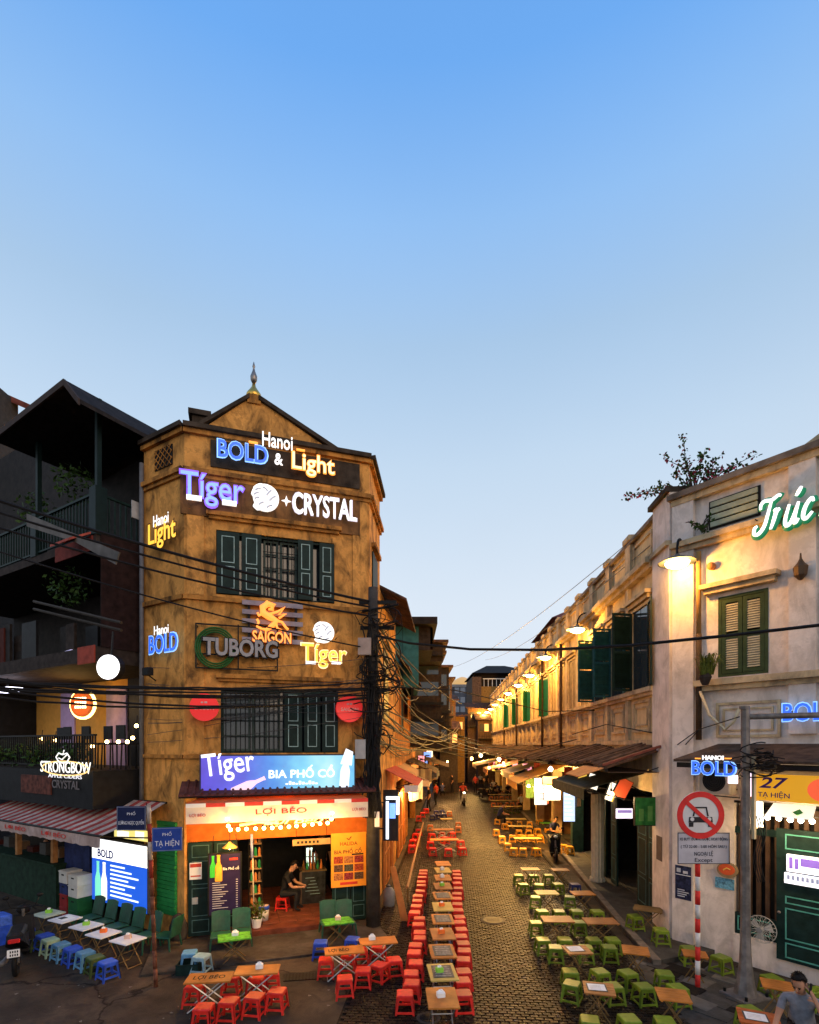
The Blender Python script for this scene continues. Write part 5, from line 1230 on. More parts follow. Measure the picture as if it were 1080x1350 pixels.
# stacked balconies and overhangs further in
for k, (px0, px1, py0, py1, Y_, mm) in enumerate([(552, 582, 862, 985, 27, M_slab), (560, 592, 880, 990, 33, M_dark), (572, 596, 895, 990, 40, MATS['umber_wall']), (556, 584, 848, 872, 25.5, M_slab)]):
    a, b = P(px0, py0, Y_), P(px1, py1, Y_)
    t = thing('overhanging_balcony', ['dark balcony box over the lane, nearest below the teal extension', 'dark narrow balcony box, second along the left of the lane', 'brown balcony box, farthest along the left of the lane', 'small roofed box under the teal extension'][k], 'balcony', (a.x-1.5, Y_, b.z))
    W_, H_ = b.x-a.x+1.5, a.z-b.z
    m = MB(); m.box(0, W_, 0, 3, 0, H_); m.obj('box', mm, t); m = MB(); m.box(-.1, W_+.25, -.3, 3, H_, H_+.12); m.obj('roof', M_tile, t)
    m = MB(); [m.box(.9+j*.3, .93+j*.3, -.28, -.25, H_*.3, H_*.45) for j in range(int((W_-.9)/.3)+1)]; m.box(.8, W_+.1, -.29, -.24, H_*.45, H_*.48); m.box(.8, W_+.1, -.3, 0, H_*.27, H_*.3); m.obj('railing', M_iron, t)
    if H_ > 2:
        m = MB(); [m.box(1.0, W_-.15, -.02, 0, H_*f, H_*f+.7) for f in (.12, .55, .78)]; m.obj('window', M_glass, t)
# clothes / clutter hanging between them
# ------------------------------------------------------------------ end of the lane
t = thing('glass_tower', 'pale glazed building with a lit dome closing the far end of the lane', 'building', (P(612, 982, 95).x, 95, 0))
a, b = P(598, 905, 95), P(628, 905, 95); o_ = P(612, 982, 95).x
m = MB(); m.box(a.x-o_-2, b.x-o_+2, 0, 8, 0, a.z); m.obj('wall', mat('blue_grey_facade', (.06, .07, .09), .5, var=.5, scale=.6), t)
for k in range(5):
    for j in range(4): part('pane', mat('pale_pane', (.2, .23, .27), .3), t, (a.x-o_+.2+j*1.05, a.x-o_+1.0+j*1.05, -.06, -.01, a.z-1.2-k*1.7, a.z-.2-k*1.7))
m = MB(); m.lathe([(2.2, 0), (2.1, .8), (1.5, 1.5), (.5, 2.0), (.05, 2.1)], 16, (0, 3, a.z)); m.obj('dome', emat('dome_glow', (1, .55, .15), .5, (.4, .25, .1)), t, True)
part('parapet', M_grey, t, (a.x-o_-2.1, b.x-o_+2.1, -.15, -.0, a.z-.1, a.z+.35))
t = thing('dark_roofed_house', 'dark hipped-roof house with yellow wall beyond the terrace end', 'building', (0, 0, 0))
Y = 64
a, b = P(634, 915, Y), P(700, 915, Y); m = MB(); m.box(a.x, b.x+3, Y, Y+8, 0, P(0, 905, Y).z); m.obj('wall', mat('dim_yellow_wall', (.22, .12, .03), .85, var=.3), t)
m = MB(); m.box(P(626, 900, Y).x, b.x+3, Y+1, Y+8, P(0, 905, Y).z, P(0, 886, Y).z); m.obj('loggia', M_dark, t); part('railing', M_wht, t, (a.x+.3, a.x+4.5, Y+.2, Y+.25, P(0, 905, Y).z+.9, P(0, 905, Y).z+1.0), *[(a.x+.4+k*.5, a.x+.45+k*.5, Y+.2, Y+.24, P(0, 905, Y).z, P(0, 905, Y).z+.9) for k in range(9)])
e0, e1, rg_ = P(622, 888, Y), P(712, 888, Y), P(655, 873, Y); zt = e0.z
m = MB(); xm0, xm1 = rg_.x-.8, rg_.x+1.5
m.add([(e0.x, Y-.6, zt), (e1.x, Y-.6, zt), (e1.x, Y+9, zt), (e0.x, Y+9, zt), (xm0, Y+3, rg_.z), (xm1, Y+3, rg_.z)], [(0, 1, 5, 4), (1, 2, 5), (2, 3, 4, 5), (3, 0, 4), (3, 2, 1, 0)]); m.obj('roof', M_dark, t)
m = MB(); m.box(P(622, 900, Y).x, P(634, 900, Y).x, Y-.5, Y+6, 0, P(0, 893, Y).z); m.obj('side_wing', MATS['umber_wall'], t)
for k in range(3): part('window', M_glass, t, (a.x+.8+k*1.4, a.x+1.6+k*1.4, Y-.05, Y-.01, 6.0, 7.6))
# mass of low dark houses filling the gap
t = thing('end_house', 'dim house front with lit doorway at the far end of the lane', 'building', (P(600, 982, 72).x, 72, 0))
m = MB(); m.box(-2.5, 2.6, 0, 5, 0, P(0, 960, 72).z); m.obj('wall', MATS['umber_wall'], t); part('doorway', emat('far_doorway', (1, .6, .25), 1.2), t, (-.6, .6, -.05, -.01, 0, 2.4)); part('sign', emat('far_sign', (1, .5, .3), .8), t, (-1.8, 1.6, -.08, -.01, 3.0, 3.7)); part('roof', M_tile, t, (-2.7, 2.8, -.4, 5, P(0, 960, 72).z, P(0, 960, 72).z+.3))
rf = random.Random(14)
for k, (px, py, Y_, w_) in enumerate(((632, 925, 60, 2.6), (618, 940, 66, 2.4), (586, 915, 52, 2.2), (600, 938, 60, 2.2), (641, 940, 58, 1.8), (592, 950, 48, 1.6), (625, 952, 62, 1.6))):
    c = P(px, py, Y_); t = thing('small_house', f'small dim house with sloping roof, {ORD[k]} of the jumble at the end of the lane', 'building', (c.x, Y_, 0), 0, 'jumble of houses at the lane end'); h_ = c.z
    m = MB(); m.box(-w_/2, w_/2, 0, 3, 0, h_-.6); m.obj('wall', [MATS['umber_wall'], M_slab, MATS['brown_wall'], MATS['dim_yellow_wall']][k % 4], t)
    m = MB(); m.slab([(-w_/2-.3, -.5, h_-.65), (w_/2+.3, -.5, h_-.65+rf.uniform(-.3, .3)), (w_/2+.3, 1.6, h_), (-w_/2-.3, 1.6, h_)], (0, 0, -.12)); m.obj('roof', M_tile, t)
    for j in range(3): part('window', [M_glass, emat('lit_far_window', (1, .55, .2), .7)][(j+k) % 2], t, (-w_*.38+j*w_*.28, -w_*.38+j*w_*.28+.45, -.04, -.005, h_-2.0, h_-1.2))
    part('balcony', M_iron, t, (-w_*.45, w_*.45, -.6, -.55, h_-2.2, h_-2.16), (-w_*.45, w_*.45, -.6, 0, h_-2.9, h_-2.8), *[(-w_*.44+.25*j, -.42*w_+.25*j, -.59, -.56, h_-2.8, h_-2.2) for j in range(int(w_*3.4))])
# red hipped roof rising behind the terrace parapet
t = thing('red_hipped_roof', 'small house top with red hipped roof behind the terrace parapet', 'building', (0, 0, 0))
a = WR.pt(X(16.5), 0, -.9); b = WR.pt(X(22.5), 0, -.9); c_ = WR.pt(X(22.5), 0, -4); d = WR.pt(X(16.5), 0, -4)
m = MB(); m.vprism([(a.x, a.y), (b.x, b.y), (c_.x, c_.y), (d.x, d.y)], PAR-.9, 10.9); m.obj('wall', M_cream2, t)
q = [WR.pt(X(16.0), 10.9, -.5), WR.pt(X(23.0), 10.9, -.5), WR.pt(X(23), 10.9, -4.4), WR.pt(X(16), 10.9, -4.4), WR.pt(X(18), 12.0, -2.4), WR.pt(X(21), 12.0, -2.4)]
m = MB(); m.add(q, [(0, 1, 5, 4), (1, 2, 5), (2, 3, 4, 5), (3, 0, 4), (3, 2, 1, 0)]); m.obj('roof', M_redtile, t); m = MB(); e = q[4]; m.lathe([(.08, 0), (.1, .15), (.03, .25), (.02, .6)], 8, (e.x, e.y, e.z-.05)); m.obj('finial', M_redtile, t)
for k in range(4):
    aa = WR.pt(X(17.2+k*1.4), 0, -.87); bb = WR.pt(X(18.1+k*1.4), 0, -.87); m = MB(); m.quad((aa.x, aa.y, 9.75), (bb.x, bb.y, 9.75), (bb.x, bb.y, 10.6), (aa.x, aa.y, 10.6)); m.obj('window', M_glass, t)

# ================================================================== lean-to roofs and awnings along the right of the lane
roofs = [(.55, 6.6, 4.25, 3.80, 1.35, 'rusty tiled lean-to roof nearest the corner on the right of the lane', mat('lean_tile', (.11, .062, .04), .85, var=.5, scale=5, bump=.5, stain=(.03, .024, .02), stain_amt=.7)),
         (6.7, 11.5, 4.2, 3.75, 1.5, 'rusty lean-to roof second along the right of the lane', M_rust), (11.6, 17, 4.15, 3.7, 1.6, 'sagging lean-to roof third along the right of the lane', MATS['lean_tile']),
         (17.1, 24, 4.2, 3.7, 1.7, 'lean-to roof fourth along the right of the lane', M_rust), (24.1, 33, 4.2, 3.7, 1.8, 'lean-to roof fifth along the right of the lane', MATS['lean_tile']), (33.1, 48, 4.2, 3.7, 1.9, 'lean-to roof farthest along the right of the lane', M_rust)]
for k, (a, b, z0, z1, o_, lab, mm) in enumerate(roofs):
    t = WR.frame('lean_to_roof', lab, 'roof', X(b), 0, 0, 'lean-to roofs along the lane'); L = b-a; q = 0.; m = MB()
    while q < L-.1:
        wv = random.uniform(-.03, .03)+.07*math.sin(q*1.7+k*2)
        m.slab([(q, -.0, z0+wv), (q+.22, -.0, z0+wv), (q+.22, -o_, z1+wv), (q, -o_, z1+wv)], (0, 0, -.04)); m.tube([(q+.11, 0, z0+wv+.01), (q+.11, -o_-.03, z1+wv+.01)], .035, 5); q += .24
    m.obj('sheeting', mm, t); part('edge_beam', M_dark, t, (0, L, -o_+.05, -o_+.12, z1-.12, z1-.045)); part('soffit', mat('soffit_brown', (.09, .05, .03), .8), t, (0, L, -o_+.15, -.02, z1-.14, z1-.125))
    if k == 0: m = MB(); m.slab([(L, -.0, z0+.02), (L+.12, -.0, z0+.02), (L+.12, -o_, z1+.02), (L, -o_, z1+.02)], (0, 0, .05)); m.obj('ridge', M_redtile, t); m = MB(); m.slab([(L-1.6, -o_, z1-.02), (L+.1, -o_, z1-.02), (L+.1, -o_-.55, z1-.22), (L-1.3, -o_-.55, z1-.22)], (0, 0, -.02)); m.obj('orange_flap', mat('orange_flap', (.45, .19, .07), .8, var=.2), t)
# cloth awnings lower down
def slope_awning(name, lab, ta, tb, z0, z1, o0, o1, mm, vm=None):
    t = WR.frame(name, lab, 'awning', X(tb), 0, 0); L = tb-ta
    m = MB(); m.slab([(0, -o0, z0), (L, -o0, z0), (L, -o1, z1), (0, -o1, z1)], (0, 0, -.02)); m.obj('canopy', mm, t)
    part('valance', vm or mm, t, (0, L, -o1-.012, -o1-.001, z1-.28, z1-.005)); m = MB(); [m.tube([(q, -.02, z1-.35), (q, -o1+.02, z1-.03)], .018, 5) for q in (.1, L-.1)]; m.tube([(0, -o1+.03, z1-.03), (L, -o1+.03, z1-.03)], .03, 6); m.obj('arm', M_iron, t)
    return t
def fabric(name, col, tr_):
    if name in MATS: return MATS[name]
    m_, tr, b = nmat(name); b.inputs['Base Color'].default_value = (*col, 1); b.inputs['Roughness'].default_value = .85
    tl_ = tr.nodes.new('ShaderNodeBsdfTranslucent'); tl_.inputs[0].default_value = (*col, 1); ms = tr.nodes.new('ShaderNodeMixShader'); ms.inputs[0].default_value = tr_
    tr.links.new(b.outputs[0], ms.inputs[1]); tr.links.new(tl_.outputs[0], ms.inputs[2]); tr.links.new(ms.outputs[0], tr.nodes['Material Output'].inputs[0]); MATS[name] = m_
    return m_
slope_awning('cloth_awning', 'dark green sagging cloth awning in front of the near dark shop', 1.6, 5.6, 3.6, 3.2, .05, 1.5, mat('green_canvas', (.06, .07, .05), .85, var=.3))
slope_awning('cloth_awning', 'bright yellow lit awning over the yellow stools', 9.8, 13.2, 3.5, 2.75, .05, 2.1, fabric('yellow_canvas', (.62, .40, .12), .45))
slope_awning('cloth_awning', 'pale yellow awning behind the bright one, farther up the lane', 14.2, 18, 3.5, 2.9, .05, 1.9, fabric('cream_canvas', (.6, .45, .25), .45))
slope_awning('cloth_awning', 'small orange awning far along the right shops', 20, 24, 3.4, 2.8, .05, 2.5, fabric('orange_canvas', (.6, .28, .1), .45))
slope_awning('cloth_awning', 'farthest cream awning along the right shops', 27, 33, 3.4, 2.8, .05, 2.8, fabric('cream_canvas', (.6, .45, .25), .45))
# left side awnings (pink, cream) of the orange houses
def left_awning(lab, ta, tb, z0, z1, o1, mm, vm):
    t = WS.frame('cloth_awning', lab, 'awning', ta, 0, 0); L = tb-ta
    m = MB(); m.slab([(0, -.03, z0), (L, -.03, z0), (L, -o1, z1), (0, -o1, z1)], (0, 0, -.02)); m.obj('canopy', mm, t); part('valance', vm, t, (0, L, -o1-.012, -o1-.001, z1-.25, z1-.005), (-.012, -.001, -o1, -.6, z1-.2, z1+.02)); m = MB(); [m.tube([(q, -.02, z1-.3), (q, -o1+.02, z1-.03)], .018, 5) for q in (.1, L-.1)]; m.obj('arm', M_iron, t)
left_awning('faded red awning just behind the utility pole on the left of the lane', 3.2, 6.4, 3.55, 3.05, 1.0, mat('red_canvas', (.42, .07, .06), .85, var=.25), M_wht)
left_awning('cream and red awning of the orange house on the left of the lane', 6.9, 10.5, 3.5, 2.95, 1.2, fabric('cream_canvas', (.6, .45, .25), .45), mat('cream_valance', (.55, .42, .25), .8))
left_awning('brown awning deeper on the left of the lane', 11.5, 16.5, 3.6, 3.0, 1.4, M_rust, MATS['dull_grey_board'])
left_awning('farthest dim awning on the left of the lane', 18, 25, 3.6, 3.0, 2.0, M_rust, M_slab)

# ================================================================== street lamps on the terrace wall
def lane_lamp(loc, rz_, lab, watts, first=None):
    t = thing('wall_lamp', lab, 'lamp', loc, rz_, 'lamps along the terrace wall')
    return t
lamp_t = [(6.45, 8.26), (12.3, 8.28), (16.9, 8.08), (21.5, 8.07), (26.9, 8.08), (32.4, 8.1), (37.3, 8.06), (42.4, 8.0), (47.6, 8.0)]
arm_b = MB(); pts = [(0, 0, -.25)]+[(0, -.5+.5*math.cos(a_), .25+.38*math.sin(a_)) for a_ in [R(10+k*17) for k in range(10)]]
pts = [(0, .48, -.35), (0, .48, .1)]+[(0, .24+.24*math.cos(R(a_)), .15+.27*math.sin(R(a_))) for a_ in range(0, 181, 20)]+[(0, 0, .06)]
arm_b.tube(pts, .022, 6); arm_b.tube([(0, .48, -.2), (0, .32, -.08), (0, .4, .0)], .012, 5)
ame = arm_b.mesh('arm', M_iron, True)
sh_b = MB(); sh_b.lathe([(.03, .10), (.06, .06), (.16, .03), (.30, -.04), (.31, -.05), (.29, -.045), (.12, .01), (.03, .02)], 20, caps=False); shm = sh_b.mesh('shade', mat('lamp_shade_enamel', (.10, .10, .085), .4), True)
bb_ = MB(); bb_.lathe([(.02, .02), (.12, -.02), (.20, -.05), (.17, -.10), (.08, -.14), (.01, -.15)], 16); bbm = bb_.mesh('bulb', E_lamp, True)
def make_lamp(loc, rz_, lab, watts, wide=1.0):
    t = thing('wall_lamp', lab, 'lamp', loc, rz_, 'lamps along the terrace wall')
    for nm, me in (('arm', ame), ('shade', shm), ('bulb', bbm)):
        o = bpy.data.objects.new(nm, me); COL.objects.link(o); o.parent = t
    t.scale = (1.2,)*3
    light('lamp_light', (0, -.32, -.22), watts, (1, .47, .08), .09, t)
    return t
p = P(893, 738, 11.05)
make_lamp((p.x, p.y, p.z), WR2.rz+.25, 'big glowing gooseneck lamp on the corner pilaster, nearest of the row', 190)
for k, (t_, z) in enumerate(lamp_t):
    q = WR.pt(X(t_), z, .5); make_lamp(q, WR.rz, f'glowing gooseneck wall lamp, {ORD[k+1]} from the corner along the terrace', [560, 720, 1050, 1200, 1250, 1250, 1200, 1150, 1100][k])
# ================================================================== lit signs and lamps under the right-hand awnings
def lit_panel(lab, a, b, out, mt_, name='light_box', back=.1):
    x, z, w_, h_ = span(WR, a, b, out); t = WR.frame(name, lab, 'sign', x, z, out)
    # faces the camera end of the lane: turned square to the lane
    return x, z, w_, h_, t
def cross_panel(lab, a, b, Y_, mt_, edge=M_signback, name='projecting_sign', th=.08):
    """projecting sign square to the lane, hung at depth Y_"""
    p, q = P(a[0], a[1], Y_), P(b[0], b[1], Y_); w_, h_ = q.x-p.x, p.z-q.z
    t = thing(name, lab, 'sign', ((p.x+q.x)/2, Y_, (p.z+q.z)/2), 0)
    part('case', edge, t, (-w_/2-.015, w_/2+.015, 0, th, -h_/2-.015, h_/2+.015)); part('face', mt_, t, (-w_/2, w_/2, -.008, -.001, -h_/2, h_/2))
    part('arm', M_iron, t, (w_/2, w_/2+.5, .03, .05, h_*.3, h_*.3+.03))
    return t, w_, h_
E_lbw = emat('warm_white_box', (1, .93, .78), 1.3); E_lbb = emat('blue_white_box', (.55, .72, 1), 1.25)
t, w_, h_ = cross_panel('tall white lit box, left of the pair over the yellow stools', (705, 1026), (721, 1061), 21.0, E_lbw); part('print', emat('box_print', (.7, .5, .4), .8), t, *[(-w_*.3, w_*.25, -.012, -.009, h_*(-.3+.2*k), h_*(-.3+.2*k)+.04) for k in range(4)])
t, w_, h_ = cross_panel('wide white lit box, right of the pair over the yellow stools', (718, 1036), (739, 1055), 20.5, E_lbw); part('print', MATS['box_print'], t, (-w_*.3, w_*.3, -.012, -.009, -h_*.2, -h_*.1), (-w_*.2, w_*.2, -.012, -.009, h_*.1, h_*.25))
t, w_, h_ = cross_panel('tall bluish lit menu box beside the white column', (743, 1043), (758, 1083), 17.6, E_lbb)
part('print', emat('box_print_blue', (.75, .85, 1), 1.9), t, *[(-w_*.4, w_*(.1+.3*((k*3) % 4)/4), -.012, -.009, h_*(-.42+.13*k), h_*(-.42+.13*k)+.035) for k in range(7)])
t, w_, h_ = cross_panel('orange sign over the wide white lit box', (716, 1024), (738, 1034), 20.8, emat('sign_orange', (1, .42, .1), .9)); 
t, w_, h_ = cross_panel('small violet white lit sign inside the dark shop', (812, 1066), (834, 1079), 14.6, emat('violet_white_box', (.9, .85, 1), 1.3)); part('print', emat('violet_print_lit', (.35, .25, .7), .6), t, (-w_*.4, w_*.45, -.012, -.009, h_*.05, h_*.35))
t, w_, h_ = cross_panel('bright white leaning panel under the green awning', (775, 1021), (790, 1040), 15.3, E_lbw); t.rotation_euler = (0, R(18), 0)
t, w_, h_ = cross_panel('small yellow sign under the green awning', (763, 1017), (773, 1032), 15.6, emat('sign_yellow', (1, .62, .08), .9)); t.rotation_euler = (0, R(12), 0)
t, w_, h_ = cross_panel('white and yellow slanted panel right of the column', (801, 1032), (812, 1056), 14.2, E_lbw); part('trim', MATS['sign_yellow'], t, (w_*.35, w_*.5, -.012, -.009, -h_/2, h_/2)); t.rotation_euler = (0, R(20), 0)
t, w_, h_ = cross_panel('red orange oval banner under the green awning', (813, 1027), (830, 1052), 13.6, emat('banner_redorange', (1, .12, .03), .1, (.5, .07, .03))); t.rotation_euler = (0, R(28), 0)
t, w_, h_ = cross_panel('green printed banner on the near shop by the white wall', (838, 1052), (880, 1088), 12.3, mat('green_banner', (.03, .16, .03), .7, var=.4, scale=7)); part('print', mat('banner_print', (.12, .28, .06), .7), t, *[(-w_*.4+k*w_*.28, -w_*.4+k*w_*.28+w_*.15, -.012, -.009, -h_*.35, h_*(.1+.1*k)) for k in range(3)])
t, w_, h_ = cross_panel('small framed paper beside the bluish menu box', (761, 1046), (766, 1063), 17.2, mat('yellowed_paper', (.45, .33, .18), .8))
# hanging shop bulbs: each a small lamp that really lights the lane
def hang_bulb(lab, px, py, Y_, watts, col=WARM, r=.07, cm=None, drop=.35):
    p = P(px, py, Y_); t = thing('hanging_bulb', lab, 'lamp', p, 0, 'hanging bulbs along the lane')
    m = MB(); m.ball((0, 0, 0), r, 10, 7); m.obj('globe', cm or E_bulb, t, True); m = MB(); m.tube([(0, 0, r), (0, 0, r+drop)], .01, 5); m.tube([(0, 0, r-.01), (0, 0, r+.07)], .025, 6); m.obj('flex', M_cable, t)
    light('bulb_light', (0, -.12, -.12), watts*10, col, .1, t)
hang_bulb('white bulb above the pair of lit boxes', 726, 1014, 20.0, 60, WARM2, .09, E_bulbw)
hang_bulb('warm bulb left of the lit boxes, over the yellow stools', 697, 1036, 22, 95, WARM)
hang_bulb('white bulb in the shops beyond the bright awning', 658, 1001, 34, 45, WARM2, .12, E_bulbw)
hang_bulb('warm bulb beside the white one beyond the bright awning', 664, 1006, 32, 45)
hang_bulb('warm bulb far along the right shops', 634, 996, 44, 60, WARM, .14)
hang_bulb('warm bulb at the far throat of the lane', 622, 1000, 50, 60, WARM, .14)
hang_bulb('warm bulb over the middle of the far lane', 645, 1012, 30, 40, WARM)
hang_bulb('warm bulb inside the left orange house shop', 540, 1044, 22, 30, (1, .45, .12))
hang_bulb('warm bulb under the cream awning on the left', 519, 1048, 19, 22, (1, .5, .15))
hang_bulb('warm bulb deep on the left of the lane', 572, 1015, 32, 40, (1, .5, .15))
hang_bulb('warm bulb far on the left of the lane', 590, 1004, 44, 45, (1, .5, .15))
hang_bulb('bulb over the green stools at the near shop', 806, 1047, 13.4, 4, WARM2)
# small lit shop signs crowding the far lane
rs = random.Random(31); SC = [('red', (1, .1, .05)), ('yellow', (1, .62, .1)), ('white', (1, .9, .75)), ('orange', (1, .35, .06)), ('pink', (1, .35, .4)), ('blue', (.2, .4, 1))]
for k in range(22):
    left = k % 2; Y_ = 23+k*1.25; cn, cc = SC[rs.randrange(6) if k > 3 else k]; wx = (WS.pt(Y_-p2.y, 0, .35).x if left else WR.pt(X(Y_-c0.y), 0, .7).x); z_ = rs.uniform(2.0, 3.5); hw, hh_ = rs.uniform(.14, .32), rs.uniform(.15, .42)
    t = thing('projecting_sign', f'small {cn} lit shop sign, {ORD[k//2]} along the {"left" if left else "right"} of the far lane', 'sign', (wx, Y_, z_), 0, 'small lit signs of the far lane')
    part('case', M_signback, t, (-hw-.02, hw+.02, 0, .08, -hh_-.02, hh_+.02)); part('face', emat('far_face_'+cn, cc, 1.3), t, (-hw, hw, -.01, -.001, -hh_, hh_)); part('arm', M_iron, t, ((-.5 if left else hw), (-hw if left else .7), .03, .05, 0, .03))
    part('mark', M_signback, t, (-hw*.6, hw*.6, -.016, -.0105, -hh_*.3, hh_*.1))
# goods, cloths and boards hung below the awnings
for k in range(26):
    left = k % 2; Y_ = 19+k*1.1; o_ = rs.uniform(.5, 1.3); wx = (WS.pt(Y_-p2.y, 0, o_).x if left else WR.pt(X(Y_-c0.y), 0, o_).x); z_ = rs.uniform(2.3, 3.4); hw, hh_ = rs.uniform(.12, .4), rs.uniform(.2, .6)
    t = thing('hanging_cloth', f'hanging cloth or board under the far awnings, {ORD[k//2]} along the {"left" if left else "right"}', 'banner', (wx, Y_, z_), rs.uniform(-.4, .4), 'cloths under the far awnings')
    m = MB(); n_ = 6
    for j in range(n_): xa, xb = -hw+2*hw*j/n_, -hw+2*hw*(j+1)/n_; wv = lambda q: .03*math.sin(q*17+k); m.quad((xa, wv(xa), -hh_+.05*math.sin(xa*9)), (xb, wv(xb), -hh_+.05*math.sin(xb*9)), (xb, wv(xb), hh_*.4), (xa, wv(xa), hh_*.4))
    m.obj('cloth', mat(f'cloth_{k % 6}', [(.35, .06, .03), (.4, .26, .1), (.06, .1, .16), (.38, .34, .28), (.06, .12, .04), (.16, .07, .03)][k % 6], .85), t); m = MB(); m.tube([(-hw, 0, hh_*.4), (hw, 0, hh_*.4)], .015, 5); m.tube([(0, 0, hh_*.4), (0, 0, hh_*.4+.5)], .008, 4); m.obj('rod', M_iron, t)
# white fabric-wrapped column at the near shop
p = P(788, 1139, 16.4); t = thing('white_column', 'pale curtained column at the edge of the near dark shop', 'column', (p.x, p.y, .1))
m = MB(); pts = []
for k in range(24): a_ = 2*math.pi*k/24; rr = .17+.02*(k % 2); pts.append((rr*math.cos(a_), rr*math.sin(a_)))
m.vprism([(x*1.25, y*1.25) for x, y in pts], .0, .12); m.vprism(pts, .12, 2.7); m.obj('shaft', mat('column_cloth', (.44, .40, .31), .85, var=.15), t); part('cap', M_slab, t, (-.24, .24, -.24, .24, 2.7, 2.86))
# lit neon frame on the left shops (white-blue) and orange door panels
t = WS.frame('neon_frame_sign', 'white and blue neon lit sign projecting from the left shops', 'sign', 1.15, 1.75, .25)
pA, pB = P(506, 1048, 14.2), P(531, 1100, 14.2)
part('blade', mat('blade_dark', (.02, .02, .025), .5), t, (0, .08, -.35, .05, .0, 1.35)); part('lit_tube', emat('blade_blue_white', (.72, .85, 1), 2.4), t, (-.03, -.001, -.10, -.03, .05, 1.05), (-.03, -.001, -.36, -.03, 1.1, 1.18), (-.03, -.001, -.38, -.3, .7, 1.18)); part('blue_glow', emat('blade_blue', (.15, .35, 1), 1.6), t, (-.028, -.002, -.28, -.12, .6, 1.0)); part('bracket', M_iron, t, (.02, .05, .05, .26, .3, .33), (.02, .05, .05, .26, 1.0, 1.03))
for k, (ta, tb) in enumerate(((2.6, 3.3), (3.4, 4.1), (4.6, 5.4), (7.0, 7.9), (8.1, 9.0), (9.6, 10.4))):
    t = WS.frame('door_panel', f'orange wooden door panel, {ORD[k]} along the left shops', 'door', ta, .05, .04, 'orange doors on the left of the lane'); w_ = tb-ta
    part('leaf', mat('orange_wood', (.40, .14, .035), .6, var=.3, scale=4), t, (0, w_, -.03, .02, 0, 2.45)); mb = MB()
    for za, zb in ((.15, 1.0), (1.1, 2.3)): rect_line(mb, .1, w_-.1, za, zb, .04, -.045, -.029)
    mb.obj('moulding', mat('dark_orange_wood', (.22, .07, .02), .6), t)
# ================================================================== stools, tables, chairs
SH, TH = .335, .51
def plastic(name, col): return mat(name, col, .42, var=.3, scale=9, bump=.08, spec=.3, stain=tuple(v*.45+.03 for v in col), stain_amt=.35, rnd=.22)
PL = dict(red=plastic('red_plastic', (.62, .022, .014)), green=plastic('green_plastic', (.14, .205, .012)), blue=plastic('blue_plastic', (.02, .07, .46)), lightblue=plastic('light_blue_plastic', (.10, .27, .46)),
          olive=plastic('olive_plastic', (.045, .075, .015)), palegreen=plastic('pale_green_plastic', (.28, .42, .30)), greyblue=plastic('grey_blue_plastic', (.24, .38, .45)), yellow=plastic('yellow_plastic', (.75, .33, .025)), darkgreen=plastic('dark_green_plastic', (.012, .07, .04)), orange=plastic('orange_plastic', (.55, .14, .03)), navy=plastic('navy_plastic', (.02, .03, .16)))
def stool_meshes(c):
    mt_ = PL[c]; s = .132; f = .16
    a = MB()                                              # seat: rounded top with dished slot, apron below
    a.bbox(-s, s, -s, s, SH-.022, SH, .014)
    a.box(-s+.004, s-.004, -s+.004, -s+.016, SH-.075, SH-.02); a.box(-s+.004, s-.004, s-.016, s-.004, SH-.075, SH-.02)
    a.box(-s+.004, -s+.016, -s+.016, s-.016, SH-.075, SH-.02); a.box(s-.016, s-.004, -s+.016, s-.016, SH-.075, SH-.02)
    seat = a.mesh('seat', mt_)
    legs = []
    for sx in (-1, 1):
        for sy in (-1, 1):
            b = MB()                                      # L-shaped splayed leg
            for (wx, wy) in ((.05, .012), (.012, .05)):
                top = [(sx*(s-.003), sy*(s-.003)), (sx*(s-.003-wx), sy*(s-.003)), (sx*(s-.003-wx), sy*(s-.003-wy)), (sx*(s-.003), sy*(s-.003-wy))]
                bot = [(sx*f, sy*f), (sx*(f-wx*.62), sy*f), (sx*(f-wx*.62), sy*(f-wy*.62)), (sx*f, sy*(f-wy*.62))]
                vs = [(x, y, 0) for x, y in bot]+[(x, y, SH-.03) for x, y in top]
                b.add(vs, [(3, 2, 1, 0), (4, 5, 6, 7), (0, 1, 5, 4), (1, 2, 6, 5), (2, 3, 7, 6), (3, 0, 4, 7)])
            legs.append(b.mesh('leg', mt_))
    r = MB(); z0, z1, k = .055, .09, f-.012
    r.box(-k, k, -k-.004, -k+.008, z0, z1); r.box(-k, k, k-.008, k+.004, z0, z1); r.box(-k-.004, -k+.008, -k+.008, k-.008, z0, z1); r.box(k-.008, k+.004, -k+.008, k-.008, z0, z1)
    rail = r.mesh('stretcher', mt_)
    one = MB(); me_list = [seat, *legs, rail]
    for me in me_list: one.add([v.co for v in me.vertices], [tuple(p.vertices) for p in me.polygons])
    return me_list, one.mesh('stool', mt_)
SM = {c: stool_meshes(c) for c in ('red', 'green', 'blue', 'lightblue', 'olive', 'palegreen', 'greyblue', 'yellow', 'orange', 'navy')}
CN = dict(red='red', green='lime green', blue='bright blue', lightblue='light blue', olive='olive green', palegreen='pale mint', greyblue='pale grey-blue', yellow='yellow', orange='orange', navy='dark blue')
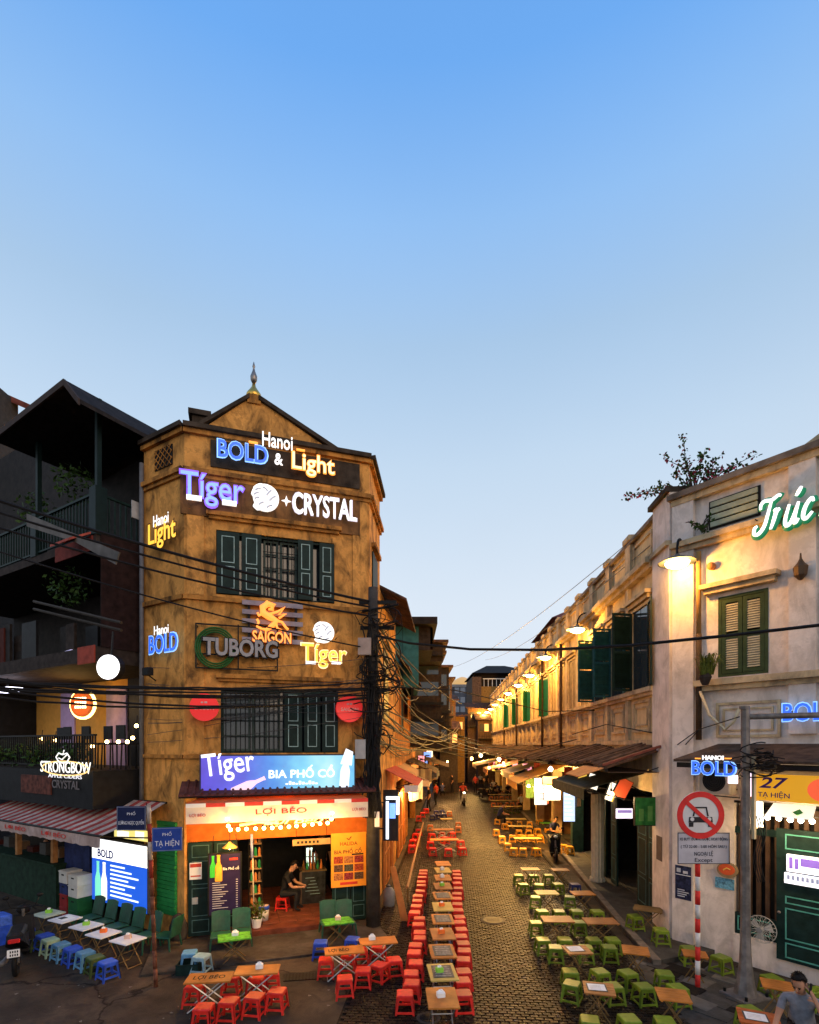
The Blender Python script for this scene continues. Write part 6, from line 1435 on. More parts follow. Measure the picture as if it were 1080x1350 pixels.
def stool(c, loc, label, group, rz_=None, z0=0.):
    rz_ = random.gauss(0, .22) if rz_ is None else rz_
    loc = Vector(loc)+Vector((random.gauss(0, .015), random.gauss(0, .02), 0)); loc.z = z0
    if loc.y > 19:
        o = bpy.data.objects.new('plastic_stool', SM[c][1]); COL.objects.link(o); o.location = loc; o.rotation_euler = (0, 0, rz_); return tag(o, label, 'stool', group)
    t = thing('plastic_stool', label, 'stool', loc, rz_, group)
    for me in SM[c][0]:
        o = bpy.data.objects.new(me.name.split('.')[0], me); COL.objects.link(o); o.parent = t
    return t
M_wood = mat('orange_table_wood', (.46, .17, .035), .45, rnd=.2, var=.35, scale=3, bump=.15, bscale=20); M_wood2 = mat('brown_table_wood', (.34, .14, .045), .5, var=.3, scale=3, bump=.15); M_wood3 = mat('dull_table_wood', (.16, .10, .04), .6, var=.3, scale=3); M_woody = mat('straw_table_wood', (.5, .36, .10), .5, var=.2, scale=3)
M_chrome = mat('chrome_tube', (.45, .43, .42), .3, .9, var=.1, bump=0); M_whtop = mat('white_table_top', (.62, .62, .66), .35, var=.08, bump=.05); M_slate = mat('slate_inlay', (.05, .055, .055), .4, var=.5, scale=16); M_grn = mat('green_cloth', (.08, .30, .03), .6, var=.55, scale=12)
def table(loc, rz_, w, d, label, group=None, topm=None, legs='x', slats=1, z0=0., legm=None, h=TH):
    t = thing('folding_table', label, 'table', (loc[0], loc[1], z0), rz_, group); topm = topm or M_wood; legm = legm or M_chrome
    if slats > 1:
        a = MB()
        for k in range(slats): y0 = -d/2+d*k/slats; a.box(-w/2, w/2, y0+.004, y0+d/slats-.004, h-.02, h)
        a.box(-w/2+.02, -w/2+.05, -d/2+.01, d/2-.01, h-.04, h-.02); a.box(w/2-.05, w/2-.02, -d/2+.01, d/2-.01, h-.04, h-.02); a.obj('table_top', topm, t)
    else: a = MB(); a.bbox(-w/2, w/2, -d/2, d/2, h-.025, h, .006); a.obj('table_top', topm, t)
    for s_ in (-1, 1):
        a = MB(); y = s_*(d/2-.06)
        a.tube([(-w/2+.05, y, .0), (w/2-.07, y, h-.03)], .011, 6); a.obj('leg', legm, t)
        a = MB(); y2 = y-s_*.025; a.tube([(w/2-.05, y2, .0), (-w/2+.07, y2, h-.03)], .011, 6); a.obj('leg', legm, t)
    a = MB(); a.tube([(-w/2+.05, -d/2+.06, .012), (-w/2+.05, d/2-.06, .012)], .010, 6); a.tube([(w/2-.05, -d/2+.085, .012), (w/2-.05, d/2-.085, .012)], .010, 6); a.tube([(-.0, -d/2+.06, h*.5), (0, d/2-.06, h*.5)], .009, 6); a.obj('stretcher', legm, t)
    return t
TC = {}
def tissue_box(loc, label, col='w', z=TH, group='tissue boxes on the tables', rz_=.2):
    cm = dict(w=M_wht, g=mat('lime_box', (.22, .5, .06), .5), o=mat('orange_box', (.75, .16, .03), .5), p=mat('pink_box', (.6, .4, .32), .5))[col]
    t = thing('tissue_box', label, 'tissue box', (loc[0], loc[1], z), rz_, group); a = MB(); a.bbox(-.062, .062, -.05, .05, 0, .075, .012); a.obj('case', cm, t); a = MB(); a.add([(-.03, -.01, .074), (.03, -.01, .074), (.035, .012, .10), (.0, .0, .115), (-.035, .01, .1)], [(0, 1, 2, 3, 4)]); a.obj('tissue', M_paper, t)
    return t
# ---- the long row of red stools and little tables up the lane
ROW = [(228, 1160), (250, 1100), (270, 1045), (278, 985), (275, 935), (285, 893), (300, 858), (310, 825), (305, 783), (308, 748), (278, 715), (285, 680), (292, 650), (298, 625), (305, 600), (315, 570), (318, 548), (322, 525), (327, 505), (328, 488)]
ROWR = [(545, 1150), (540, 1090), (543, 1035), (545, 972), (543, 925), (540, 883), (532, 845), (530, 808), (525, 770), (522, 740), (517, 703), (513, 672), (510, 640), (510, 615), (508, 585), (507, 555), (507, 530), (505, 510), (505, 490)]
def C8(c): return 480+c[0]/4.154, 1030+c[1]/4.154
for k, c in enumerate(ROW): stool('red', G(*C8(c), SH), f'red plastic stool, {ORD[k]} from the front on the left of the long table row', 'red stools of the long row', random.uniform(-.12, .05))
for k, c in enumerate(ROWR): stool('red', G(*C8(c), SH), f'red plastic stool, {ORD[k]} from the front on the right of the long table row', 'red stools of the long row', random.uniform(-.1, .1))
d0 = G(583, 1329, TH); extras = ['w', None, None, 'o', None, 'o', None, 'g', 'w', 'w', None]
for k in range(11):
    y = d0.y+.33+.9*k; x = d0.x+.064*(y-d0.y)
    table((x, y), .06+random.uniform(-.03, .03)-math.pi/2, .66, .46, f'small wooden folding table, {ORD[k]} from the front in the long row', 'tables of the long row', [M_wood, M_woody, M_wood, M_wood2][k % 4])
    if k in (1, 2, 4, 6): 
        t = thing('slate_mat', f'black and grey printed mat on the {ORD[k]} table of the long row', 'mat', (x, y, TH+.001), .06); part('sheet', M_slate, t, (-.17, .17, -.24, .24, 0, .005)); part('print', mat('mat_print', (.2, .2, .19), .6, var=.5, scale=20), t, *[(-.13, .13, -.2+.085*j, -.2+.085*j+.05, .0052, .0065) for j in range(5)])
    if extras[k]: tissue_box((x-.02, y+.02), f'{dict(w="white", g="lime green", o="orange")[extras[k]]} tissue box on the {ORD[k]} table of the long row', extras[k])
tissue_box((d0.x+.03, d0.y+.33+.88), 'lime and white tissue box on the printed mat of the long row', 'g', TH+.006)
# ---- foreground red group
def C6(c): return 220+c[0]/3.375, 1030+c[1]/3.375
RZ = math.atan2(.10, 1)
pos = dict(A=C6((190, 872)), B=C6((403, 837)), C=C6((790, 750)), D=C6((940, 708)))
lab4 = dict(A='orange table with black letters at the lower left of the red stools', B='plain orange table with tissue box between red stools at lower left', C='orange table with black printed words, left of the pair near the lane', D='orange table with tissue box, right end of the pair near the lane')
for k, (kk, c) in enumerate(pos.items()):
    g = G(*c, TH); t = table((g.x, g.y), RZ+(.1 if kk in 'CD' else .02), .72, .38, lab4[kk], 'orange tables of the corner bar')
    if kk in 'AC':
        a = letters('lettering', 'LỢI BÉO', mat('black_print', (.02, .02, .015)), t, (0.0 if kk == 'A' else -.1, 0, TH+.0015), width=.5 if kk == 'A' else .38, height=.2, bold=.01, extrude=.001); a.rotation_euler = (R(-90), 0, 0)
    else: tissue_box((g.x+(.02 if kk == 'B' else -.12), g.y+.05), f'white tissue box on the {"left" if kk == "B" else "right"} hand plain orange table', 'w')
FR = [((165, 1000), 'front row at lower left, leftmost'), ((275, 968), 'front row at lower left, second'), ((385, 952), 'front row at lower left, third'), ((485, 930), 'front row at lower left, rightmost'), ((120, 905), 'behind the lettered lower left table, outer'), ((285, 866), 'between the two lower left tables, behind'), ((395, 868), 'behind the plain lower left table, left'), ((462, 852), 'behind the plain lower left table, right'),
      ((790, 875), 'front row of the pair near the lane, leftmost'), ((875, 835), 'front row of the pair near the lane, second'), ((945, 815), 'front row of the pair near the lane, third'), ((1015, 790), 'front row of the pair near the lane, rightmost'), ((712, 786), 'left end of the printed table near the lane'), ((805, 768), 'behind the printed table near the lane, left'), ((868, 745), 'behind the tables near the lane, middle'), ((940, 735), 'behind the tables near the lane, right')]
for c, l in FR: stool('red', G(*C6(c), SH), f'red plastic stool, {l}', 'red stools before the corner bar')
stool('blue', G(*C6((683, 712)), SH), 'bright blue stool left behind the printed orange table', 'blue stools before the corner bar'); stool('blue', G(*C6((825, 698)), SH), 'bright blue stool hidden behind the printed orange table', 'blue stools before the corner bar')
stool('lightblue', G(*C6((108, 757)), SH), 'light blue stool left of the pale one by the dark crate', 'pale stools by the pole'); stool('greyblue', G(*C6((152, 775)), SH), 'pale grey-blue stool standing alone by the dark crate', 'pale stools by the pole')
# ---- plastic chairs
def chair_meshes():
    mt_ = PL['darkgreen']; s = MB(); s.bbox(-.2, .2, -.2, .2, .30, .33, .015); b = MB()
    n_ = 6
    for k in range(n_):
        x0, x1 = -.19+.38*k/n_, -.19+.38*(k+1)/n_; cv = lambda x: .03-.8*x*x
        b.add([(x0, .19+cv(x0), .33), (x1, .19+cv(x1), .33), (x1, .27+cv(x1), .74-.6*x1*x1), (x0, .27+cv(x0), .74-.6*x0*x0), (x0, .215+cv(x0), .33), (x1, .215+cv(x1), .33), (x1, .295+cv(x1), .74-.6*x1*x1), (x0, .295+cv(x0), .74-.6*x0*x0)], [(0, 1, 2, 3), (7, 6, 5, 4), (3, 2, 6, 7), (0, 4, 5, 1)]+([(0, 3, 7, 4)] if k == 0 else [])+([(1, 5, 6, 2)] if k == n_-1 else []))
    L = []
    for sx in (-1, 1):
        for sy in (-1, 1): l = MB(); l.tube([(sx*.21, sy*.22, 0), (sx*.18, sy*.18, .31)], [.016, .024], 6); L.append(l.mesh('leg', mt_))
    return [s.mesh('seat', mt_), b.mesh('backrest', mt_), *L]
CM_ = chair_meshes()
def chair(loc, rz_, label, group):
    t = thing('plastic_chair', label, 'chair', (loc[0], loc[1], 0), rz_, group)
    for me in CM_: o = bpy.data.objects.new(me.name.split('.')[0], me); COL.objects.link(o); o.parent = t
    return t
for k, (c, l) in enumerate([((240, 640), 'dark green chair left behind the left leaf-green table'), ((333, 625), 'dark green chair right behind the left leaf-green table'), ((725, 585), 'dark green chair left behind the right leaf-green table'), ((797, 582), 'dark green chair right behind the right leaf-green table')]):
    g = G(*C6((c[0], c[1]+40)), .33); chair(g, WL.rz, l, 'dark green chairs of the corner bar')
for c, l, r_, b in (((300, 690), 'left leaf-green table before the menu board', 'w', (300, 665)), ((760, 620), 'right leaf-green table before the orange poster', 'p', (745, 603))):
    g = G(*C6(c), TH); t = table((g.x, g.y), WL.rz+.05, .62, .42, l, 'leaf-green tables of the corner bar', M_grn, legm=M_wood3); tissue_box((g.x, g.y+.06), 'cream tissue box on the '+l.split(' before')[0], r_)
# ---- white tables at the left with mixed stools
def C5(c): return c[0]/3.6, 1040+c[1]/3.6
RZC = WC.rz
for k, (c, l) in enumerate([((232, 590), 'farthest left'), ((310, 615), 'second from the far left'), ((410, 648), 'middle'), ((492, 683), 'second from the pole'), ((608, 712), 'nearest the pole')]):
    g = G(*C5(c), TH); table((g.x, g.y), RZC+.1, .50, .46, f'white square folding table, {l} of the five under the striped awning', 'white tables under the striped awning', M_whtop if k else mat('greenish_top', (.4, .45, .36), .4), legm=M_wood3)
    if k != 1: tissue_box((g.x-.02, g.y+.03), f'{["lime", "", "lime", "orange", "pinkish"][k]} tissue box on the white table {l}', ['g', 'g', 'g', 'o', 'p'][k])
    else:
        t = thing('menu_sheet', 'printed menu sheet on the second white table', 'menu', (g.x, g.y, TH+.001), RZC); part('sheet', M_paper, t, (-.16, .16, -.12, .14, 0, .003)); part('print', M_slate, t, (-.14, .02, -.09, .05, .0031, .0042))
for k, (c, col) in enumerate([((118, 663), 'blue'), ((163, 683), 'olive'), ((205, 695), 'blue'), ((240, 712), 'palegreen'), ((295, 733), 'lightblue'), ((347, 752), 'blue'), ((402, 772), 'lightblue'), ((450, 795), 'olive'), ((518, 815), 'blue')]):
    stool(col, G(*C5(c), SH), f'{CN[col]} stool, {ORD[k]} from the left in the row before the white tables', 'mixed stools before the white tables', RZC+random.uniform(-.15, .15))
for k, c in enumerate([(420, 607), (480, 628), (548, 648), (610, 670), (690, 690)]):
    g = G(*C5(c), .33); chair(g, RZC+.05, f'dark green plastic chair, {ORD[k]} from the left behind the white tables', 'green chairs behind the white tables')
g = G(*C5((790, 690)), .33); chair(g, RZC-1.2, 'dark green plastic chair alone right of the striped pole', 'green chairs behind the white tables')
# crates
def crate(name, lab, c, w, d, h, z0, mt_, dz=0):
    t = thing(name, lab, 'crate', (c.x, c.y, z0), RZC); a = MB(); a.bbox(-w/2, w/2, -d/2, d/2, 0, h, .01); a.obj('box', mt_, t); part('slot', M_black, t, (-.06, .06, -d/2-.004, -d/2+.002, h*.62, h*.74)); part('rim', mt_, t, (-w/2-.008, w/2+.008, -d/2-.008, d/2+.008, h-.035, h-.012)); 
    return t
M_gcr = mat('green_crate', (.012, .085, .03), .5, var=.2); M_wcr = mat('white_carton', (.48, .46, .42), .75, var=.12); M_rcr = mat('red_crate', (.22, .02, .02), .5)
g = G(106, 1215); crate('beer_crate', 'green beer crate at the bottom of the stack by the lit menu', g, .42, .36, .31, 0, M_gcr); crate('beer_crate', 'green beer crate under the white cartons', g, .42, .36, .31, .315, M_gcr)
for z_ in (.1, .42):
    pass
crate('carton', 'white carton lower of two on the green crates', g, .42, .36, .28, .63, M_wcr); crate('carton', 'white carton on top of the green crate stack', g, .42, .36, .25, .915, M_wcr)
g2 = g+Vector((-.42, .28, 0)); crate('beer_crate', 'red crate bottom left beside the green crates', g2, .36, .34, .31, 0, M_rcr); crate('beer_crate', 'red crate upper left beside the green crates', g2, .36, .34, .31, .315, M_rcr); crate('carton', 'white carton on the red crates', g2, .38, .36, .30, .9, M_wcr); crate('carton', 'dark blue carton between the red crates and white carton', g2, .36, .34, .265, .63, MATS['navy_banner'])
g = G(*C6((100, 850))); t = thing('plastic_crate', 'black crate on the ground beside the pale stools', 'crate', (g.x, g.y, 0), RZ); a = MB(); rect = a.box(-.2, .2, -.16, -.145, 0, .2); a.box(-.2, .2, .145, .16, 0, .2); a.box(-.2, -.185, -.145, .145, 0, .2); a.box(.185, .2, -.145, .145, 0, .2); a.box(-.19, .19, -.15, .15, .005, .02); a.obj('box', M_dgreen, t)
# ---- lime stools and slatted tables on the right
def C5b(c): return 640+c[0]/4.217, 1030+c[1]/4.217
def C4(c): return 820+c[0]/4.154, 1050+c[1]/4.154
GT = [(C5b((250, 487)), .55, .36, 'back row left', M_wood2), (C5b((415, 490)), .5, .36, 'back row right', M_wood2), (C5b((340, 617)), .56, .4, 'second row left, straw coloured', M_woody), (C5b((540, 620)), .56, .4, 'second row right', M_wood), (C5b((400, 765)), .66, .42, 'third row left', M_wood2), (C5b((640, 775)), .68, .42, 'third row right', M_wood2), (C5b((510, 935)), .46, .42, 'fourth row left, with a white menu', M_wood2), (C5b((835, 938)), .46, .44, 'fourth row right', M_wood), (C5b((632, 1150)), .46, .44, 'front row left, with a white menu', M_wood2), (C4((280, 1085)), .45, .44, 'front row middle', M_wood), (C4((400, 860)), .4, .34, 'behind the striped sign pole', M_wood), (C4((850, 1030)), .42, .4, 'behind the seated man', M_wood), (C4((750, 1212)), .5, .46, 'before the seated man, with a white menu', mat('red_table_wood', (.38, .09, .025), .5, var=.25)), (C5b((905, 708)), .6, .42, 'on the terrace by the white wall', M_wood3)]
for k, (c, w, d, l, mm) in enumerate(GT):
    zz = .1 if 'terrace' in l else .0
    g = G(*c, TH+zz); rot = .0 if k < 7 else -.28 if k < 11 else -.5
    table((g.x, g.y), rot+random.uniform(-.06, .06), w, d, f'slatted table among lime stools, {l}', 'slatted tables of the lime stools', mm, slats=5, legm=M_wood3, z0=zz)
    if 'menu' in l:
        t = thing('menu_sheet', f'white menu sheet on the slatted table, {l.split(",")[0]}', 'menu', (g.x-.03, g.y+.02, TH+.001), rot+.1, 'menus on the slatted tables'); part('tray', M_slate, t, (-.15, .15, -.13, .13, 0, .004)); part('sheet', M_paper, t, (-.13, .13, -.11, .11, .0042, .006)); part('print', mat('faint_print', (.5, .45, .4), .8), t, *[(-.1, .06, -.08+.04*j, -.07+.04*j, .0061, .0066) for j in range(4)])
GS = [(190, 520), (215, 570), (270, 520), (300, 570), (350, 520), (400, 570), (280, 640), (470, 640), (320, 715), (410, 718), (510, 718), (620, 718), (290, 780), (525, 780), (325, 875), (440, 875), (605, 875), (705, 875), (395, 918), (562, 918), (690, 918), (460, 1050), (640, 1055), (485, 1120), (700, 1132), (790, 1060), (885, 1135), (572, 1315), (788, 1312)]
GL = ['back row, far left', 'back row, left front', 'back row, second at the back', 'back row, third front', 'back row, middle at the back', 'back row, right front', 'second row, left end', 'second row, between the tables', 'third row back, leftmost', 'third row back, second', 'third row back, third', 'third row back, rightmost', 'third row, left end', 'third row, between the tables', 'fourth row back, leftmost', 'fourth row back, second', 'fourth row back, third', 'fourth row back, rightmost', 'fourth row, left of the menu table', 'fourth row, right of the menu table', 'fourth row, left of the plain table', 'front row back, leftmost', 'front row back, second', 'left end of the front menu table', 'right end of the front menu table', 'front row back, third', 'left of the front middle table', 'bottom edge, left', 'bottom edge, middle']
for c, l in zip(GS, GL): stool('green', G(*C5b(c), SH), f'lime green stool, {l}', 'lime green stools on the right')
stool('navy', G(*C5b((495, 570)), SH), 'dark blue stool among the lime ones in the back row', 'lime green stools on the right')
for c, l in [((235, 965), 'right of the fourth row plain table'), ((315, 1045), 'behind the front middle table'), ((545, 875), 'right of the striped sign pole'), ((360, 825), 'behind the table at the striped sign pole'), ((822, 985), 'behind the table behind the seated man'), ((695, 1160), 'by the red table of the seated man'), ((232, 1222), 'bottom edge, right'), ((1062, 1060), 'cut by the right edge behind the seated man')]:
    stool('green', G(*C4(c), SH), f'lime green stool, {l}', 'lime green stools on the right')
stool('green', G(*C4((205, 725)), SH+.1), 'lime green stool on the terrace by the white wall', 'lime green stools on the right', z0=.1); stool('green', G(*C5b((835, 745)), SH+.1), 'lime green stool under the dull terrace table', 'lime green stools on the right', z0=.1)
# ---- yellow stools group further up on the right
for k, (c, w) in enumerate([((235, 315), .95), ((190, 247), .95), ((170, 208), .9), ((345, 230), .6)]):
    g = G(*C5b(c), TH); table((g.x, g.y), 0, w*1.15, .4, f'narrow pale table among the yellow stools, {["nearest", "second", "third", "small one at the right"][k]}', 'tables of the yellow stools', [M_woody, M_woody, M_woody, M_grn][k], legm=M_wood3)
YS = [(155, 372), (212, 372), (285, 372), (125, 345), (95, 305), (60, 268), (150, 300), (200, 298), (255, 298), (305, 300), (105, 235), (180, 268), (240, 268), (290, 262), (130, 222), (190, 222), (245, 225), (300, 215), (380, 205), (385, 240), (345, 262)]
YL = ['front row, leftmost', 'front row, second', 'front row, rightmost', 'left end of the nearest table', 'left edge, second', 'left edge, by the seated man', 'behind the nearest table, leftmost', 'behind the nearest table, second', 'behind the nearest table, third', 'behind the nearest table, rightmost', 'left of the third table', 'before the third table, left', 'before the third table, middle', 'before the third table, right', 'third row, leftmost', 'third row, second', 'third row, third', 'third row, right', 'at the lit boxes, rear', 'at the lit boxes, front', 'by the small green table']
for c, l in zip(YS, YL): stool('yellow', G(*C5b(c), SH), f'yellow plastic stool, {l}', 'yellow stools on the right')
g = G(*C5b((430, 345)), SH+.1); 
for k, c in enumerate([(430, 352), (470, 362)]): stool('yellow', G(*C5b(c), SH+.1), f'orange-lit yellow stool on the terrace step, {["left", "right"][k]} one', 'yellow stools on the right', z0=.1)
# ---- second red group up the left
g = G(*C8((440, 318)), TH); table((g.x, g.y), .05, 1.15, .42, 'long orange table among the second group of red stools up the lane', None, M_wood)
g = G(*C8((430, 262)), TH); table((g.x, g.y), .05, 1.0, .4, 'orange table behind the second group of red stools', None, M_wood2)
g = G(*C8((450, 205)), TH); table((g.x, g.y), .05, .6, .4, 'pale table beside the blue chairs up the lane', None, M_woody)
for c, l in [((375, 365), 'front, leftmost'), ((462, 368), 'front, middle'), ((535, 362), 'front, rightmost'), ((530, 325), 'right end of the long table'), ((368, 330), 'left end of the long table'), ((372, 285), 'behind the long table, left'), ((430, 280), 'behind the long table, middle'), ((480, 278), 'behind the long table, right'), ((445, 305), 'just behind the long table'), ((262, 350), 'by the left wall, nearest'), ((268, 320), 'by the left wall, second'), ((285, 285), 'by the left wall, third'), ((300, 262), 'by the left wall, farthest')]:
    stool('red', G(*C8(c), SH), f'red plastic stool of the second group up the lane, {l}', 'red stools up the lane')
for c, l, cc in [((362, 240), 'left of the rear table', 'orange'), ((515, 248), 'right of the rear table', 'orange'), ((515, 225), 'farther right of the rear table', 'orange'), ((375, 185), 'by the dark blue stools, left', 'navy'), ((410, 180), 'by the dark blue stools, middle', 'navy'), ((440, 178), 'by the dark blue stools, right', 'navy'), ((395, 160), 'by the dark blue stools, rear left', 'navy'), ((430, 158), 'by the dark blue stools, rear right', 'navy'), ((470, 165), 'right of the dark blue stools', 'orange'), ((320, 170), 'left wall behind the red stools', 'red'), ((300, 190), 'left wall behind the red stools, nearer', 'red'), ((340, 150), 'left wall, farther', 'red')]:
    stool(cc, G(*C8(c), SH), f'{CN[cc]} stool up the left of the lane, {l}', 'stools up the left of the lane')
# ---- far orange rows on the right
n_ = 0
for row, (py, x0, x1, c) in enumerate(((1066, 652, 690, 'olive'), (1058, 648, 690, 'orange'), (1050, 645, 680, 'orange'), (1043, 640, 672, 'orange'))):
    g0 = G(x0, py-2, TH); g1 = G(x1, py-2, TH); table(((g0.x+g1.x)/2, g0.y+.45), 0, g1.x-g0.x, .4, f'far narrow table on the right of the lane, {ORD[row]} row from the front', 'far tables on the right', M_woody, legm=M_wood3)
    for k in range(5): px = x0+(x1-x0)*(k+.3)/5; stool(c, G(px, py, SH), f'{CN[c]} far stool on the right, {ORD[row]} row, {ORD[k]} from the left', 'far stools on the right')
# ================================================================== things of the corner bar
x, z, w_, h_ = span(WL, (276, 1126), (317, 1205), .42); t = WL.frame('menu_board', 'dark violet hanging beer menu with two printed bottles at the bar entrance', 'sign', x, z, .42)
part('board', mat('menu_violet_board', (.022, .014, .05), .45, var=.2), t, (-w_/2, w_/2, 0, .03, -h_/2, h_/2)); part('frame', M_black, t, (-w_/2-.03, -w_/2, -.01, .04, -h_/2-.03, h_/2+.03), (w_/2, w_/2+.03, -.01, .04, -h_/2-.03, h_/2+.03), (-w_/2, w_/2, -.01, .04, h_/2, h_/2+.03), (-w_/2, w_/2, -.01, .04, -h_/2-.03, -h_/2))
m = MB(); m.prism(bottle_poly(-w_*.38, h_*.12, h_*.36), -.012, -.001); m.obj('printed_bottle', mat('print_green', (.04, .4, .05), .5), t); m = MB(); m.prism(bottle_poly(-w_*.2, h_*.05, h_*.44), -.012, -.001); m.obj('printed_bottle', mat('print_amber', (.75, .35, .04), .5), t)
letters('lettering', 'Bia Phố cổ', M_paper, t, (w_*.2, -.003, h_*.26), width=w_*.52, bold=.004, extrude=.002); part('red_mark', MATS['print_red'], t, (w_*.15, w_*.42, -.005, -.001, h_*.39, h_*.43))
part('menu_line', mat('pale_print', (.45, .42, .45), .7), t, *[(-w_*.4, -w_*.4+w_*(.25+.3*((k*5) % 7)/7), -.004, -.001, h_*(.02-.038*k), h_*(.02-.038*k)+.014) for k in range(12)], *[(w_*.36, w_*.42, -.004, -.001, h_*(.06-.038*k), h_*(.06-.038*k)+.014) for k in range(13)])
m = MB(); m.tube([(-w_*.45, 0, h_/2), (-w_*.35, 0, h_/2+.42)], .008, 5); m.tube([(w_*.45, 0, h_/2), (w_*.35, 0, h_/2+.42)], .008, 5); m.obj('hanger', M_iron, t)
x, z, w_, h_ = span(WL, (437, 1098), (483, 1169), .12); t = WL.frame('food_poster', 'orange food poster with nine dish pictures right of the bar entrance', 'poster', x, z, .12)
part('sheet', mat('poster_orange', (.80, .30, .03), .5, var=.08), t, (-w_/2, w_/2, 0, .02, -h_/2, h_/2))
for j in range(3):
    for i in range(3): part('dish_picture', mat(f'dish_{(i*2+j) % 5}', [(.30, .05, .02), (.10, .05, .03), (.35, .13, .04), (.07, .06, .04), (.22, .03, .03)][(i*2+j) % 5], .5, var=.7, scale=30), t, (-w_*.43+i*w_*.295, -w_*.43+i*w_*.295+w_*.26, -.006, -.001, h_*(.07-.155*j)-h_*.13, h_*(.07-.155*j)))
letters('lettering', 'HALIDA', mat('poster_brown', (.12, .04, .01)), t, (0, -.003, h_*.30), width=w_*.5, bold=.015, extrude=.002); letters('lettering', 'BIA PHỐ CỔ', MATS['black_print'], t, (-.02, -.003, h_*.17), width=w_*.78, bold=.01, extrude=.002)
part('strip', MATS['black_print'], t, (w_*.08, w_*.42, -.004, -.001, h_*.08, h_*.11)); part('red_strip', MATS['print_red'], t, (-w_*.25, w_*.25, -.004, -.001, -h_*.46, -h_*.41)); m = MB(); m.tube([(-.05, -.004, h_*.40), (0, -.004, h_*.37), (.06, -.004, h_*.43)], .014, 5); m.obj('emblem', MATS['poster_brown'], t)
# pendant lamp shades and wooden name board inside
x, z, w_, h_ = span(WL, (386, 1106), (436, 1114), .1); t = WL.frame('wooden_board', 'pale wooden name board hung in the bar doorway', 'sign', x, z, .1)
part('board', mat('pale_wood', (.35, .2, .09), .6), t, (-w_/2, w_/2, 0, .03, -h_/2, h_/2)); part('dark_print', MATS['black_print'], t, *[(-w_*.38+k*.09, -w_*.38+k*.09+.05, -.004, -.001, -h_*.2, h_*.2) for k in range(6)]); m = MB(); m.tube([(-w_*.4, .01, h_/2), (-w_*.4, .01, 2.66-z)], .007, 4); m.tube([(w_*.4, .01, h_/2), (w_*.4, .01, 2.66-z)], .007, 4); m.obj('hanger', M_iron, t)
for k, (a, b) in enumerate(((288, 1080), (452, 1074), (303, 1116))):
    x, z = WL.at(a, b, .75); t = WL.frame('pendant_lamp', ['warm pendant lamp under the left of the bar awning', 'warm pendant lamp under the right of the bar awning', 'brass pendant over the violet menu board'][k], 'lamp', x, z, .75)
    m = MB(); m.lathe([(.02, .1), (.05, .06), (.16, -.02), (.15, -.03), (.02, .03)], 14, caps=False); m.obj('shade', mat('brass_shade', (.55, .33, .08), .4, .3), t, True); m = MB(); m.ball((0, 0, -.03), .035, 8, 6); m.obj('bulb', E_bulb, t, True); m = MB(); m.tube([(0, 0, .08), (0, 0, .3)], .008, 5); m.obj('flex', M_cable, t)
    light('pendant_light', (0, -.05, -.12), 20, WARM, .06, t)
# lit drinks fridge and glass counter
def room(px, py, depth): return WL.at(px, py, -depth)
x0, zt = room(404, 1118, 2.6); x1, _ = room(428, 1118, 2.6); t = WL.frame('drinks_fridge', 'lit drinks fridge at the back of the bar', 'fridge', (x0+x1)/2, .16, -2.6); w_ = x1-x0; hh = zt-.16
part('cabinet', M_dark, t, (-w_/2-.04, w_/2+.04, .0, .5, 0, hh+.1)); part('lit_interior', emat('fridge_light', (.8, 1, .85), 1.5), t, (-w_/2, w_/2, -.01, -.001, .4, hh))
for k in range(4):
    for j in range(5): m = MB(); m.lathe([(.035, 0), (.035, .14), (.013, .2), (.013, .26)], 8, (-w_/2+.09+j*(w_-.16)/4, -.06, .45+k*(hh-.5)/4)); m.obj('bottle', [mat('beer_brown', (.3, .12, .03), .3), mat('beer_green', (.03, .25, .08), .3), mat('can_red', (.5, .06, .04), .4)][(k+j) % 3], t)
    part('shelf', M_steel, t, (-w_/2, w_/2, -.1, -.012, .43+k*(hh-.5)/4, .445+k*(hh-.5)/4))
x0, zt = room(398, 1150, 1.3); x1, _ = room(429, 1150, 1.3); t = WL.frame('glass_counter', 'dark chalk-marked serving counter inside the bar', 'counter', (x0+x1)/2, .16, -1.3); w_ = x1-x0; hh = zt-.16
part('body', mat('counter_dark', (.03, .032, .033), .35, var=.6, scale=7), t, (-w_/2, w_/2, 0, .45, 0, hh)); part('top', M_wood3, t, (-w_/2-.03, w_/2+.03, -.03, .48, hh, hh+.035)); part('post', mat('counter_post', (.13, .08, .05), .6), t, (-w_/2-.06, -w_/2, -.03, .03, 0, hh)); part('chalk_mark', M_line, t, *[(-w_*.35+.04*((k*3) % 4), -w_*.3+.2+.03*k, -.006, -.001, hh*(.8-.1*k), hh*(.8-.1*k)+.012) for k in range(6)])
for k in range(6): m = MB(); m.lathe([(.03, 0), (.03, .13), (.012, .19), (.012, .24)], 8, (-w_*.4+k*w_*.15, .12, hh+.035)); m.obj('bottle', [MATS['beer_brown'], MATS['beer_green'], mat('sauce_orange', (.6, .2, .05), .4)][k % 3], t)
g = WL.at(348, 1210, -.3); t = WL.frame('plastic_tub', 'white plastic tub with blue band on the bar step', 'bucket', g[0], .165, -.35)
m = MB(); m.lathe([(.10, 0), (.125, .26)], 16); m.obj('tub', mat('tub_white', (.5, .48, .45), .5), t, True); m = MB(); m.lathe([(.127, .26), (.132, .3), (.13, .34), (.12, .345)], 16); m.obj('blue_band', PL['blue'], t, True); m = MB(); m.lathe([(.12, .346), (.06, .36), (.01, .37)], 16); m.obj('lid', mat('lid_pink', (.5, .35, .3), .5), t, True)
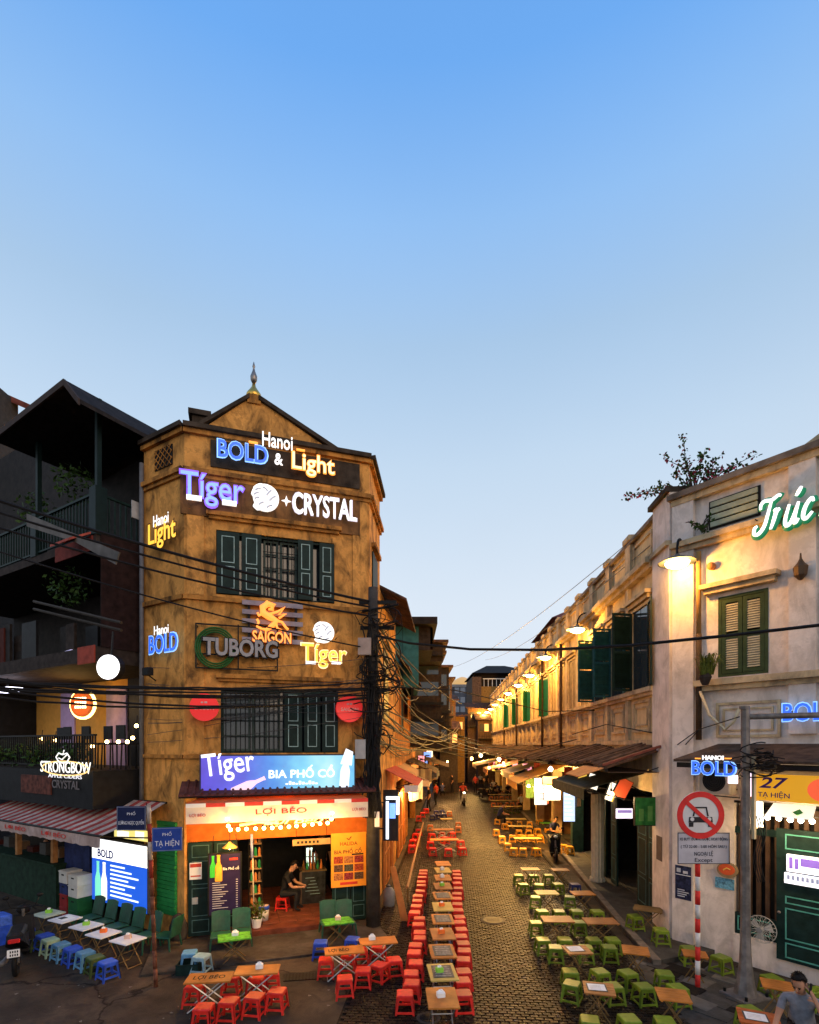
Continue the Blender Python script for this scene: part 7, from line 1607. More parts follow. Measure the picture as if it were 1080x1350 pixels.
x0, zt = WL.at(331, 1100, .25); t = WL.frame('furled_parasol', 'thin pale pole standing at the bar entrance', 'pole', x0+.03, .16, -.02); m = MB(); m.tube([(.05, 0, 0), (0, 0, zt-.2)], .016, 8); m.obj('pole', mat('pole_cream', (.6, .5, .34), .5), t, True); m = MB(); m.tube([(0, 0, zt-.75), (-.01, 0, zt-.2)], .03, 8); m.obj('sleeve', mat('pole_sleeve', (.3, .32, .55), .6), t, True)
g = WL.at(341, 1205, -.05); t = WL.frame('potted_plant', 'small leafy plant in a white pot left of the bar step', 'plant', g[0]-.05, .16, .1); m = MB(); m.lathe([(.09, 0), (.12, .2)], 12); m.obj('pot', M_wht, t); m = MB(); leaf_cloud(m, (0, 0, .36), .2, 90, .1, random.Random(4)); m.obj('foliage', M_leafy, t)
g = WL.at(337, 1170, -.6); t = WL.frame('bottle_shelf', 'narrow shelf of orange goods behind the menu board', 'shelf', g[0], .16, -.6)
for k in range(6): part('shelf_board', mat('pale_wood', (.35, .2, .09), .6), t, (-.14, .14, 0, .2, .25+k*.3, .27+k*.3))
for k in range(6):
    for j in range(3): m = MB(); m.lathe([(.035, 0), (.035, .14), (.015, .2)], 8, (-.09+.09*j, .08, .27+k*.3)); m.obj('jar', [MATS['sauce_orange'], MATS['goods_tan'], MATS['beer_green']][(k+j) % 3], t)
part('shelf_side', M_dark, t, (-.16, -.14, 0, .2, 0, 1.9), (.14, .16, 0, .2, 0, 1.9))
# ================================================================== utility pole with its tangle
pb = G(489, 1216).xy+Vector((.08, -.35)); PT = P(489, 775, pb.y).z
t = thing('utility_pole', 'thick dark concrete utility pole at the lane corner under a tangle of cables', 'pole', (pb.x, pb.y, 0))
m = MB(); m.tube([(0, 0, 0), (0, 0, PT)], [.17, .115], 12); m.obj('shaft', M_pole, t, True)
m = MB(); 
for z_, L in ((PT-.35, .55), (PT-.95, .5), (5.6, .4)): m.box(-L*.6, L, -.05, .03, z_-.04, z_+.04)
m.obj('cross_arm', M_iron, t); z_ = P(0, 805, pb.y).z; m = MB(); m.tube([(-.25, -.1, z_-.05), (.6, -.15, z_+.1)], .03, 6); m.obj('steel_arm', M_iron, t)
za, zb = P(0, 866, pb.y).z, P(0, 844, pb.y).z; part('junction_box', mat('box_pinkgrey', (.30, .23, .2), .6), t, (-.33, -.03, -.3, -.17, za, zb)); za, zb = P(0, 1000, pb.y).z, P(0, 975, pb.y).z; part('junction_box', mat('box_white_grey', (.36, .34, .32), .6), t, (-.4, -.16, -.25, -.1, za, zb))
part('small_sign', M_wht, t, (.05, .16, -.22, -.19, 2.4, 2.75))
def sag(a, b, s, n=10, wob=0., rg=random): return [Vector(a).lerp(Vector(b), k/n)+Vector((rg.uniform(-wob, wob), rg.uniform(-wob, wob), -s*4*(k/n)*(1-k/n)+rg.uniform(-wob, wob))) for k in range(n+1)]
rg = random.Random(11)
m = MB()
base = Vector((pb.x, pb.y-.15, 0))
for k in range(26):                                              # drooping loops round the pole
    z_ = rg.uniform(4.3, 7.4); a0 = rg.uniform(0, 6.28); pts = []
    rr, hh = rg.uniform(.14, .5), rg.uniform(.2, .7); cx_, cz_ = rg.uniform(-.1, .4), z_
    for j in range(13): q = a0+j/12*rg.choice((4.5, 5.5, 6.3)); pts.append((base.x+cx_+rr*math.cos(q), base.y-.05+.12*math.sin(q*1.7+k), cz_+hh*.5*math.sin(q)))
    m.tube(pts, rg.uniform(.008, .02), 5)
for k in range(30):                                              # bundle clinging to the shaft
    x_ = rg.uniform(-.18, .2); m.tube([(base.x+x_+rg.uniform(-.08, .08), base.y+rg.uniform(-.1, .05), 2.6+j*.5) for j in range(rg.randint(4, 10))], rg.uniform(.01, .022), 5)
tag(m.obj('tangled_cables', M_cable), 'dense tangle of black cables wound round the corner utility pole', 'cables', kind='stuff')
def cable(lab, pts, r, mt_=None, grp='overhead cables'):
    m = MB(); m.tube(pts, r, 6); return tag(m.obj('overhead_cable', mt_ or M_cable), lab, 'cable', grp)
# long cables from the left to the pole
Yp = pb.y-.2
for k, (y0, y1, s, r, lab) in enumerate([(655, 793, .25, .030, 'black cable sloping from the far left to the pole, topmost of four'), (671, 800, .3, .022, 'black cable sloping from the left edge to the pole, second of four'), (692, 812, .3, .022, 'black cable sloping from the left edge to the pole, third of four'), (722, 855, .3, .016, 'thin cable sloping from the left edge to the pole, lowest of four')]):
    a = P(-60, y0-14, 9.2); b = P(487, y1, Yp); cable(lab, sag(a, b, s*.5, 14), r)
# thick bundle crossing at mid height
for k in range(9):
    a = P(-60, 888+k*3+rg.uniform(-4, 4), 8.6); b = P(486, 902+k*3+rg.uniform(-8, 8), Yp); cable(f'cable of the thick bundle before the lower window, {ORD[k]} from the top', sag(a, b, rg.uniform(.05, .3), 14, .012, rg), rg.uniform(.010, .022), grp='thick cable bundle')
for k in range(8):
    a = P(195, rg.uniform(900, 985), 11.6); b = P(486, rg.uniform(880, 960), Yp); cable(f'thin slack wire across the ochre wall, {ORD[k]} of several', sag(a, b, rg.uniform(.05, .35), 12, .008, rg), .006, M_wire, 'slack wires on the ochre wall')
for k, (y0, y1) in enumerate(((902, 895), (880, 868))): cable(['thin wire from the drain pipe to the pole, lower', 'thin wire from the drain pipe to the pole, upper'][k], sag(P(192, y0, 11.9), P(486, y1, Yp), .1), .007, M_wire, 'slack wires on the ochre wall')
# thick cable to the right across the lane and in front of the end house
cable('thick black cable crossing the lane from the pole to the right edge', [P(497, 838, Yp), P(540, 848, 12.0), P(620, 856, 11), P(720, 857, 10.2), P(830, 851, 9.4), P(960, 838, 8.8), P(1100, 822, 8.2)], .028)
for k, (p_, r) in enumerate([([P(497, 905, Yp), P(600, 910, 14), P(720, 938, 17), P(800, 936, 18)], .016), ([P(497, 930, Yp), P(560, 960, 16), P(640, 985, 20), P(700, 990, 22), P(760, 975, 18)], .018), ([P(500, 950, Yp), P(560, 985, 18), P(620, 1000, 24), P(700, 998, 24)], .018), ([P(755, 968, 17), P(800, 955, 15.2), P(870, 968, 12.3)], .014), ([P(868, 1000, 12.2), P(921, 962, 10.6), P(975, 945, 9.1)], .01), ([P(880, 1052, 11.9), P(930, 1048, 10.8), P(975, 1052, 9.1)], .012), ([P(845, 1020, 12.6), P(880, 1008, 11.9), P(922, 962, 10.8)], .01)]):
    cable(['cable from the pole across to the terrace pipes', 'drooping cable from the pole over the middle of the lane', 'lowest drooping cable over the lane', 'cable looping along the terrace wall above the roofs', 'thin wire from the lean-to roof to the lamp post', 'wire along the pale wall to the lamp post', 'thin diagonal wire at the corner pilaster'][k], p_, r)
# cables running up the lane on the left
m_i = 0
for k in range(22):
    y0 = rg.uniform(800, 985); Yb = rg.uniform(22, 50); yb = 982-(982-y0)*Yp/Yb*rg.uniform(.7, 1.1); b = P(rg.uniform(545, 610), yb, Yb)
    cable(f'cable up the left of the lane, {ORD[k] if k < 20 else ["next to last", "last"][k-20]} of the sheaf', sag(P(490+rg.uniform(-2, 10), y0, Yp), b, rg.uniform(.2, 1.0), 12, .02, rg), rg.uniform(.012, .026), grp='sheaf of cables up the lane')
for k in range(8):
    Yb = rg.uniform(20, 40); a = WS.pt(rg.uniform(6, 12), rg.uniform(4.2, 6.5), .4); b = WR.pt(X(rg.uniform(12, 40)), rg.uniform(3.8, 4.8), .4); cable(f'slack cable slung across the lane, {ORD[k]} of several', sag(a, b, rg.uniform(.3, .8), 12, .01, rg), rg.uniform(.012, .02), grp='cables slung across the lane')
# fine wires against the sky
for k, (a, b) in enumerate((((866, 684), (595, 880)), ((866, 712), (640, 870)))): cable(['thin wire against the sky above the terrace, upper', 'thin wire against the sky above the terrace, lower'][k], sag(P(*a, 12.6), P(*b, 50), .6, 14), .010, M_wire, 'thin sky wires')
# ================================================================== street-name pole at left
pbase = G(205.5, 1301); ptop = P(196, 1062, pbase.y)
t = thing('striped_pole', 'thin red and white banded pole with two street name plates at left', 'pole', pbase)
dl = Vector((ptop.x-pbase.x, 0, ptop.z)); n_ = 10
for k in range(n_): m = MB(); m.tube([dl*(k/n_), dl*((k+1)/n_)], .036, 10); m.obj('band', [mat('pole_red', (.22, .03, .02), .6, var=.4, scale=10), mat('pole_white', (.36, .30, .25), .6, var=.35, scale=10)][(k % 2)] if k > 5 else mat('pole_rust', (.13, .05, .03), .7, var=.6, scale=12), t, True)
def plate(par, lines, a, b, Y_, rz_, m_back, lab):
    p, q = P(a[0], a[1], Y_), P(b[0], b[1], Y_); w_, h_ = (q.x-p.x), p.z-q.z; e = Vector(((p.x+q.x)/2, Y_, (p.z+q.z)/2))-par.location
    o = MB(); o.bbox(-w_/2, w_/2, -.012, .012, -h_/2, h_/2, .006); ob = o.obj('name_plate', m_back, par); ob.matrix_local = Matrix.Translation(e) @ Matrix.Rotation(rz_, 4, 'Z'); ob['label'] = lab
    for (tx, wf, zf, hf) in lines: letters('lettering', tx, mat('plate_white', (.62, .62, .66), .5), ob, (0, -.014, h_*zf), width=w_*wf, height=h_*hf, bold=.0, extrude=.002)
    bd = MB(); rect_line(bd, -w_/2+.01, w_/2-.01, -h_/2+.01, h_/2-.01, .008, -.015, -.0125); bd.obj('border', mat('plate_border', (.2, .22, .3), .5), ob)
plate(t, [('PHỐ', .28, .22, .16), ('LƯƠNG NGỌC QUYẾN', .86, -.16, .26)], (154, 1063), (193, 1095), pbase.y, .0, mat('plate_navy', (.012, .018, .06), .4), 'dark navy plate naming one street')
plate(t, [('PHỐ', .3, .25, .2), ('TẠ HIỆN', .8, -.16, .36)], (202, 1091), (239, 1122), pbase.y, .25, mat('plate_blue', (.02, .05, .25), .4), 'blue plate naming the lane')
# ================================================================== traffic sign
pb2 = G(920, 1303); t = thing('traffic_sign', 'round no-cars sign with text plate on a red and white banded pole', 'traffic sign', pb2)
zt = P(0, 1045, pb2.y).z; n_ = 9; hb = zt/14
for k in range(14): m = MB(); m.tube([(0, 0, zt*k/14), (0, 0, zt*(k+1)/14)], .042, 12); m.obj('band', mat('band_red', (.5, .03, .025), .5, var=.25, scale=9) if k % 2 == 0 else mat('band_white', (.55, .52, .50), .5, var=.2, scale=9), t, True)
zc = P(0, 1074, pb2.y).z; r_ = 31*pb2.y/700; xo = P(921, 0, pb2.y).x-pb2.x
m = MB(); m.disc((xo, zc), r_, -.07, -.05, 40); m.obj('disc', mat('sign_white', (.55, .54, .55), .5, var=.08), t); m = MB(); m.ring((xo, zc), r_*.76, r_*1.0, -.076, -.0705, 40); m.obj('red_ring', mat('sign_red', (.55, .03, .03), .45), t)
m = MB(); c_, s_ = math.cos(R(-42)), math.sin(R(-42)); L = r_*.8; hw = .035
nx, nz = -s_*hw, c_*hw; m.slab([(xo-L*c_+nx, -.082, zc-L*s_+nz), (xo+L*c_+nx, -.082, zc+L*s_+nz), (xo+L*c_-nx, -.082, zc+L*s_-nz), (xo-L*c_-nx, -.082, zc-L*s_-nz)], (0, .004, 0)); m.obj('slash', MATS['sign_red'], t)
m = MB(); y0, y1 = -.077, -.0715; k_ = r_*.62
def pr(pts): m.prism([(xo+a*k_, zc+b*k_-.02) for a, b in pts], y0, y1)
pr([(-.78, -.05), (.78, -.05), (.82, -.42), (-.82, -.42)]); m2 = MB(); m2.ring((xo, zc), 0.001, .002, y0, y1)
for pts in ([(-.55, 0), (-.42, .62), (-.34, .62), (-.44, 0)], [(.55, 0), (.42, .62), (.34, .62), (.44, 0)], [(-.42, .54), (.42, .54), (.42, .64), (-.42, .64)], [(-.8, -.43), (-.5, -.43), (-.5, -.72), (-.8, -.72)], [(.8, -.43), (.5, -.43), (.5, -.72), (.8, -.72)]): pr(pts)
m.obj('car_symbol', mat('sign_black', (.02, .02, .025), .5), t); m = MB(); [m.disc((xo+a*k_, zc-.2*k_-.02), .035, -.079, -.0775, 12) for a in (-.58, .58)]; m.obj('headlight', MATS['sign_white'], t)
p, q = P(891, 1097, pb2.y), P(959, 1138, pb2.y); x0, x1 = p.x-pb2.x, q.x-pb2.x; zb, zt_ = q.z, p.z
m = MB(); m.bbox(x0, x1, -.07, -.05, zb, zt_, .006); pl = m.obj('text_plate', mat('plate_lilac', (.42, .40, .44), .5, var=.1), t)
for (tx, wf, zf, hf) in (('XE BUÝT ĐƯỜNG ĐƯỢC HOẠT ĐỘNG', .92, .80, .15), ('( TỪ 22:00 - 5:00 HÔM SAU )', .88, .56, .15), ('NGOẠI LỆ', .36, .33, .2), ('Except', .34, .11, .16)): letters('lettering', tx, MATS['sign_black'], pl, ((x0+x1)/2, -.073, zb+(zt_-zb)*zf), width=(x1-x0)*wf, height=(zt_-zb)*hf, bold=.0, extrude=.002)
m = MB(); rect_line(m, x0, x1, zb, zt_, .012, -.074, -.0702); m.obj('plate_border', MATS['sign_black'], pl)
# ================================================================== steel lamp post with side arm
pb3 = G(983, 1314); zt = P(0, 935, pb3.y).z; t = thing('steel_lamp_post', 'tall grey steel post with flared base and side arm at right', 'lamp post', pb3, .35)
m = MB(); m.lathe([(.20, .02), (.18, .06), (.135, .25), (.095, .6), (.08, 1.0), (.074, 2.5), (.068, zt)], 8); m.obj('shaft', M_steel, t); m = MB(); m.bbox(-.3, .3, -.26, .26, 0, .05, .01); m.obj('base_plate', M_steel, t); m = MB(); [m.lathe([(.025, .05), (.025, .11)], 6, (sx*.24, sy*.2, 0)) for sx in (-1, 1) for sy in (-1, 1)]; m.obj('bolt', M_iron, t)
za = P(0, 945, pb3.y).z; m = MB(); m.tube([(-.02, 0, za), (1.9, -.62, za+.05)], .05, 8); m.obj('side_arm', M_steel, t, True); m = MB(); m.tube([(-.02, 0, zt), (-.02, 0, zt+.05)], .08, 8); m.obj('cap', M_steel, t); part('weep_pipe', mat('cream_pipe', (.5, .42, .28), .6), t, (.075, .125, -.10, -.05, 2.7, 4.1))
rg2 = random.Random(8); m = MB()
for k in range(16):
    z_ = rg2.uniform(3.85, 4.25); cx_ = rg2.uniform(-.05, .4); a0 = rg2.uniform(0, 6); ra = rg2.uniform(.08, .3)
    m.tube([(cx_+ra*math.cos(a0+j*.45), -.12+.1*math.sin(j+k), z_+ra*.4*math.sin(a0+j*.45)) for j in range(12)], .011, 5)
for k in range(4): m.tube([(.12+.04*k+.05*math.sin(j), -.1, 3.1-j*.16) for j in range(8)], .008, 5)
tag(m.obj('cable_knot', M_cable), 'knot of black wires round the top of the grey steel post', 'cables', kind='stuff').matrix_world = Matrix.Translation(pb3)
# ================================================================== standing fan, leaning boards
x, z = WR2.at(1006, 1224, .3); t = WR2.frame('standing_fan', 'round caged fan behind the grey post at the pale wall', 'fan', x, z, .35)
m = MB(); R_ = .25
for k in range(20): a_ = 2*math.pi*k/20; m.tube([(0, -.1, 0), (R_*.6*math.cos(a_), -.1, R_*.6*math.sin(a_)), (R_*math.cos(a_), -.03, R_*math.sin(a_)), (R_*.6*math.cos(a_), .06, R_*.6*math.sin(a_)), (0, .08, 0)], .003, 4)
m.tube([(R_*math.cos(k/24*6.283), -.03, R_*math.sin(k/24*6.283)) for k in range(24)], .008, 5, closed=True); m.obj('cage', mat('fan_wire', (.45, .43, .38), .4, .4), t); m = MB()
for k in range(3): a_ = 2.1*k; m.slab([(0, -.03, 0), (.21*math.cos(a_), -.05, .21*math.sin(a_)), (.21*math.cos(a_+.8), -.02, .21*math.sin(a_+.8))], (0, .006, 0))
m.obj('blade', mat('fan_blade', (.35, .34, .32), .4), t); m = MB(); m.lathe([(.05, -.04), (.05, .14)], 10, M=Matrix.Rotation(R(90), 4, 'X')); m.obj('motor', M_grey, t); m = MB(); m.tube([(0, .1, 0), (0, .33, -.05)], .015, 6); m.obj('bracket', M_iron, t)
a, b = G(534, 1216), P(518, 1143, G(534, 1216).y+.3); t = thing('leaning_board', 'orange wooden board leaning by the utility pole', 'board', a); d = Vector(b)-Vector(a)
m = MB(); m.slab([(-.09, 0, 0), (.09, 0, 0), (d.x+.07, d.y, d.z), (d.x-.07, d.y, d.z)], (0, .03, 0)); m.obj('plank', MATS['orange_wood'], t); part('foot', M_dark, t, (-.09, .09, .03, .25, 0, .03))
a, b = G(537, 1195), G(558, 1098); t = thing('guard_rail', 'long low wooden rail along the left of the red stool row', 'rail', a); d = Vector(b)-Vector(a)
m = MB(); m.tube([(0, 0, .5), (d.x*.5, d.y*.5, .52), (d.x, d.y, .5)], .035, 6); m.obj('rail', mat('rail_wood', (.3, .15, .07), .6), t); [(lambda f: MB().tube([(d.x*f, d.y*f, 0), (d.x*f, d.y*f, .5)], .025, 6).obj('post', M_wood3, t))(f) for f in (0.02, .35, .68, .98)]
g = G(497, 1200); t = thing('gas_bottle', 'dusty grey gas bottle at the foot of the utility pole', 'gas bottle', (g.x+.3, g.y+.3, 0)); m = MB(); m.lathe([(.13, 0), (.16, .05), (.16, .4), (.1, .5), (.04, .52), (.04, .58)], 14); m.obj('body', M_grey, t, True); m = MB(); m.tube([(.09*math.cos(k/12*6.283), .09*math.sin(k/12*6.283), .56) for k in range(12)], .012, 5, closed=True); m.obj('collar', M_iron, t)
# rubbish sack by the ochre pillar
g = G(238, 1238); t = thing('bollard_stump', 'mottled concrete stump at the foot of the ochre corner', 'bollard', (g.x, g.y-.1, 0)); m = MB(); m.lathe([(.17, 0), (.2, .12), (.19, .35), (.12, .55), (.02, .6)], 10); m.obj('body', M_pole, t, True)
# ================================================================== rooftop bougainvillea and wall plants on the right corner
def shrub(lab, base, tips, leafn, rg, pink=0., size=.075, spread=.16, name='shrub'):
    t = thing(name, lab, 'plant', base); br = MB(); lf = MB(); fl = MB()
    for tip in tips:
        tip = Vector(tip); mid = tip*.5+Vector((rg.uniform(-.1, .1), rg.uniform(-.1, .1), rg.uniform(.0, .15))); pts = [Vector((0, 0, 0)), mid*.5+Vector((0, 0, .05)), mid, tip*.8+Vector((0, 0, .05)), tip]
        br.tube(pts, [.018, .014, .010, .007, .003], 5)
        for q in range(leafn):
            f = rg.uniform(.35, 1.02); i = min(int(f*4), 3); p = pts[i].lerp(pts[i+1], f*4-i) if f < 1 else tip
            (fl if rg.random() < pink else lf) and leaf_cloud(fl if rg.random() < pink else lf, p, spread*(.5+rg.random()*.6), 1, size, rg)
    br.obj('branches', mat('twig', (.05, .035, .028), .8), t); lf.obj('foliage', M_leaf, t)
    if fl.v: fl.obj('blossom', mat('bougainvillea', (.30, .03, .06), .6, bump=0), t)
    return t
b0 = Vector(WR.pt(X(.2), PAR+.1, -.1)); rg3 = random.Random(21)
tipspx = [(822, 655, 12.0), (838, 650, 12.0), (874, 600, 12), (899, 572, 12), (905, 605, 11.8), (930, 592, 11.6), (950, 600, 11.4), (999, 598, 11), (975, 612, 11), (890, 625, 11.8), (870, 640, 12), (915, 620, 11.5), (940, 625, 11.3), (960, 625, 11.1), (880, 655, 11.8), (925, 600, 11.5), (945, 615, 11.2), (900, 640, 11.7), (858, 648, 12)]
bb0 = P(915, 655, 11.4)
shrub('wild bougainvillea bush sprawling over the corner parapet', bb0, [P(*q)-bb0 for q in tipspx], 42, rg3, .35, .08, .11, 'bougainvillea')
p = P(925, 700, 11.0); shrub('dry tuft growing from the corner entablature', p, [(rg3.uniform(-.5, .5), -.1, rg3.uniform(-.1, .3)) for k in range(14)], 5, rg3, 0, .09, .05, 'wall_weed')
p = P(930, 890, 10.6); t = thing('wall_fern', 'bushy yellow-green grass tuft hanging at the louvred window ledge', 'plant', p); m = MB()
for k in range(150):
    a_ = rg3.uniform(0, 6.28); L = rg3.uniform(.2, .55); e = Vector((math.cos(a_)*.6, -abs(math.sin(a_))*.5, 0)); b_ = Vector((rg3.uniform(-.12, .12), rg3.uniform(-.1, 0), 0)); s_ = Vector((-math.sin(a_), math.cos(a_), 0))*.009
    q0, q1, q2 = b_, b_+e*L*.5+Vector((0, 0, L*.75)), b_+e*L*1.1+Vector((0, 0, L*rg3.uniform(.3, .9))); m.add([q0-s_, q0+s_, q1+s_, q1-s_, q2], [(0, 1, 2, 3), (3, 2, 4)])
m.obj('foliage', M_leafy, t); m = MB(); m.lathe([(.06, -.2), (.12, -.05), (.1, .03)], 8); m.obj('root_clump', M_slab, t)
# drain pipe at the joint of the end house with its bends
t = WR2.frame('drain_pipe', 'rusty drain pipe down the joint of the pale end house', 'pipe', WR2.at(922, 800, .1)[0], 0, .12)
m = MB(); m.tube([(0, 0, 8.3), (0, 0, 6.6)], .05, 8); m.obj('upper_length', mat('pipe_orange', (.3, .16, .05), .7), t, True); m = MB(); m.tube([(0, 0, 6.598), (0, 0, 4.4)], .06, 8); m.obj('lower_length', mat('rusty_pipe', (.06, .035, .02), .7), t, True); m = MB(); m.tube([(.05, -.05, 5.4), (.25, -.1, 4.9), (.55, -.12, 4.6), (.7, -.1, 4.75), (.8, -.1, 5.0)], .03, 6); m.obj('bent_conduit', mat('cream_pipe', (.5, .42, .28), .6), t, True)
# small dark drain grate and mat on the shop apron
g = G(400, 1288); t = thing('drain_grate', 'dark drain grate set in the ground before the orange tables', 'drain', (g.x, g.y, .006), .15); part('frame', M_iron, t, (-.35, .35, -.16, .16, 0, .012)); part('bar', M_black, t, *[(-.32+.06*k, -.29+.06*k, -.14, .14, .0121, .016) for k in range(11)])
for k, (a, lab, rr) in enumerate((((650, 1215), 'round iron manhole cover in the middle of the lane', .26), ((565, 1345), 'small round drain cover beside the red stools', .15))):
    g = G(*a); t = thing('manhole_cover', lab, 'manhole', (g.x, g.y, .032)); m = MB(); m.lathe([(rr+.04, 0), (rr+.04, .006), (rr, .008)], 24); m.obj('rim', M_pole, t); m = MB(); m.lathe([(rr-.01, .0085), (rr-.02, .012)], 24); m.obj('lid', M_iron, t); part('lug', M_iron, t, *[(-rr*.6, rr*.6, q, q+.02, .0121, .016) for q in (-rr*.4, -rr*.1, rr*.2)])
# scraps of paper and caps trodden into the street
rl = random.Random(77); m = MB()
for k in range(90):
    g = G(rl.uniform(0, 900), rl.uniform(1255, 1349)); s_ = rl.uniform(.008, .03); a_ = rl.uniform(0, 3); e, f_ = Vector((math.cos(a_), math.sin(a_), 0))*s_, Vector((-math.sin(a_), math.cos(a_), 0))*s_*.7
    z_ = Vector((0, 0, .03 if -.6 < g.x < 4.4 else .006)); g = Vector((g.x, g.y, 0))+z_; m.add([g-e-f_, g+e-f_+Vector((0, 0, .008)), g+e+f_, g-e+f_+Vector((0, 0, .012))], [(0, 1, 2), (0, 2, 3)])
tag(m.obj('litter', mat('litter_paper', (.16, .14, .12), .8)), 'scraps of paper scattered over the street', 'litter', kind='stuff')
# ================================================================== people (one skinned body each) and motorbikes
SK = [mat('skin', (.40, .20, .12), .55, var=.1, bump=.05), mat('skin_tan', (.33, .16, .09), .55, var=.1, bump=.05)]
M_hair = mat('hair_black', (.012, .009, .008), .5, var=.3, scale=30)
def person(label, loc, rz_, J, shirt, trousers, skin=0, fine=False, short=True, shoes=None, extra=None, scale=1.):
    """J: joints (metres, facing -y). One continuous skinned mesh; faces take the material of the nearest limb."""
    t = thing('person', label, 'person', loc, rz_); t.scale = (scale,)*3
    V = []; E = []; rad = []; own = []
    def v(p, r): V.append(Vector(p)); rad.append(r); return len(V)-1
    def chain(start, pts, mats):
        a = start
        for (p, r), mt_ in zip(pts, mats): b = v(p, r); E.append((a, b)); own.append((a, b, mt_)); a = b
        return a
    pel = v(J['pelvis'], (.15, .12)); PE = Vector(J['pelvis']); CH = Vector(J['chest']); NK = Vector(J['neck']); HD = Vector(J['head'])
    ch = chain(pel, [(PE.lerp(CH, .5), (.14, .10)), (CH, (.165, .11))], [1, 1]); nk = chain(ch, [(NK, (.055, .055))], [1])
    up = (HD-NK).normalized(); f_ = Vector(J.get('face', (0, -1, 0))).normalized()
    hd = chain(nk, [(HD-up*.05+f_*.02, (.068, .075)), (HD+up*.03, (.078, .09)), (HD+up*.10-f_*.01, (.055, .065))], [0, 0, 0])
    for s in ('l', 'r'):
        S_ = Vector(J['sh_'+s]); E_ = Vector(J['el_'+s]); W_ = Vector(J['wr_'+s])
        cuff = S_.lerp(E_, .62)
        e = chain(ch, [(S_, (.058, .058)), (cuff, (.05, .05)), (E_, (.036, .036)), (E_.lerp(W_, .5), (.036, .036)), (W_, (.024, .024))], [1, 1 if short else 1, 0 if short else 1, 0 if short else 1, 0])
        hdv = (W_-E_).normalized(); pal = chain(e, [(W_+hdv*.05, (.034, .018)), (W_+hdv*.085, (.032, .016))], [0, 0])
        if fine:
            side = hdv.cross(Vector(J.get('palm_'+s, (0, 0, 1)))).normalized(); cur = Vector(J.get('palm_'+s, (0, 0, 1))).normalized()
            for k, ln in enumerate((.062, .072, .066, .05)):
                b0 = W_+hdv*.085+side*(-.027+.018*k); chain(pal, [(b0+hdv*.01, (.009, .009)), (b0+hdv*ln*.55+cur*.012, (.0085, .0085)), (b0+hdv*ln*.85+cur*.04, (.0075, .0075))], [0, 0, 0])
            chain(e, [(W_+hdv*.03-side*.03+cur*.01, (.012, .012)), (W_+hdv*.07-side*.05+cur*.03, (.009, .009))], [0, 0])
        HP = Vector(J['hip_'+s]); K = Vector(J['kn_'+s]); A = Vector(J['an_'+s]); T_ = Vector(J['toe_'+s])
        chain(pel, [(HP, (.095, .095)), (HP.lerp(K, .5), (.078, .078)), (K, (.058, .058)), (K.lerp(A, .4), (.056, .056)), (A, (.036, .036)), (T_, (.035, .028))], [2, 2, 2, 2, 2, 3])
    me = bpy.data.meshes.new('body'); me.from_pydata([tuple(q) for q in V], E, []); o = bpy.data.objects.new('body', me); COL.objects.link(o)
    md = o.modifiers.new('skin', 'SKIN'); md.use_smooth_shade = True
    for i, sv in enumerate(me.skin_vertices[0].data): sv.radius = rad[i]; sv.use_root = (i == 0)
    o.modifiers.new('sub', 'SUBSURF').levels = 2
    dg = bpy.context.evaluated_depsgraph_get(); dg.update(); me2 = bpy.data.meshes.new_from_object(o.evaluated_get(dg)); bpy.data.objects.remove(o)
    for q in (SK[skin], shirt, trousers, shoes or M_black): me2.materials.append(q)
    segs = [(V[a], V[b], m_) for a, b, m_ in own]
    for p in me2.polygons:
        c = p.center; best = 9; bm_ = 0
        for a, b, m_ in segs:
            d = b-a; u = max(0, min(1, (c-a).dot(d)/max(d.length_squared, 1e-9))); dd = (c-(a+d*u)).length
            if dd < best: best = dd; bm_ = m_
        p.material_index = bm_; p.use_smooth = True
    body = bpy.data.objects.new('body', me2); COL.objects.link(body); body.parent = t
    # hair cap, ears, eyes, nose, mouth
    side = f_.cross(up).normalized(); C_ = HD+up*.055
    Mh = Matrix((side, -f_, up)).transposed().to_4x4(); Mh.translation = C_
    h = MB(); vs = []; n_ = 14
    for i in range(8):
        a_ = math.pi*.62*i/7
        for k in range(n_):
            q = 2*math.pi*k/n_; rr = (.09+.004*math.sin(5*q))*math.sin(a_ if not (math.sin(q) < -.2 and i > 3) else math.pi*.31); fr = math.sin(q) < -.2
            z_ = .105*math.cos(a_) if not (fr and i > 3) else .105*math.cos(math.pi*.31)
            jit = 1+.06*math.sin(7*q+i*2.3); vs.append(Mh @ Vector((rr*math.cos(q)*jit, (rr*1.1 if not fr else rr*.98)*math.sin(q)*jit+.012, z_+.012)))
    if fine:
        rh = random.Random(6)
        for _ in range(420):
            i_, k_ = rh.randrange(0, 7), rh.randrange(n_); p_ = vs[i_*n_+k_].lerp(vs[(i_+1)*n_+(k_+1) % n_], rh.random()); d_ = ((p_-C_).normalized()*.5+Vector((rh.gauss(0, .5), rh.gauss(0, .5), rh.gauss(0, .4)-.2)))*.022; e_ = d_.cross(p_-C_).normalized()*.005; h.add([p_-e_, p_+e_, p_+d_], [(0, 1, 2)])
    h.add(vs, [(i*n_+k, i*n_+(k+1) % n_, (i+1)*n_+(k+1) % n_, (i+1)*n_+k) for i in range(7) for k in range(n_)]); h.obj('hair', extra.get('hair', M_hair) if extra else M_hair, t, True)
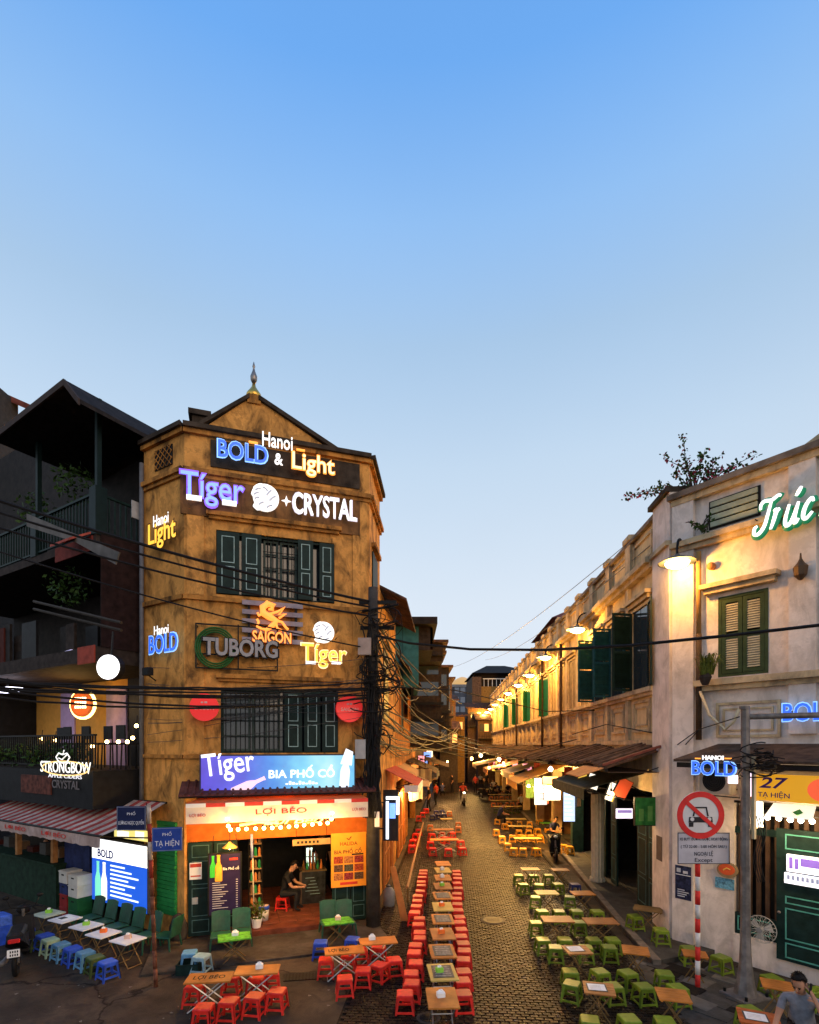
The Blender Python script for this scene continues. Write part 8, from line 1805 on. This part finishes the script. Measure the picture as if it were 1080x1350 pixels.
    if fine or scale > .98:
        def pt(x, y, z): return Mh @ Vector((x, y, z))
        e = MB(); [e.ball(pt(s*.082, .01, -.03), .022, 8, 5, (.5, 1, 1.2)) for s in (-1, 1)]; e.obj('ear', SK[skin], t, True)
        e = MB(); [e.ball(pt(s*.032, -.088, -.035), .009, 8, 5) for s in (-1, 1)]; [e.tube([pt(s*.018, -.098, -.012), pt(s*.05, -.088, -.014)], .005, 5) for s in (-1, 1)]; e.obj('eye', M_hair, t, True)
        e = MB(); e.tube([pt(0, -.093, -.025), pt(0, -.115, -.06), pt(0, -.10, -.068)], [.008, .014, .01], 6); e.obj('nose', SK[skin], t, True)
        e = MB(); e.tube([pt(-.022, -.088, -.093), pt(0, -.096, -.092), pt(.022, -.088, -.093)], .006, 5); e.obj('mouth', mat('lip', (.28, .09, .07), .5), t, True)
    return t
def seated(seat=.34, lean=.12, arms='table', head=(0, -.02, 0)):
    z = seat+.09; J = dict(pelvis=(0, .02, z), chest=(0, -lean, z+.40), neck=(0, -lean-.05, z+.55), head=(0+head[0], -lean-.10+head[1], z+.66), hip_l=(-.10, -.02, z-.01), hip_r=(.10, -.02, z-.01), kn_l=(-.15, -.40, seat+.13), kn_r=(.15, -.40, seat+.13), an_l=(-.15, -.36, .08), an_r=(.15, -.36, .08), toe_l=(-.16, -.50, .035), toe_r=(.16, -.50, .035),
             sh_l=(-.19, -lean+.02, z+.45), sh_r=(.19, -lean+.02, z+.45), el_l=(-.23, -lean-.14, z+.20), el_r=(.23, -lean-.14, z+.20), wr_l=(-.10, -lean-.36, z+.17), wr_r=(.10, -lean-.36, z+.17), palm_l=(0, 0, -1), palm_r=(0, 0, -1), face=(0, -1, -.25))
    return J
M_tee = mat('grey_tee', (.17, .175, .20), .85, var=.25, scale=14); M_jean = mat('black_jeans', (.015, .015, .017), .8); M_navy = mat('navy_shirt', (.03, .035, .09), .8); M_bl = mat('black_shirt', (.014, .013, .014), .8); M_red = mat('red_shirt', (.4, .05, .03), .8)
# seated man with a phone, lower right
hp = P(1066, 1300, 7.1)
J = seated(.34, .10); z = .43
J.update(head=(.02, -.17, z+.66), neck=(0, -.13, z+.555), face=(.25, -.8, -.55), el_l=(-.29, -.28, z+.24), wr_l=(-.13, -.22, z+.55), palm_l=(1, .3, .3), sh_l=(-.19, -.07, z+.45))
J.update(el_r=(.26, -.20, z+.17), wr_r=(.30, -.44, z+.02))
sw = {}
for k, q in J.items():
    k2 = k[:-1]+('r' if k.endswith('_l') else 'l') if k[-2:] in ('_l', '_r') else k; sw[k2] = (-q[0], q[1], q[2])
man_loc = Vector((hp.x-.05, hp.y-.02, 0)); 
# turned so that he faces the table at his front left; phone hand on the picture's right
mt_loc = G(1052, 1378); man = person('man in a grey t-shirt seated at lower right, phone held to his ear', (hp.x, hp.y+.12, .0), R(-38), {**sw, **{}}, M_tee, M_jean, 0, True, shoes=M_dark)
ph = bpy.data.objects.new('phone', None); bpy.data.objects.remove(ph)
wr = Vector(sw['wr_r']); 
t = thing('phone', 'black mobile phone held at the ear of the seated man', 'phone', man.location, man.rotation_euler[2]); m = MB(); m.bbox(-.036, .036, -.005, .005, -.07, .07, .004, Matrix.Translation(wr+Vector((-.03, .02, .10))) @ Matrix.Rotation(R(75), 4, 'Z') @ Matrix.Rotation(R(25), 4, 'Y')); m.obj('case', M_black, t)
stool('green', (hp.x, hp.y+.12, 0), 'lime green stool under the seated man', 'lime green stools on the right')
# woman sitting inside the bar
q = WL.pt(WL.at(372, 1190, -1.0)[0], .165, -1.0); person('person in black seated on a red stool inside the bar, facing the counter', q, WL.rz+R(72), seated(.34, .16), M_bl, M_jean, 0, False)
stool('red', (q.x, q.y, 0), 'red stool inside the bar under the seated person', 'red stools before the corner bar', z0=.165)
q = WL.pt(WL.at(424, 1150, -2.1)[0], .165, -2.1)
def standing(step=0.1):
    z = .88; J = dict(pelvis=(0, 0, z), chest=(0, -.02, z+.42), neck=(0, -.03, z+.57), head=(0, -.06, z+.68), hip_l=(-.09, 0, z-.02), hip_r=(.09, 0, z-.02), kn_l=(-.10, -step, .48), kn_r=(.10, -.03, .48), an_l=(-.10, -step*.8, .08), an_r=(.10, step*.8, .08), toe_l=(-.11, -step*.8-.14, .03), toe_r=(.11, step*.8-.14, .03), sh_l=(-.19, 0, z+.46), sh_r=(.19, 0, z+.46), el_l=(-.24, .02, z+.20), el_r=(.24, .0, z+.2), wr_l=(-.24, -.14, z), wr_r=(.24, -.12, z+.0), face=(0, -1, -.1))
    return J
person('person in black standing by the lit fridge inside the bar', q, WL.rz, standing(), M_bl, M_jean, 1)
g = G(656, 1088); person('man in a navy shirt sitting at the yellow stools up the lane', (g.x, g.y, 0), R(80), seated(.33, .2), M_navy, M_jean, 0); stool('yellow', (g.x, g.y, 0), 'yellow stool under the man in navy', 'yellow stools on the right')
g = G(727, 1112); person('person in dark clothes sitting at the yellow tables beside the motorbike', (g.x, g.y, 0), R(20), seated(.33, .2), M_navy, M_jean, 1); stool('yellow', (g.x, g.y, 0), 'yellow stool under the person by the motorbike', 'yellow stools on the right')
far = [((649, 1052), 'seated', 'first far customer in dark clothes on the right of the lane', M_bl, 60), ((659, 1050), 'seated', 'second far customer in dark clothes on the right of the lane', M_navy, -70), ((668, 1051), 'seated', 'third far customer in dark clothes on the right of the lane', M_bl, 20), ((677, 1053), 'seated', 'fourth far customer in dark clothes on the right of the lane', mat('brown_shirt', (.12, .05, .03)), -30), ((641, 1042), 'stand', 'far pedestrian in dark clothes right of the lane', M_bl, 10), ((627, 1046), 'stand', 'far pedestrian in an orange-red shirt in the lane', M_red, 180), ((655, 1036), 'stand', 'far standing figure in red before the shops', M_red, 40), ((598, 1035), 'stand', 'far figure in a pale shirt on the left of the lane', mat('pale_shirt', (.4, .38, .35)), 0), ((590, 1040), 'stand', 'far figure in dark clothes on the left of the lane', M_bl, -30)]
NP = ['a white', 'a dark', 'a tan', 'a blue', 'a red', 'a black']; NM = [mat('pale_shirt', (.4, .38, .35)), M_bl, mat('brown_shirt', (.12, .05, .03)), M_navy, M_red, M_bl]
for k, a in enumerate([(633, 1034), (646, 1031), (604, 1031), (583, 1050), (575, 1062), (566, 1070), (688, 1068), (664, 1043), (672, 1040), (612, 1026), (640, 1028), (597, 1045), (652, 1044), (684, 1056)]):
    far.append((a, 'stand' if k % 3 else 'seated', f'tiny far figure in {NP[k % 6]} shirt, {ORD[k]} of the far lane crowd', NM[k % 6], k*57))
for (a, kind, lab, sm_, r_) in far:
    g = G(*a); person(lab, (g.x, g.y, 0), R(r_), seated(.33, .2) if kind == 'seated' else standing(), sm_, M_jean, 1, scale=.97)
g = G(62, 1175); person('dim figure leaning on the dark green counter at far left', WC.pt(WC.at(62, 1160, -.3)[0], 0, -.35), WC.rz, standing(), mat('dim_grey_shirt', (.10, .09, .085)), M_jean, 1, scale=.95)
# ---- motorbikes
def scooter(label, loc, rz_, bodym, lit=False, rider=None):
    t = thing('motorbike', label, 'motorbike', loc, rz_)            # front towards -y
    for y in (-.62, .60):
        m = MB(); m.tube([(0, y+.24*math.cos(k/20*6.283), .28+.24*math.sin(k/20*6.283)) for k in range(20)], .045, 8, closed=True); w = m.obj('wheel', M_black, t, True)
        m = MB(); [m.tube([(0, y, .28), (0, y+.22*math.cos(k*1.257), .28+.22*math.sin(k*1.257))], .012, 5) for k in range(5)]; m.lathe([(.05, -.05), (.05, .05)], 10, M=Matrix.Translation((0, y, .28)) @ Matrix.Rotation(R(90), 4, 'Y')); m.obj('rim', M_steel, w)
    m = MB(); m.add([(-.05, -.30, .38), (.05, -.30, .38), (.16, .1, .36), (-.16, .1, .36), (-.17, .55, .55), (.17, .55, .55), (-.12, .85, .72), (.12, .85, .72), (-.15, .2, .68), (.15, .2, .68), (-.13, .75, .80), (.13, .75, .80), (-.06, -.2, .55), (.06, -.2, .55)], [(0, 1, 2, 3), (3, 2, 5, 4), (4, 5, 7, 6), (6, 7, 11, 10), (10, 11, 9, 8), (8, 9, 13, 12), (12, 13, 1, 0), (0, 3, 8, 12), (1, 13, 9, 2), (3, 4, 10, 8), (2, 9, 11, 5), (4, 6, 10), (5, 11, 7)]); m.obj('body', bodym, t)
    m = MB(); m.add([(-.2, -.42, .35), (.2, -.42, .35), (.17, -.50, .85), (-.17, -.50, .85), (-.17, -.36, .36), (.17, -.36, .36), (.13, -.44, .84), (-.13, -.44, .84)], [(0, 1, 2, 3), (7, 6, 5, 4), (0, 3, 7, 4), (1, 5, 6, 2), (3, 2, 6, 7), (0, 4, 5, 1)]); m.obj('leg_shield', bodym, t)
    part('footboard', M_black, t, (-.15, .15, -.38, .12, .28, .33)); m = MB(); m.bbox(-.13, .13, .1, .78, .72, .84, .04); m.obj('seat', mat('seat_vinyl', (.015, .014, .014), .45), t)
    m = MB(); m.tube([(0, -.62, .28), (0, -.52, .62), (0, -.42, .98)], .03, 8); m.obj('fork', M_steel, t); m = MB(); m.tube([(-.34, -.30, 1.02), (-.2, -.38, 1.03), (0, -.42, 1.0), (.2, -.38, 1.03), (.34, -.30, 1.02)], .016, 6); m.obj('handlebar', M_black, t)
    m = MB(); m.ball((0, -.50, .95), .12, 12, 8, (1.1, .7, .8)); m.obj('front_cowl', bodym, t, True); m = MB(); m.ball((0, -.57, .95), .065, 10, 6, (1.2, .5, .8)); m.obj('headlight', emat('headlight_on', (1, .85, .55), 14) if lit else mat('lens_clear', (.5, .5, .5), .2), t, True)
    for s in (-1, 1): m = MB(); m.tube([(s*.2, -.38, 1.03), (s*.27, -.38, 1.2)], .008, 5); m.ball((s*.28, -.38, 1.24), .06, 8, 6, (1, .3, .7)); m.obj('mirror', M_black, t, True)
    m = MB(); m.bbox(-.09, .09, -.0, .04, 0, .07, .01, Matrix.Translation((0, .86, .70))); m.obj('tail_light', mat('lens_red', (.45, .02, .02), .3), t); part('number_plate', M_wht, t, (-.095, .095, .93, .94, .46, .60)); part('plate_print', M_black, t, *[(-.07+.035*k, -.05+.035*k, .941, .943, .48+.06*j, .52+.06*j) for k in range(4) for j in (0, 1)]); part('mudguard', M_black, t, (-.06, .06, .70, .93, .42, .56), (-.06, .06, -.72, -.5, .53, .57)); m = MB(); m.tube([(.14, .2, .3), (.17, .6, .3), (.18, .9, .36)], [.03, .05, .05], 8); m.obj('exhaust', M_steel, t, True)
    return t
g = G(735, 1137); scooter('black parked motorbike between the yellow and lime stools', (g.x, g.y+.5, 0), R(-8), M_black)
g = G(3, 1294); scooter('dark motorbike seen from behind at the left edge', (g.x-.22, g.y+.75, 0), R(-150), M_black)
g = G(611, 1062); sc_t = scooter('pale scooter with lit headlight ridden down the lane', (g.x, g.y, 0), 0, mat('scooter_cream', (.3, .28, .24), .4), True); J = seated(.83, .05); 
for k in ('an_l', 'an_r', 'toe_l', 'toe_r', 'kn_l', 'kn_r'): q = J[k]; J[k] = (q[0], q[1]+.05, q[2] if k[:2] == 'kn' else q[2]+.30)
for s, sg in (('l', -1), ('r', 1)): J['wr_'+s] = (sg*.30, -.66, 1.05); J['el_'+s] = (sg*.28, -.38, 1.08)
person('rider in a red shirt on the pale scooter', (g.x, g.y+.38, 0), 0, J, M_red, M_jean, 1, scale=.97)
g = G(640, 1062); scooter('dark motorbike parked far on the right of the lane', (g.x+.6, g.y+4, 0), R(30), M_black)
# blue plastic sign/box behind the left motorbike
g = G(4, 1244); t = thing('blue_crate_stack', 'bright blue plastic crate behind the left motorbike', 'crate', (g.x-.1, g.y, 0), RZC); m = MB(); m.bbox(-.25, .2, -.2, .2, .0, .40, .02); m.obj('lower_box', PL['blue'], t); m = MB(); m.bbox(-.24, .19, -.19, .19, .405, .62, .02); m.obj('lid', mat('blue_lid', (.05, .12, .5), .5, var=.4, scale=14), t)
